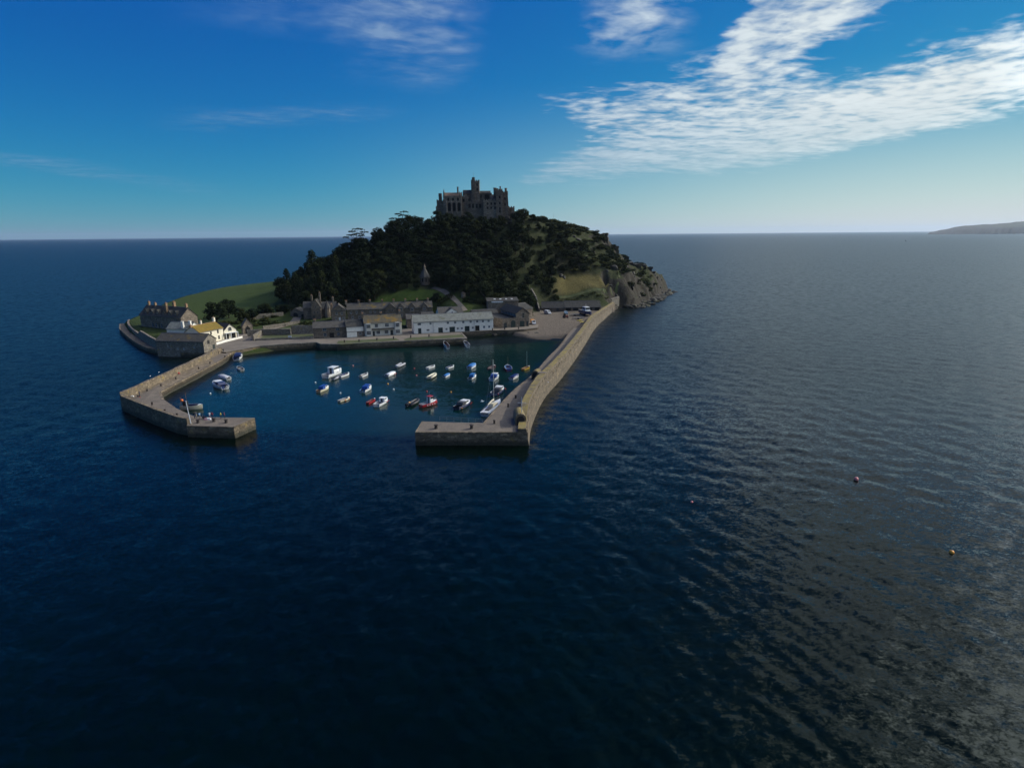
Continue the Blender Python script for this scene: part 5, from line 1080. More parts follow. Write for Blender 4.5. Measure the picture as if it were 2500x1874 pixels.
for k in range(250):
    for _ in range(60):
        x, y = (rnd.uniform(20, 80), rnd.uniform(400, 470)) if k < 185 else (rnd.uniform(64, 112), rnd.uniform(410, 500))
        if inpoly(np.array([x]), np.array([y]), DRY)[0]: continue
        if y < 412 + (x - 20) * .12 and x > 24: continue
        if (x > 70 and hz(x, y) < 5) or y > 455 - abs(x - 30) * .05 and x < 14: continue
        break
    s = rnd.uniform(2.0, 4.2); plant('gorse_bush', rnd.choice(BUSH + BUSHD + BUSHD), (x, y, hz(x, y) - .25), (s, s, s * rnd.uniform(.45, .75)), 'low dark gorse bush ' + ('on the seaward cliff slope' if x > 64 else 'high on the slope above the dry field' if y > 432 else 'on the slope just above the dry field'), 'bush', 'gorse bushes ' + ('on the seaward cliff' if x > 64 else 'on the high western slope' if y > 432 else 'just above the dry field'), 'stem')
for k in range(26):
    a = rnd.uniform(0, 1); p = (1316 + (1432 - 1316) * a, 0); x = 20 + 56 * a; y = 449 + 20 * a + rnd.uniform(-1.5, 2); s = rnd.uniform(.8, 1.6)
    plant('ridge_bush', rnd.choice(BUSHD), (x, y, hz(x, y) - .2), (s * 1.3, s * 1.3, s), 'small wind clipped bush along the skyline ridge right of the castle', 'bush', 'bushes along the ridge', 'stem')
for k in range(30):
    x, y = rnd.uniform(16, 30), rnd.uniform(384, 412); s = rnd.uniform(1.6, 3.0)
    plant('thicket_bush', rnd.choice(BUSHD + BUSH), (x, y, hz(x, y) - .3), (s, s, s * 1.1), 'dense dark bush between the wood and the dry field', 'bush', 'thicket beside the dry field', 'stem')
for k in range(14):
    x, y = 26 + k * 2.7, 384 + rnd.uniform(0, 6) + k * .5; s = rnd.uniform(.7, 1.5)
    plant('bank_bush', rnd.choice(BUSH), (x, y, hz(x, y) - .25), (s * 1.4, s, s * .7), 'scrubby bush on the bank above the slate sheds', 'bush', 'scrub on the bank above the sheds', 'stem')
def hedge(label, a, b, h, th):
    a, b = Vector(a), Vector(b); L = (b - a).length; cl = []; q = random.Random(int(L * 10)); n = int(L / .8)
    for i in range(n):
        p = a.lerp(b, (i + .5) / n); z = hz(p.x, p.y)
        for zz in (.3, .65, .9): cl.append(((p.x + q.uniform(-.2, .2), p.y + q.uniform(-.3, .3), z + h * zz), th * q.uniform(.5, .65)))
    t = thing('hedge', label, 'hedge'); link('foliage', leaf_cloud(cl, 34, .24, 77, mat_='leaf_wood'), t)
hedge('long clipped hedge in front of the wood above the stone hall', (-27, 339), (12, 343), 2.6, 1.5)
hedge('clipped hedge behind the terrace below the lawn', (-84, 343.5), (-42, 345.5), 2.4, 1.4)
hedge('dark hedge beside the path behind the white gabled store', (-41, 341), (-33, 345), 3.0, 1.6)
# path to the dairy, lodge drive
def ribbon(name, pts, w_, mat_, lift=.12):
    p = densify(smooth_path(pts, 2), 1.5); l, r = offset_path(p, w_ / 2), offset_path(p, -w_ / 2); m = MB(); vs = []
    for a, b in zip(l, r):
        za, zb = hz(*a), hz(*b); vs += [(a[0], a[1], za + lift), (b[0], b[1], zb + lift)]
    m.add(vs, [(2 * i + 1, 2 * i + 3, 2 * i + 2, 2 * i) for i in range(len(p) - 1)]); return tag(m.build(name, mat_), kind='structure')
ribbon('dairy_path', [(-46, 361), (-41, 358), (-35, 349), (-29, 337), (-25, 330)], 3.2, 'road', .25)
ribbon('lodge_drive', [(-124, 300), (-118, 312), (-116, 325), (-118, 336)], 4.5, 'road', .2)
ribbon('field_path', [(27, 388), (45, 394), (60, 400), (69, 407), (73, 416), (74, 426)], 1.6, 'lawn', .15)

# ------------------------------------------------------------------ rocks of the western side
def crag_mesh(seed):
    """a block of jointed granite: a stack of rough, stepped slabs"""
    q = random.Random(seed); m = MB(); z = -1.0
    while z < 1.0:
        h = q.uniform(.22, .5); n = q.randint(2, 3); w0 = q.uniform(.78, 1.0); x = -w0
        for k in range(n):
            x1 = x + 2 * w0 / n * q.uniform(.8, 1.12); y0 = -q.uniform(.7, 1.0); y1 = q.uniform(.7, 1.0); j = lambda: q.uniform(-.07, .07); zt = min(z + h * q.uniform(.85, 1.15), 1.15)
            m.add([(x + j(), y0 + j(), z - .08), (x1 + j(), y0 + j(), z - .08), (x1 + j(), y1 + j(), z - .08), (x + j(), y1 + j(), z - .08), (x + j(), y0 + j(), zt + j()), (x1 + j(), y0 + j(), zt + j()), (x1 + j(), y1 + j(), zt + j()), (x + j(), y1 + j(), zt + j())],
                  [(0, 3, 2, 1), (4, 5, 6, 7), (0, 1, 5, 4), (1, 2, 6, 5), (2, 3, 7, 6), (3, 0, 4, 7)]); x = x1 - .03
        z += h
    return m.mesh('crag', 'rock')
CRAGS = [crag_mesh(k + 900) for k in range(7)]
def crag(name, loc, sc, label, group, rz=None):
    o = link(name, rnd.choice(CRAGS), None, loc); o.scale = sc; o.rotation_euler = (rnd.uniform(-.08, .08), rnd.uniform(-.08, .08), rnd.uniform(-.5, .5) if rz is None else rz); return tag(o, label, 'rock', group)
# px, py of the top, distance, half width px, height px
for px, py, Y, hw, hh in [(1440, 581, 466, 9, 26), (1456, 577, 467, 10, 30), (1470, 574, 468, 9, 34), (1481, 571.5, 469, 6, 30), (1448, 600, 462, 9, 24), (1466, 604, 461, 9, 26), (1480, 600, 462, 7, 24), (1497, 604, 473, 6, 30), (1506, 603, 475, 5, 28), (1490, 622, 466, 9, 26), (1506, 628, 468, 7, 24), (1474, 628, 458, 9, 20),
                          (1519, 638, 482, 5, 24), (1530, 629, 487, 5, 26), (1541, 643, 490, 7, 26), (1556, 646, 493, 8, 30), (1572, 649, 497, 8, 34), (1586, 654, 499, 7, 34), (1597, 665, 501, 6, 28), (1603, 678, 500, 4, 18), (1560, 668, 488, 9, 26), (1580, 674, 491, 8, 24), (1540, 668, 482, 9, 24), (1520, 662, 474, 9, 22),
                          (1508, 700, 425, 8, 42), (1524, 697, 430, 8, 44), (1540, 694, 440, 8, 42), (1556, 692, 450, 7, 36), (1494, 655, 440, 7, 18), (1510, 672, 436, 7, 20), (1532, 680, 446, 8, 22), (1548, 684, 458, 7, 24)]:
    p = D(px, py, Y); k = Y / FPX; crag('cliff_crag', (p.x, p.y + 1.5, p.z - hh * k * .5), (hw * k * 1.15, hw * k * 1.2, hh * k * .52), 'jointed granite crag ' + ('at the foot of the cliff beside the sea wall' if py > 650 and Y < 460 else 'of the upper cliff near the skyline' if Y < 479 else 'of the outermost western headland'), 'granite crags ' + ('beside the sea wall' if py > 650 and Y < 460 else 'of the upper cliff' if Y < 479 else 'of the western headland'))
for k in range(46):
    for _ in range(200):
        x, y = rnd.uniform(56, 128), rnd.uniform(404, 515); z = hz(x, y); sl = abs(hz(x + 1, y) - z) + abs(hz(x, y - 1) - z)
        if z > 1.5 and sl > 1.1: break
    rock('cliff_rock', (x, y, z - .9), rnd.uniform(1.0, 2.2), 'half buried boulder on the western slope', 'boulders on the western slope')
for k in range(70):
    a = rnd.uniform(0, 1); i = min(int(a * 5), 4); f = a * 5 - i; p0, p1 = COAST[i], COAST[i + 1]; x = p0[0] + (p1[0] - p0[0]) * f + rnd.uniform(-5, 7); y = p0[1] + (p1[1] - p0[1]) * f + rnd.uniform(-3, 3)
    o = rock('shore_rock', (x, y, rnd.uniform(-.4, .9)), rnd.uniform(1.5, 4.2), 'dark weedy rock at the waterline below the western cliff', 'rocks at the foot of the western cliff'); o.scale.z *= .5
for px, py, hw, dp in [(1552, 742, 16, 5), (1575, 735, 20, 6), (1602, 727, 22, 6), (1618, 714, 22, 6), (1632, 709, 12, 4), (1588, 722, 22, 8), (1560, 728, 16, 6), (1600, 704, 18, 6), (1530, 747, 14, 5), (1612, 733, 7, 3), (1585, 743, 8, 3)]:
    p = G(px, py, 0); k = p.y / FPX; o = rock('rock_ledge', (p.x, p.y, -.2), 1.0, 'low dark rock ledge running out into the sea at the western point', 'rock ledges at the western point'); o.scale = (hw * k, dp * .9, 1.4 + rnd.uniform(0, 1.2)); o.rotation_euler = (0, R(rnd.uniform(-5, 5)), R(rnd.uniform(-25, 5)))
for px, py, Y in [(1204, 530, 422), (1209, 540, 420), (1216, 534, 423), (1226, 528, 425), (1238, 527, 426), (1247, 531, 427), (1203, 549, 417), (1214, 551, 417), (1234, 540, 423), (1258, 552, 424), (1262, 546, 425), (1245, 538, 424), (1370, 668, 397), (1377, 671, 396), (1432, 626, 428), (1450, 612, 437), (1480, 640, 430), (1468, 633, 431), (1493, 642, 428), (1500, 652, 424), (1402, 578, 445), (1412, 582, 444)]:
    p = D(px, py, Y); rock('pale_crag', (p.x, p.y, max(hz(p.x, p.y), p.z - 1.5)), rnd.uniform(1.2, 2.4), 'pale granite crag showing among the scrub on the slope', 'pale crags on the slope')
p = D(1351, 537, 455); t = thing('ridge_mast', 'thin mast on the ridge right of the castle', 'mast', (p.x, p.y, hz(p.x, p.y) - .3)); m = MB(); m.tube([(0, 0, 0), (0, 0, 7)], [.09, .04], 6); m.build('pole', 'rail_grey', t)
p = D(1484, 690, 402); stone_wall('short stone wall end above the sea wall', [(65, 397), (71, 403)], 0, 1.2, 3.0, ztop=(6.8, 8.0)); 
p = D(1271, 519, 446); t = thing('ridge_hut', 'tiny stone hut on the ridge just right of the castle', 'hut', (p.x, p.y, hz(p.x, p.y)))
m = MB(); m.box(-1.6, 1.6, -1.2, 1.2, -.5, 1.5); m.build('wall', 'granite_castle', t); m = MB(); m.prism_x([(-1.4, 1.45), (1.4, 1.45), (0, 2.2)], -1.8, 1.8); m.build('roof', 'slate_dark', t)

# ------------------------------------------------------------------ boats
for nm, c, r_ in [('gel_white', (.72, .72, .70), .3), ('gel_grey', (.34, .34, .36), .4), ('gel_cream', (.62, .56, .40), .4), ('boat_navy', (.012, .022, .09), .35), ('boat_blue', (.012, .06, .26), .45), ('boat_midblue', (.02, .14, .36), .6), ('boat_red', (.33, .012, .016), .4), ('boat_black', (.012, .012, .014), .5),
                   ('boat_yellow', (.50, .33, .03), .5), ('boat_wood', (.20, .10, .045), .6), ('fender_red', (.55, .03, .025), .5), ('fender_orange', (.75, .16, .02), .5), ('buoy_orange', (.85, .33, .03), .5), ('buoy_pink', (.75, .22, .20), .5), ('cover_grey', (.42, .42, .45), .7), ('cover_cream', (.55, .49, .36), .7), ('interior_dark', (.05, .05, .055), .7), ('interior_maroon', (.10, .02, .025), .7), ('interior_grey', (.22, .22, .23), .7), ('spar', (.55, .52, .44), .4), ('rubber', (.02, .02, .022), .7)]:
    paint(nm, c, r_, .06, 2)
def hull_mesh(L, W_, F_, mat_hull, mat_in, draft=.35, floor_=.12, bow=.45, stern=.8, decked=0.0, n=15, trim=None):
    """open hull, bow at +x; third material is the gunwale"""
    m = MB(); rows = []
    for i in range(n):
        t = i / (n - 1); x = -L / 2 + L * t
        if t < .45: b = stern + (1 - stern) * math.sin(t / .45 * math.pi / 2)
        else: b = max(.015, (1 - ((t - .45) / .55) ** (2.0 + bow)))
        b *= W_ / 2; sh = F_ * (1 + .30 * max(0, t - .35) ** 1.3 * 1.8 + .06 * (1 - t)); kd = -draft * (1 - max(0, t - .75) * 3.2)
        g = min(.09, b * .5); fl = max(floor_, kd + .15)
        bi = max(b - g, .004); xb = x + (.16 * F_ * max(0, t - .8) * 5)
        sec = [(0, kd), (b * .72, kd * .35), (b * .93, F_ * .35), (b, sh), (bi, sh), (bi * .9, F_ * .35 + .02), (bi * .7, fl), (0, fl)]
        rows.append([(x if k in (0, 1, 6, 7) else xb, y, z) for k, (y, z) in enumerate(sec)])
    K = 8; vs = []
    for r_ in rows: vs += r_ + [(x, -y, z) for x, y, z in r_]
    mi = {0: 0, 1: 0, 2: 0, 3: 2, 4: 1, 5: 1, 6: 1}
    for i in range(n - 1):
        for k in range(K - 1):
            a = i * 16 + k; m_ = mi[k]
            m.f.append((a, a + 16, a + 17, a + 1)); m.mi.append(m_); a += 8; m.f.append((a + 1, a + 17, a + 16, a)); m.mi.append(m_)
    m.v = vs; m.f.append((0, 1, 2, 3, 11, 10, 9, 8)); m.mi.append(0); m.f.append((7, 15, 14, 13, 12, 4, 5, 6)); m.mi.append(1); m.f.append((3, 4, 12, 11)); m.mi.append(2)
    return m
def outboard(parent, L, F_, tilt=False, mat_='boat_black', y=0):
    t = MB(); x = -L / 2 - .18
    t.box(x - .25, x + .12, y - .16, y + .16, F_ * .9, F_ * .9 + .42); o = t.build('outboard_motor', mat_, parent); k = MB(); k.tube([(x, y, F_), (x - (.5 if tilt else .02), y, .35 if tilt else -.35)], .07, 6); k.build('motor_leg', 'rail_grey', o)
def fender(parent, x, y, z, mat_='fender_red', r_=.17):
    m = MB(); m.ball((x, y, z), r_, n=8, m=6, sz=1.25); m.build('fender', mat_, parent)
def boat(label, st, bw, kind='open', hull='gel_white', inside='interior_grey', trim='gel_white', W_=None, F_=None, cover=None, motor=False, cat='boat', fenders=(), roof=None, name=None, z=0.0, Lmin=3.0):
    a, b = G(*st, .15), G(*bw, .4); d = b - a; L = max(Lmin, math.hypot(d.x, d.y)); c = (a + b) / 2
    W_ = W_ or max(1.35, L * .36); F_ = F_ or max(.42, L * .115); t = thing(name or {'open': 'open_boat', 'cover': 'covered_boat', 'cuddy': 'cabin_boat', 'fish': 'fishing_boat', 'rib': 'inflatable_boat', 'sail': 'sailing_dinghy', 'launch': 'motor_launch', 'yacht': 'sailing_yacht'}[kind], label, cat, (c.x, c.y, z), math.atan2(d.y, d.x), 'boats moored in the harbour')
    t['L'] = L
    if kind == 'rib':
        r_ = W_ * .17; pth = []; w2 = W_ / 2 - r_
        for s in (1,): pass
        pth = [(-L / 2, w2, r_ + .1), (L * .15, w2, r_ + .12), (L * .33, w2 * .75, r_ + .2), (L * .45, w2 * .25, r_ + .3), (L * .47, 0, r_ + .32), (L * .45, -w2 * .25, r_ + .3), (L * .33, -w2 * .75, r_ + .2), (L * .15, -w2, r_ + .12), (-L / 2, -w2, r_ + .1)]
        m = MB(); m.tube(pth, r_, 8); m.build('tube', hull, t, True)
        m = MB(); m.prism([(p[0], p[1]) for p in pth][::-1], -.1, .16); m.build('floor', inside, t)
        m = MB(); m.box(-L * .3, L * .1, -.3, .3, .15, .62); m.build('seat', 'boat_black', t); m = MB(); m.box(-L / 2, -L / 2 + .1, -w2, w2, .1, .6); m.build('transom', hull, t); outboard(t, L, .6, True); return t
    hm = hull_mesh(L, W_, F_, hull, inside); hm.build('hull', [hull, inside, trim], t)
    def deck(x0, x1, zf=1.0, mat_='gel_white', nm='foredeck'):
        m = MB(); n = 6; top = []; 
        for i in range(n + 1):
            tt = x0 + (x1 - x0) * i / n; x = -L / 2 + L * tt; bb = W_ / 2 * (1 if tt < .45 else max(.02, 1 - ((tt - .45) / .55) ** 2.45)) - .05; sh = F_ * (1 + .54 * max(0, tt - .35) ** 1.3) * zf; top.append((x, max(bb, .01), sh))
        vs = [(x, y, s) for x, y, s in top] + [(x, 0, s + .1) for x, y, s in top] + [(x, -y, s) for x, y, s in top]; k = n + 1
        m.add(vs, [(i, i + k, i + k + 1, i + 1)[::1] for i in range(n)] + [(k + i, 2 * k + i, 2 * k + i + 1, k + i + 1) for i in range(n)]); return m.build(nm, mat_, t)
    if kind in ('open', 'sail'):
        for tt in (.22, .48, .70):
            x = -L / 2 + L * tt; bb = W_ / 2 * (.86 if tt < .6 else .55); m = MB(); m.box(x - .14, x + .14, -bb, bb, F_ * .55, F_ * .55 + .05); m.build('thwart', 'boat_wood' if hull != 'gel_white' else 'gel_cream', t)
        deck(.84, .985)
    if kind == 'sail':
        m = MB(); m.tube([(L * .12, 0, 0), (L * .12, 0, 6.6 if hull == 'boat_yellow' else 4.6)], [.06, .035], 6); m.build('mast', 'boat_wood' if hull != 'boat_yellow' else 'spar', t)
    if kind == 'cover':
        m = MB(); n = 8; vs = []
        for i in range(n + 1):
            tt = .06 + .9 * i / n; x = -L / 2 + L * tt; bb = W_ / 2 * (.9 if tt < .45 else max(.03, 1 - ((tt - .45) / .55) ** 2.3)) + .03; hh = F_ * 1.08 + F_ * .75 * math.sin(math.pi * min(1, tt * 1.05)) ** .6
            for k in range(7): q = math.pi * k / 6; vs.append((x, bb * math.cos(q), F_ * 1.02 + .12 * (tt > .6) + (hh - F_) * math.sin(q)))
        m.add(vs, [(i * 7 + k, (i + 1) * 7 + k, (i + 1) * 7 + k + 1, i * 7 + k + 1) for i in range(n) for k in range(6)] + [tuple(range(7))]); m.build('cover', cover or 'boat_midblue', t, True)
    if kind in ('cuddy', 'fish', 'launch'):
        deck(.56 if kind != 'fish' else .62, .985)
        x0, x1, hh = {'cuddy': (.5, .76, .85), 'fish': (.5, .72, 1.75), 'launch': (.36, .70, 1.75)}[kind]; X0, X1 = -L / 2 + L * x0, -L / 2 + L * x1; bw_ = W_ * .36; zb = F_ * .6; zt = F_ + hh
        rk = .35 if kind != 'fish' else .15
        m = MB(); m.add([(X0, -bw_, zb), (X1, -bw_ * .85, zb), (X1, bw_ * .85, zb), (X0, bw_, zb), (X0, -bw_ * .9, zt), (X1 - rk, -bw_ * .75, zt), (X1 - rk, bw_ * .75, zt), (X0, bw_ * .9, zt)], [(0, 1, 5, 4), (1, 2, 6, 5), (2, 3, 7, 6), (3, 0, 4, 7), (4, 5, 6, 7)]); cb = m.build('cabin', 'gel_white', t)
        m = MB(); m.box(X0 - .2, X1 - rk + .15, -bw_ * .98, bw_ * .98, zt + .01, zt + .09); m.build('cabin_roof', roof or 'gel_white', t)
        for s in (-1, 1): m = MB(); y = s * bw_ * .92; m.box(X0 + .15, X1 - rk - .1, min(y, y + s * .05), max(y, y + s * .05), zt - .62 if kind != 'cuddy' else zt - .42, zt - .12); m.build('side_window', 'glass', cb)
        m = MB(); m.add([(X1 - rk * .5 + .05, -bw_ * .68, zt - .6), (X1 - rk * .5 + .05, bw_ * .68, zt - .6), (X1 - rk + .06, bw_ * .66, zt - .1), (X1 - rk + .06, -bw_ * .66, zt - .1)], [(0, 1, 2, 3)]); m.build('windscreen', 'glass', cb)
        m = MB(); m.box(X0 - .04, X0 - .01, -bw_ * .3, bw_ * .35, zb + .1, zt - .1); m.build('cabin_door', cover or 'interior_dark', cb)
        if cover and kind == 'cuddy': m = MB(); m.prism_y([(X0, F_ * 1.05), (X0 - L * .26, F_ * 1.05), (X0 - L * .22, zt), (X0, zt)], -bw_, bw_); m.build('cockpit_canopy', cover, t)
        if kind in ('fish', 'launch'):
            m = MB(); m.tube([(X0 + .4, 0, zt), (X0 + .4, 0, zt + 1.4)], .035, 6); m.build('aerial', 'rail_grey', t)
            for s in (-1, 1): m = MB(); m.tube([(L * .18, s * W_ * .38, F_ * 1.1), (L * .2, s * W_ * .36, F_ * 1.1 + .6), (L * .46, s * .08, F_ * 1.5 + .55)], .025, 5); m.build('bow_rail', 'rail_grey', t)
        if kind == 'fish': m = MB(); m.box(-L * .36, -L * .12, -W_ * .25, W_ * .25, .15, .6); m.build('engine_box', 'gel_white', t)
    if kind == 'yacht':
        deck(.02, .985, 1.0, 'gel_white', 'deck'); X0, X1 = -L * .08, L * .24; m = MB(); m.add([(X0, -W_ * .28, F_), (X1, -W_ * .18, F_), (X1, W_ * .18, F_), (X0, W_ * .28, F_), (X0, -W_ * .24, F_ + .5), (X1 - .4, -W_ * .14, F_ + .42), (X1 - .4, W_ * .14, F_ + .42), (X0, W_ * .24, F_ + .5)], [(0, 1, 5, 4), (1, 2, 6, 5), (2, 3, 7, 6), (3, 0, 4, 7), (4, 5, 6, 7)]); cb = m.build('coachroof', 'gel_cream', t)
        for s in (-1, 1): m = MB(); m.box(X0 + .3, X1 - .8, s * W_ * .262 - .02, s * W_ * .262 + .02, F_ + .14, F_ + .36); m.build('side_window', 'glass', cb)
        m = MB(); m.box(-L * .36, -L * .12, -W_ * .2, W_ * .2, F_ + .12, F_ + .3); m.build('cockpit', 'interior_dark', t)
        m = MB(); m.prism_y([(-L * .14, F_ + .2), (-L * .02, F_ + .4), (-L * .02, F_ + 1.1), (-L * .1, F_ + 1.1)], -W_ * .24, W_ * .24); m.build('spray_hood', 'cover_cream', t)
        mx = L * .08; H_ = 13.2; m = MB(); m.tube([(mx, 0, F_), (mx, 0, F_ + H_)], [.11, .08], 8); m.build('mast', 'spar', t)
        m = MB(); m.tube([(mx - .1, 0, F_ + 1.5), (mx - L * .38, 0, F_ + 1.45)], .07, 6); m.build('boom', 'spar', t); m = MB(); m.tube([(mx - .25, 0, F_ + 1.72), (mx - L * .18, 0, F_ + 1.75), (mx - L * .36, 0, F_ + 1.62)], [.24, .2, .1], 7); m.build('furled_sail', 'cover_cream', t)
        for e in ((L * .48, 0, F_ * 1.4), (-L * .48, 0, F_), (mx - .2, W_ * .46, F_), (mx - .2, -W_ * .46, F_)): m = MB(); m.tube([e, (mx, 0, F_ + H_ - .1)], .014, 4); m.build('stay', 'rail_grey', t)
        m = MB(); m.tube([(mx, -1.1, F_ + 7.5), (mx, 1.1, F_ + 7.5)], .03, 5); m.build('spreader', 'spar', t)
        for s in (-1, 1):
            m = MB(); m.tube([(-L * .47, s * W_ * .36, F_ + .6), (0, s * W_ * .47, F_ + .6), (L * .3, s * W_ * .33, F_ + .7), (L * .47, 0, F_ * 1.4 + .7)], .018, 5); m.build('guard_rail', 'rail_grey', t)
    if motor: outboard(t, L, F_, motor == 'up')
    for f in fenders: fender(t, L * f[0], f[1] * W_ / 2, F_ * .55, f[2] if len(f) > 2 else 'fender_red')
    return t
RED2 = ((.2, -1.05), (.42, -.55))
boat('large white motor launch with wheelhouse, biggest boat on the left of the harbour', (794, 922), (833, 905), 'launch', inside='gel_grey', F_=1.15)
boat('grey inflatable tender tied beside the large white launch', (812, 927), (826, 920), 'rib', 'gel_grey', 'interior_dark')
boat('white open boat with navy interior just right of the large launch', (829, 921), (852, 911), 'open', inside='boat_navy')
boat('small white open boat with black outboard in the gap right of the launch', (880.5, 920.5), (898, 911), 'open', motor=True)
boat('white sport boat under a white cover with red fenders and outboard', (944, 919), (965.5, 909), 'cover', cover='gel_white', motor=True, fenders=((.1, -1.05), (.3, -.9)))
boat('small grey inflatable with raised outboard above the white sport boat', (984, 889), (967.5, 896), 'rib', 'gel_grey', 'interior_grey')
boat('wooden boat with royal blue bow canopy, leftmost of the lower row', (777, 957), (802, 944), 'cuddy', 'gel_cream', 'boat_wood', cover='boat_blue', roof='boat_blue', fenders=((-.2, 1.05),))
boat('white boat with blue cabin canopy below the small white open boat', (885, 957.5), (905, 943), 'cuddy', inside='boat_midblue', cover='boat_blue', roof='boat_blue', motor=True)
boat('small grey and white open boat with orange fenders, lowest left of the moorings', (827.6, 980.5), (853, 970), 'open', 'gel_cream', 'interior_grey', fenders=((.3, -1.05, 'fender_orange'), (-.1, -1.1, 'fender_orange')))
boat('white cabin cruiser beside the red kayak', (919, 992), (945.5, 974.5), 'cuddy', inside='gel_grey', fenders=((.1, -1.05), (.3, -.9)))
boat('dark tender with a red end tied left of the white cabin cruiser', (897, 986), (916, 973.5), 'open', 'boat_red', 'interior_maroon', trim='boat_red', W_=1.3)
boat('black inflatable boat with a yellow buoy aboard, left of the red fishing boat', (997, 992), (1021, 976), 'rib', 'boat_black', 'interior_dark')
fb = boat('red fishing boat with white wheelhouse and red roof', (1027, 994), (1066, 981), 'fish', 'boat_red', 'gel_grey', F_=.95, roof='boat_red', fenders=((.42, -.6), (.46, -.3), (.2, -1.08, 'gel_white'), (.05, -1.1, 'gel_white'), (-.1, -1.1, 'gel_white'), (-.25, -1.08, 'gel_white')))
boat('black hulled workboat with white cuddy cabin, right of the red fishing boat', (1114, 999), (1147, 981), 'cuddy', 'boat_navy', 'interior_dark', cover='interior_dark', F_=.85, fenders=((.42, -.7), (.25, -1.0), (-.4, -1.0, 'buoy_orange')))
boat('white open rowing boat in the upper middle of the moorings', (1043.5, 900), (1061.5, 892), 'open', inside='gel_grey')
boat('grey inflatable with dark red interior below the white rowing boat', (1046.5, 924.5), (1063, 913), 'rib', 'gel_cream', 'interior_maroon')
boat('small boat wholly under a bright blue cover', (1084, 921), (1098, 912.5), 'cover', cover='boat_midblue', motor=True)
boat('small white and navy skiff above the bright blue covered boat', (1091.5, 899.5), (1108, 892), 'open', inside='boat_navy')
boat('white motor boat with mid blue cover and dark outboard', (1145.5, 900.5), (1160, 889.5), 'cover', cover='boat_midblue', motor=True)
boat('white boat with open fronted blue canopy below the mid blue covered boat', (1147, 926), (1161, 915.5), 'cuddy', inside='interior_dark', cover='boat_midblue', roof='boat_midblue')
boat('dark open workboat left of the tall mast', (1196, 903.5), (1208, 893.5), 'open', 'boat_black', 'interior_dark', trim='boat_red')
boat('white boat with blue canopy partly behind the yacht mast', (1200.5, 929), (1214.5, 915.5), 'cuddy', inside='boat_midblue', cover='boat_blue')
boat('navy hulled fishing boat with white wheelhouse behind the yacht mast', (1206, 965), (1227, 947), 'cuddy', 'boat_navy', 'gel_grey', F_=.9, cover='interior_dark', fenders=((.3, -1.05), (.42, -.7), (-.45, -.8)))
boat('sailing dinghy with tan mast and blue over red transom', (1243, 905.5), (1238.5, 893.5), 'sail', 'boat_red', 'boat_midblue')
boat('yellow sailing dinghy with a tall bare mast near the pier', (1276.5, 903.5), (1292.5, 895), 'sail', 'boat_yellow', 'boat_wood', trim='boat_yellow')
boat('white boat under a navy cover close to the right pier', (1247.5, 926.5), (1265, 915.5), 'cover', cover='boat_navy')
boat('cream sailing yacht with tall mast moored against the right pier', (1183, 1015), (1221, 980), 'yacht', F_=.95, W_=3.0, fenders=((0, -1.0, 'boat_navy'), (.2, -.95, 'boat_navy')))
boat('white tender with dark red interior near the quay corner', (1094, 851), (1084, 838.5), 'open', inside='interior_maroon', W_=1.9)
boat('white tender with grey interior nearest the quay corner', (1143.5, 848), (1134, 836.5), 'open', inside='interior_grey', W_=1.9)
boat('white boat with dark blue canopy against the landward end of the left pier', (577, 878.5), (586, 867), 'cuddy', inside='boat_navy', cover='boat_navy', roof='boat_navy')
boat('small white skiff below the blue canopied boat near the left pier', (591.5, 903.5), (580.5, 896), 'open', inside='interior_grey', motor=True)
boat('boat under a pale grey cover with outboard raised, near the left pier', (559, 926), (534, 918.5), 'cover', cover='cover_grey', motor='up')
boat('white speedboat with blue seats and outboard, inside the bend of the left pier', (550.5, 948.5), (522, 936), 'cuddy', inside='boat_blue', cover='boat_navy', motor=True)
wb = boat('workboat with cream hull lying against the left pier head behind the people', (444, 997), (494, 994.5), 'open', 'gel_cream', 'boat_navy', F_=1.1, W_=2.8)
m = MB(); m.box(-2.2, -1.3, -.7, .7, .6, 2.4); m.build('wheelhouse', 'boat_black', wb)
for x, h in ((-3.3, 3.6), (-1.6, 5.0)): m = MB(); m.tube([(x, .4, .6), (x, .4, h)], .05, 6); m.build('mast', 'boat_wood', wb)
m = MB(); m.ball((-2.8, .3, 2.5), .42); m.build('float', 'fender_orange', wb)
m = MB(); m.ball((-.9, -.2, .55), .34); o = m.build('yellow_float', 'buoy_orange'); tag(o, 'yellow ball buoy lying in the black inflatable', 'buoy'); p = G(1007, 986, .2); o.location = (p.x, p.y, .1)
def buoy(px, py, r_, mat_, label, group=None):
    p = G(px, py, 0); t = thing('mooring_buoy', label, 'buoy', p, 0, group); m = MB(); m.ball((0, 0, r_ * .45), r_, n=14, m=9); m.build('float', mat_, t, True); m = MB(); m.tube([(0, 0, r_ * 1.3), (0, 0, r_ * 1.6)], r_ * .18, 6); m.build('eye', 'rail_grey', t)
for px, py, mt, lab in [(1011.6, 900, 'fender_red', 'red mooring buoy left of the white rowing boat'), (1017, 917, 'buoy_pink', 'small pink buoy left of the dark red inflatable'), (1042, 956, 'fender_red', 'red buoy just above the red fishing boat'), (1101, 957.5, 'buoy_orange', 'orange buoy between the blue covered boat and the black workboat'), (513.5, 961, 'gel_white', 'white buoy inside the bend of the left pier'),
                        (831, 960, 'gel_white', 'white buoy right of the boat with royal blue canopy'), (961, 951, 'gel_white', 'white buoy right of the blue canopied white boat'), (947, 938, 'buoy_orange', 'small buoy below the white covered sport boat'), (770, 934, 'gel_white', 'white buoy left of the large launch'), (862, 893, 'buoy_pink', 'faint buoy in the open middle of the harbour')]:
    buoy(px, py, .27, mt, lab, 'mooring buoys in the harbour')
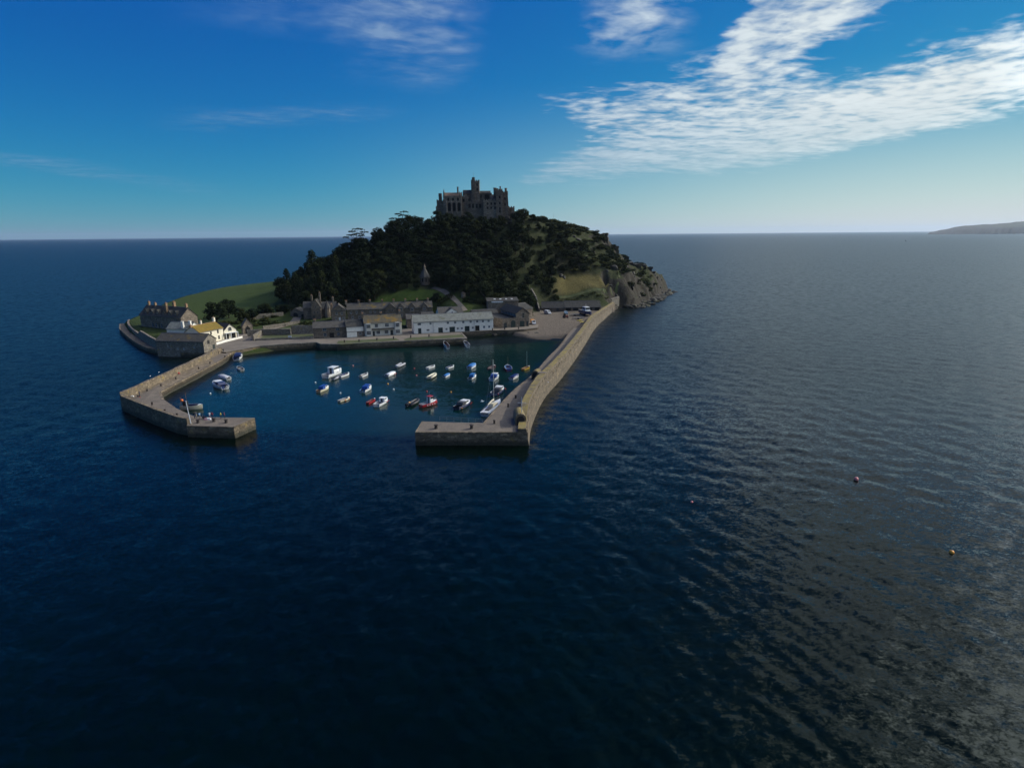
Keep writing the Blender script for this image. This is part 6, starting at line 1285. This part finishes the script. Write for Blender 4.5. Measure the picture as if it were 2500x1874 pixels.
buoy(2090, 1171, .42, 'buoy_pink', 'pink buoy floating out at sea, upper of the two right of the pier'); buoy(1689, 1226, .22, 'buoy_pink', 'tiny pale pink buoy alone right of the pier head'); buoy(2323, 1350, .36, 'buoy_orange', 'orange buoy alone near the right edge of the sea')
# far boats
def far_boat(px, py, Y, label, sail):
    p = G(px, py, 0); k = Y / p.y; t = thing('distant_sailboat' if sail else 'distant_motorboat', label, 'boat', (p.x * k, Y, 0), R(20) if sail else 0)
    L = 11 if sail else 15; hull_mesh(L, L * .3, L * .1, 0, 0).build('hull', ['interior_dark' if sail else 'gel_white', 'gel_grey', 'gel_white'], t)
    if sail:
        m = MB(); m.tube([(0, 0, 0), (0, 0, 14)], .15, 6); m.build('mast', 'spar', t); m = MB(); m.prism_y([(-.3, 2), (-4.5, 2.2), (-.3, 10)], -.06, .06); m.build('sail', 'cover_grey', t)
    else:
        m = MB(); m.box(-4, 2.5, -1.6, 1.6, 1, 4.2); m.build('wheelhouse', 'boat_black', t); m = MB(); m.tube([(-1, 0, 4), (-1, 0, 8.5)], .2, 6); m.build('mast', 'boat_black', t)
far_boat(2212, 584, 3000, 'tiny dark sailing boat far out below the headland', True); far_boat(81, 586, 6000, 'tiny white motor boat on the left horizon', False)

# ------------------------------------------------------------------ vehicles in the yard
for nm, c in (('van_white', (.62, .64, .66)), ('van_orange', (.70, .28, .02)), ('car_blue', (.22, .32, .40)), ('tractor_red', (.20, .025, .02)), ('kayak_yellow', (.55, .42, .03)), ('boat_deck', (.20, .19, .17))): paint(nm, c, .35, .04)
def van(name, label, px, py, rz, body='van_white', rear=None, L=4.8, W_=1.9, H_=2.1, z=3.05):
    p = G(px, py, z); t = thing(name, label, 'van' if H_ > 1.8 else 'car', (p.x, p.y, hz(p.x, p.y) + .02), rz)
    pr = [(-L / 2, .35), (L / 2, .35), (L / 2, .95), (L / 2 - .75, 1.1), (L / 2 - 1.45, H_), (-L / 2 + .1, H_), (-L / 2, 1.2)]; pts = []
    m = MB(); m.prism_y(pr, -W_ / 2, W_ / 2); bd = m.build('body', body, t)
    if rear: m = MB(); m.box(-L / 2 - .02, -L / 2 + 2.6, -W_ / 2 - .02, W_ / 2 + .02, .8, H_ + .12); m.build('cargo_box', rear, t)
    for x in (-L * .31, L * .31):
        for s in (-1, 1):
            m = MB(); y = s * (W_ / 2 - .08); n = 12; vs = [(x + .34 * math.cos(k * 2 * math.pi / n), y - .11, .34 + .34 * math.sin(k * 2 * math.pi / n)) for k in range(n)]; vs += [(a, b + .22, c) for a, b, c in vs]
            m.add(vs, [tuple(range(n)), tuple(range(n, 2 * n))[::-1]] + [(k, k + n, (k + 1) % n + n, (k + 1) % n) for k in range(n)]); wl = m.build('wheel', 'rubber', t)
    m = MB(); m.add([(L / 2 - .80, -W_ * .42, 1.16), (L / 2 - .80, W_ * .42, 1.16), (L / 2 - 1.38, W_ * .40, H_ - .12), (L / 2 - 1.38, -W_ * .40, H_ - .12)], [(0, 1, 2, 3)]); o = m.build('windscreen', 'glass', t); o.location = (.03, 0, .03)
    for s in (-1, 1): m = MB(); y = s * W_ / 2; m.box(L / 2 - 2.3, L / 2 - 1.45, min(y, y + s * .02), max(y, y + s * .02), 1.15, H_ - .2); m.build('side_window', 'glass', t); m = MB(); m.box(L / 2 - .03, L / 2 + .03, s * W_ * .36 - .14, s * W_ * .36 + .14, .65, .85); m.build('headlight', 'window_white', t)
    return t
van('parked_van', 'white van parked in the yard before the low slate shed', 1337, 764.5, R(-60))
van('box_van', 'white pickup with orange cargo box parked beside the stone hall', 1301.5, 789, R(-78), rear='van_orange', L=5.0)
van('parked_car', 'pale blue car parked between the van and the boat on its cradle', 1381.5, 766, R(-85), 'car_blue', L=4.1, W_=1.75, H_=1.55)
p = G(1381, 775, 3.0); t = thing('tractor', 'small red tractor by the boat trailers', 'tractor', (p.x, p.y, hz(p.x, p.y)), R(10))
m = MB(); m.box(-.9, 1.3, -.4, .4, .6, 1.3); m.build('bonnet', 'tractor_red', t); m = MB(); m.box(-1.2, -.2, -.6, .6, 1.3, 2.4); m.build('cab', 'glass', t)
for x, r_ in ((-.9, .7), (1.0, .4)):
    for s in (-1, 1): m = MB(); m.tube([(x, s * .75 - .15, r_), (x, s * .75 + .15, r_)], r_, 12); m.build('wheel', 'rubber', t)
p = G(1430, 768, 3.0); z = hz(p.x, p.y); t = thing('amphibious_boat', 'large white and navy passenger boat standing on wheels in the yard', 'boat', (p.x, p.y, z), R(-72))
m = MB(); m.prism([(-5.5, -2.1), (3.0, -2.1), (5.0, -1.2), (5.6, 0), (5.0, 1.2), (3.0, 2.1), (-5.5, 2.1)], 1.0, 2.4); m.build('hull', 'boat_navy', t)
m = MB(); m.prism([(-5.6, -2.2), (3.0, -2.2), (5.2, -1.2), (5.8, 0), (5.2, 1.2), (3.0, 2.2), (-5.6, 2.2)], 2.4, 2.65); m.build('deck', 'boat_deck', t)
m = MB(); m.add([(-1.5, -1.6, 2.65), (2.8, -1.5, 2.65), (2.8, 1.5, 2.65), (-1.5, 1.6, 2.65), (-1.5, -1.4, 4.7), (1.9, -1.3, 4.7), (1.9, 1.3, 4.7), (-1.5, 1.4, 4.7)], [(0, 1, 5, 4), (1, 2, 6, 5), (2, 3, 7, 6), (3, 0, 4, 7), (4, 5, 6, 7)]); cb = m.build('cabin', 'gel_white', t)
m = MB(); m.add([(2.62, -1.35, 3.3), (2.62, 1.35, 3.3), (2.08, 1.25, 4.45), (2.08, -1.25, 4.45)], [(0, 1, 2, 3)]); m.build('windscreen', 'glass', cb)
for s in (-1, 1): m = MB(); y = s * 1.52; m.box(-1.1, 1.8, min(y, y + s * .05), max(y, y + s * .05), 3.4, 4.3); m.build('side_window', 'glass', cb)
m = MB(); m.tube([(0, 0, 4.7), (0, 0, 6.2)], .06, 6); m.build('mast', 'gel_white', t)
for x in (-3.5, 2.2):
    for s in (-1, 1): m = MB(); m.tube([(x, s * 1.7 - .25, .6), (x, s * 1.7 + .25, .6)], .6, 12); m.build('wheel', 'rubber', t)
for px, py, lab, L in ((1403, 770, 'empty flat boat trailer left of the passenger boat', 5.0), (1412, 777, 'boat trailer with grey dinghy in front of the passenger boat', 6.0)):
    p = G(px, py, 3.0); t = thing('boat_trailer', lab, 'trailer', (p.x, p.y, hz(p.x, p.y)), R(4)); m = MB(); m.box(-L / 2, L / 2, -1, 1, .7, .95); m.build('bed', 'boat_deck', t)
    for s in (-1, 1): m = MB(); m.tube([(0, s * 1.05 - .1, .35), (0, s * 1.05 + .1, .35)], .35, 10); m.build('wheel', 'rubber', t)
    m = MB(); m.tube([(L / 2, 0, .8), (L / 2 + 1.4, 0, .5)], .06, 6); m.build('drawbar', 'rail_grey', t)
for px, py, rz, lab in ((1415, 781, 20, 'yellow kayak lying on the yard by the sea wall'), (1421, 784, 35, 'second yellow kayak nearest the sea wall steps')):
    p = G(px, py, 2.9); m = MB(); m.tube([(-1.9, 0, .25), (-1.2, 0, .2), (0, 0, .18), (1.2, 0, .2), (1.9, 0, .28)], [.03, .24, .33, .24, .03], 8); o = m.build('kayak', 'kayak_yellow', None, True); o.location = (p.x, p.y, hz(p.x, p.y) + .05); o.rotation_euler = (0, 0, R(rz)); tag(o, lab, 'kayak', 'kayaks in the yard')

# ------------------------------------------------------------------ people
for nm, c in (('skin', (.42, .25, .18)), ('hair', (.04, .025, .015)), ('cloth_black', (.015, .015, .018)), ('cloth_navy', (.02, .03, .08)), ('cloth_yellow', (.65, .42, .02)), ('cloth_maroon', (.20, .02, .035)), ('cloth_white', (.68, .68, .66)), ('cloth_blue', (.30, .48, .65)), ('cloth_grey', (.18, .18, .2)), ('cloth_red', (.45, .03, .03)), ('cloth_tan', (.32, .24, .15)), ('cloth_pink', (.5, .25, .28))): paint(nm, c, .9, .08, 4)
def body_mesh(pose, top, legs):
    """one continuous skinned figure, feet at z = 0, facing +x"""
    if pose == 'sit':
        J = dict(pel=(0, 0, .22), che=(-.08, 0, .55), nec=(-.06, 0, .74), hd=(-.02, 0, .84), ht=(0, 0, .97), kL=(.42, .12, .42), kR=(.42, -.12, .38), fL=(.55, .12, .06), fR=(.62, -.12, .06), tL=(.70, .12, .05), tR=(.77, -.12, .05), hL=(0, .1, .2), hR=(0, -.1, .2), sL=(-.08, .2, .68), sR=(-.08, -.2, .68), eL=(.08, .27, .46), eR=(.08, -.27, .46), wL=(.32, .2, .45), wR=(.32, -.2, .44), mL=(.40, .17, .45), mR=(.40, -.17, .44))
    else:
        st = .16 if pose == 'walk' else .02
        J = dict(pel=(0, 0, .95), che=(.01, 0, 1.25), nec=(.01, 0, 1.48), hd=(.03, 0, 1.58), ht=(.03, 0, 1.72), kL=(st + .03, .1, .5), kR=(-st * .3 + .02, -.1, .5), fL=(st * 1.2, .1, .07), fR=(-st * 1.6, -.1, .07), tL=(st * 1.2 + .17, .11, .03), tR=(-st * 1.6 + .17, -.11, .03), hL=(0, .1, .9), hR=(0, -.1, .9), sL=(0, .2, 1.42), sR=(0, -.2, 1.42),
                 eL=(-.03 - st * .4, .27, 1.13), eR=(-.03 + st * .4, -.27, 1.13), wL=(.10 - st * .3, .27, .9), wR=(.10 + st * .3, -.27, .9), mL=(.14, .27, .80), mR=(.14, -.27, .80))
        if pose == 'reach': J.update(eR=(.16, -.26, 1.2), wR=(.40, -.2, 1.25), mR=(.49, -.18, 1.27), eL=(.16, .26, 1.2), wL=(.38, .18, 1.2), mL=(.47, .16, 1.22))
    rad = dict(pel=.145, che=.155, nec=.058, hd=.085, ht=.075, kL=.065, kR=.065, fL=.045, fR=.045, tL=.035, tR=.035, hL=.10, hR=.10, sL=.07, sR=.07, eL=.045, eR=.045, wL=.032, wR=.032, mL=.035, mR=.035)
    names = list(J); E_ = [('pel', 'che'), ('che', 'nec'), ('nec', 'hd'), ('hd', 'ht'), ('pel', 'hL'), ('hL', 'kL'), ('kL', 'fL'), ('fL', 'tL'), ('pel', 'hR'), ('hR', 'kR'), ('kR', 'fR'), ('fR', 'tR'), ('che', 'sL'), ('sL', 'eL'), ('eL', 'wL'), ('wL', 'mL'), ('che', 'sR'), ('sR', 'eR'), ('eR', 'wR'), ('wR', 'mR')]
    me = bpy.data.meshes.new('body_src'); me.from_pydata([J[n] for n in names], [(names.index(a), names.index(b)) for a, b in E_], []); o = bpy.data.objects.new('body_src', me); COL.objects.link(o)
    md = o.modifiers.new('s', 'SKIN'); o.modifiers.new('u', 'SUBSURF').levels = 1
    for i, n in enumerate(names): v = me.skin_vertices[0].data[i]; v.radius = (rad[n], rad[n]); v.use_root = n == 'pel'
    dg = bpy.context.evaluated_depsgraph_get(); out = bpy.data.meshes.new_from_object(o.evaluated_get(dg)); bpy.data.objects.remove(o)
    for mt in (top, legs, 'skin', 'hair', 'cloth_black'): out.materials.append(M[mt])
    zw, zn, zh = J['pel'][2] + .02, J['nec'][2] + .03, J['hd'][2] + .06
    for p_ in out.polygons:
        c = p_.center; arm = abs(c.y) > .215 and pose != 'sit'
        if c.z > zh or (c.z > zn + .05 and c.x < J['hd'][0] - .02): p_.material_index = 3
        elif c.z > zn: p_.material_index = 2
        elif arm: p_.material_index = 2 if c.z < J['wL'][2] + .02 and pose != 'reach' else 0
        elif c.z > zw or (pose == 'sit' and c.x < .05): p_.material_index = 0
        elif c.z < .09 and pose != 'sit': p_.material_index = 4
        else: p_.material_index = 1
        p_.use_smooth = True
    out.name = 'person'; return out
def person(px, py, z, pose, top, legs, rz, label, group='people on the left pier'):
    p = G(px, py, z); o = link('person', body_mesh(pose, top, legs), None, (p.x, p.y, z + .015), R(rz)); return tag(o, label, 'person', group)
person(540, 1021, HZ, 'stand', 'cloth_yellow', 'cloth_black', 200, 'person in yellow top and black trousers standing on the pier head')
person(548.5, 1021, HZ, 'stand', 'cloth_maroon', 'cloth_black', 30, 'person in maroon jacket with dark trousers right of the one in yellow')
person(512.5, 1021.5, HZ, 'reach', 'cloth_white', 'cloth_pink', 110, 'person in white top fishing with a rod on the pier head')
person(519, 1020.5, HZ, 'stand', 'cloth_maroon', 'cloth_navy', 80, 'person in dark red top right of the angler in white')
person(475, 1021, HZ, 'stand', 'cloth_black', 'cloth_navy', 60, 'person in black nearest the white pole')
person(479.5, 1020, HZ, 'walk', 'cloth_grey', 'cloth_tan', 40, 'person in grey top between the figure in black and the one in light blue')
person(488, 1022, HZ, 'reach', 'cloth_blue', 'cloth_tan', 120, 'person in light blue shirt bending at the pier edge')
person(496, 1022.5, HZ, 'sit', 'cloth_black', 'cloth_navy', 70, 'person in dark clothes sitting on the pier head')
person(501, 1022.5, HZ, 'sit', 'cloth_navy', 'cloth_black', 100, 'second seated person beside the gear on the pier head')
person(337, 970, LZ + .3, 'sit', 'cloth_black', 'cloth_red', 0, 'person in black with red trousers sitting at the bend of the left pier')
person(341.5, 968, LZ + .3, 'stand', 'cloth_navy', 'cloth_black', 200, 'person in navy standing at the bend of the left pier')
person(437, 914, LZ, 'sit', 'cloth_red', 'cloth_grey', -30, 'person in red sitting halfway along the left pier')
person(534.5, 864.5, LZ, 'walk', 'cloth_tan', 'cloth_black', -100, 'person in tan jacket walking off the landward end of the left pier')
person(545.5, 860.5, LZ, 'walk', 'cloth_black', 'cloth_navy', 80, 'person in dark clothes walking towards the white house')
p = G(512.5, 1021.5, HZ); m = MB(); m.tube([(0, 0, 0), (-.7, 1.2, 2.4)], [.025, .01], 5); o = m.build('fishing_rod', 'boat_black'); o.location = (p.x - .1, p.y + .35, HZ + 1.15); tag(o, 'thin fishing rod held by the angler in white', 'fishing rod')
for px, py, w_, mt, lab in ((503, 1024.5, .5, 'cloth_pink', 'pink bag lying on the pier head by the seated people'), (510, 1024, .6, 'cloth_white', 'white bag lying on the pier head by the angler'), (323, 968, .45, 'cloth_white', 'white bag in the corner of the left pier'), (431, 913, .4, 'cloth_white', 'white bag beside the person in red')):
    z = HZ if py > 1000 else LZ + (.2 if px < 330 else 0); p = G(px, py, z); m = MB(); m.add([(-w_, -w_ * .5, 0), (w_, -w_ * .5, 0), (w_, w_ * .5, 0), (-w_, w_ * .5, 0), (-w_ * .7, -w_ * .3, w_ * .7), (w_ * .6, -w_ * .3, w_ * .6), (w_ * .6, w_ * .3, w_ * .65), (-w_ * .7, w_ * .3, w_ * .7)], [(0, 3, 2, 1), (4, 5, 6, 7), (0, 1, 5, 4), (1, 2, 6, 5), (2, 3, 7, 6), (3, 0, 4, 7)])
    o = m.build('bag', mt); o.location = (p.x, p.y, z + .02); tag(o, lab, 'bag')
# gulls
def gull(loc, rz, label, flying=True, s=1.0):
    t = thing('gull', label, 'bird', loc, rz); t.scale = (s, s, s); m = MB(); m.tube([(-.32, 0, 0), (-.15, 0, .02), (.08, 0, .03), (.22, 0, .07), (.32, 0, .08), (.38, 0, .07)], [.02, .07, .085, .06, .045, .01], 8); b_ = m.build('body', 'gel_white', t, True)
    for sd_ in (-1, 1):
        m = MB()
        if flying: m.add([(.12, sd_ * .05, .06), (-.1, sd_ * .05, .05), (.16, sd_ * .4, .16), (-.04, sd_ * .38, .15), (-.05, sd_ * .78, .08)], [(0, 1, 3, 2), (2, 3, 4)])
        else: m.add([(.1, sd_ * .08, .07), (-.35, sd_ * .05, .03), (-.1, sd_ * .10, -.03)], [(0, 1, 2)])
        m.build('wing', 'gel_grey', t)
gull(D(1177, 980, 150), R(15), 'white gull flying over the harbour left of the yacht', s=1.5)
for px, py, lab in ((367, 919, 'gull perched on the sea side parapet, lower of two'), (388, 909.5, 'gull perched on the sea side parapet, upper of two'), (1338, 934, 'gull perched on the outer face of the right parapet')): p = G(px, py, 4.4 if px < 1000 else 6.3); gull((p.x, p.y, p.z + .12), R(100), lab, False, 1.2)

# ------------------------------------------------------------------ far headland
def headland():
    Y = 8000; prof = [(2266, 0), (2280, 1.5), (2300, 6), (2318, 9.5), (2336, 13.5), (2352, 16.5), (2375, 17.5), (2410, 19.5), (2445, 21.5), (2470, 24), (2500, 25.5), (2560, 27), (2660, 26), (2800, 29), (2950, 24)]
    k = Y / FPX; m = MB(); n = 10; vs = []; xs = np.arange(2262, 2950, 4); 
    hs_ = np.interp(xs, [a for a, b in prof], [b for a, b in prof]) + fbm(xs / 14.0, xs * 0 + 2, 4, 5) * 3.0 * np.clip((xs - 2266) / 40, 0, 1)
    for x, h in zip(xs, hs_):
        X_ = (x - 1250) * k * .975; H_ = max(0, (h + 5.0) * k) if x > 2268 else 0
        for j in range(n):
            t = j / (n - 1); e = math.sin(t * math.pi / 2) ** .55; yy = Y - 60 + 1100 * t + float(vnoise(np.array(x / 6.0), np.array(j * 1.3), 3)) * 60; vs.append((X_ * yy / Y, yy, -4 + (H_ + 4) * e))
    me = grid_mesh('headland', np.array(vs), len(xs), n); m_, t, b = new_mat('headland_ground'); p_ = world_pos(t); z = separate(p_)[2]
    f = noise(p_, .004, 5, .6); f2 = noise(p_, .02, 4); c = mix(t, f.step(.4, .6), (.025, .028, .015), (.045, .052, .02)); c = mix(t, (z + (f2 - .5) * 40).step(75., 95.) * .8, (.025, .025, .02), c); t.links.new(c.s, b.inputs['Base Color']); b.inputs['Roughness'].default_value = 1
    me.materials.append(m_); tag(link('headland', me), kind='structure')
    for px, s in ((2375, 14), (2395, 9), (2420, 7), (2452, 6)):
        o = link('skerry', ROCKS[1], None, ((px - 1250) * k * 1.0, Y - 160, -1)); o.scale = (s * 5, s * 2, s); tag(o, {2375: 'largest dark skerry below the far headland', 2395: 'second skerry from the left below the headland', 2420: 'third low skerry below the headland', 2452: 'rightmost tiny skerry below the headland'}[px], 'rock', 'skerries below the headland')
headland()

# ------------------------------------------------------------------ haze over the sea
hb = MB(); hb.box(-41000, 41000, -41000, 41000, -8, 330); ho = hb.build('haze', 'lead'); tag(ho, kind='stuff')
hm_, ht_, hbs = new_mat('haze_air'); ht_.nodes.remove(hbs)
pv = ht_.nodes.new('ShaderNodeVolumePrincipled'); pv.inputs['Color'].default_value = (0.64, 0.80, 1.0, 1); pv.inputs['Density'].default_value = HAZE; pv.inputs['Anisotropy'].default_value = 0.3
ht_.links.new(pv.outputs[0], ht_.nodes['Material Output'].inputs['Volume']); ho.data.materials.clear(); ho.data.materials.append(hm_)
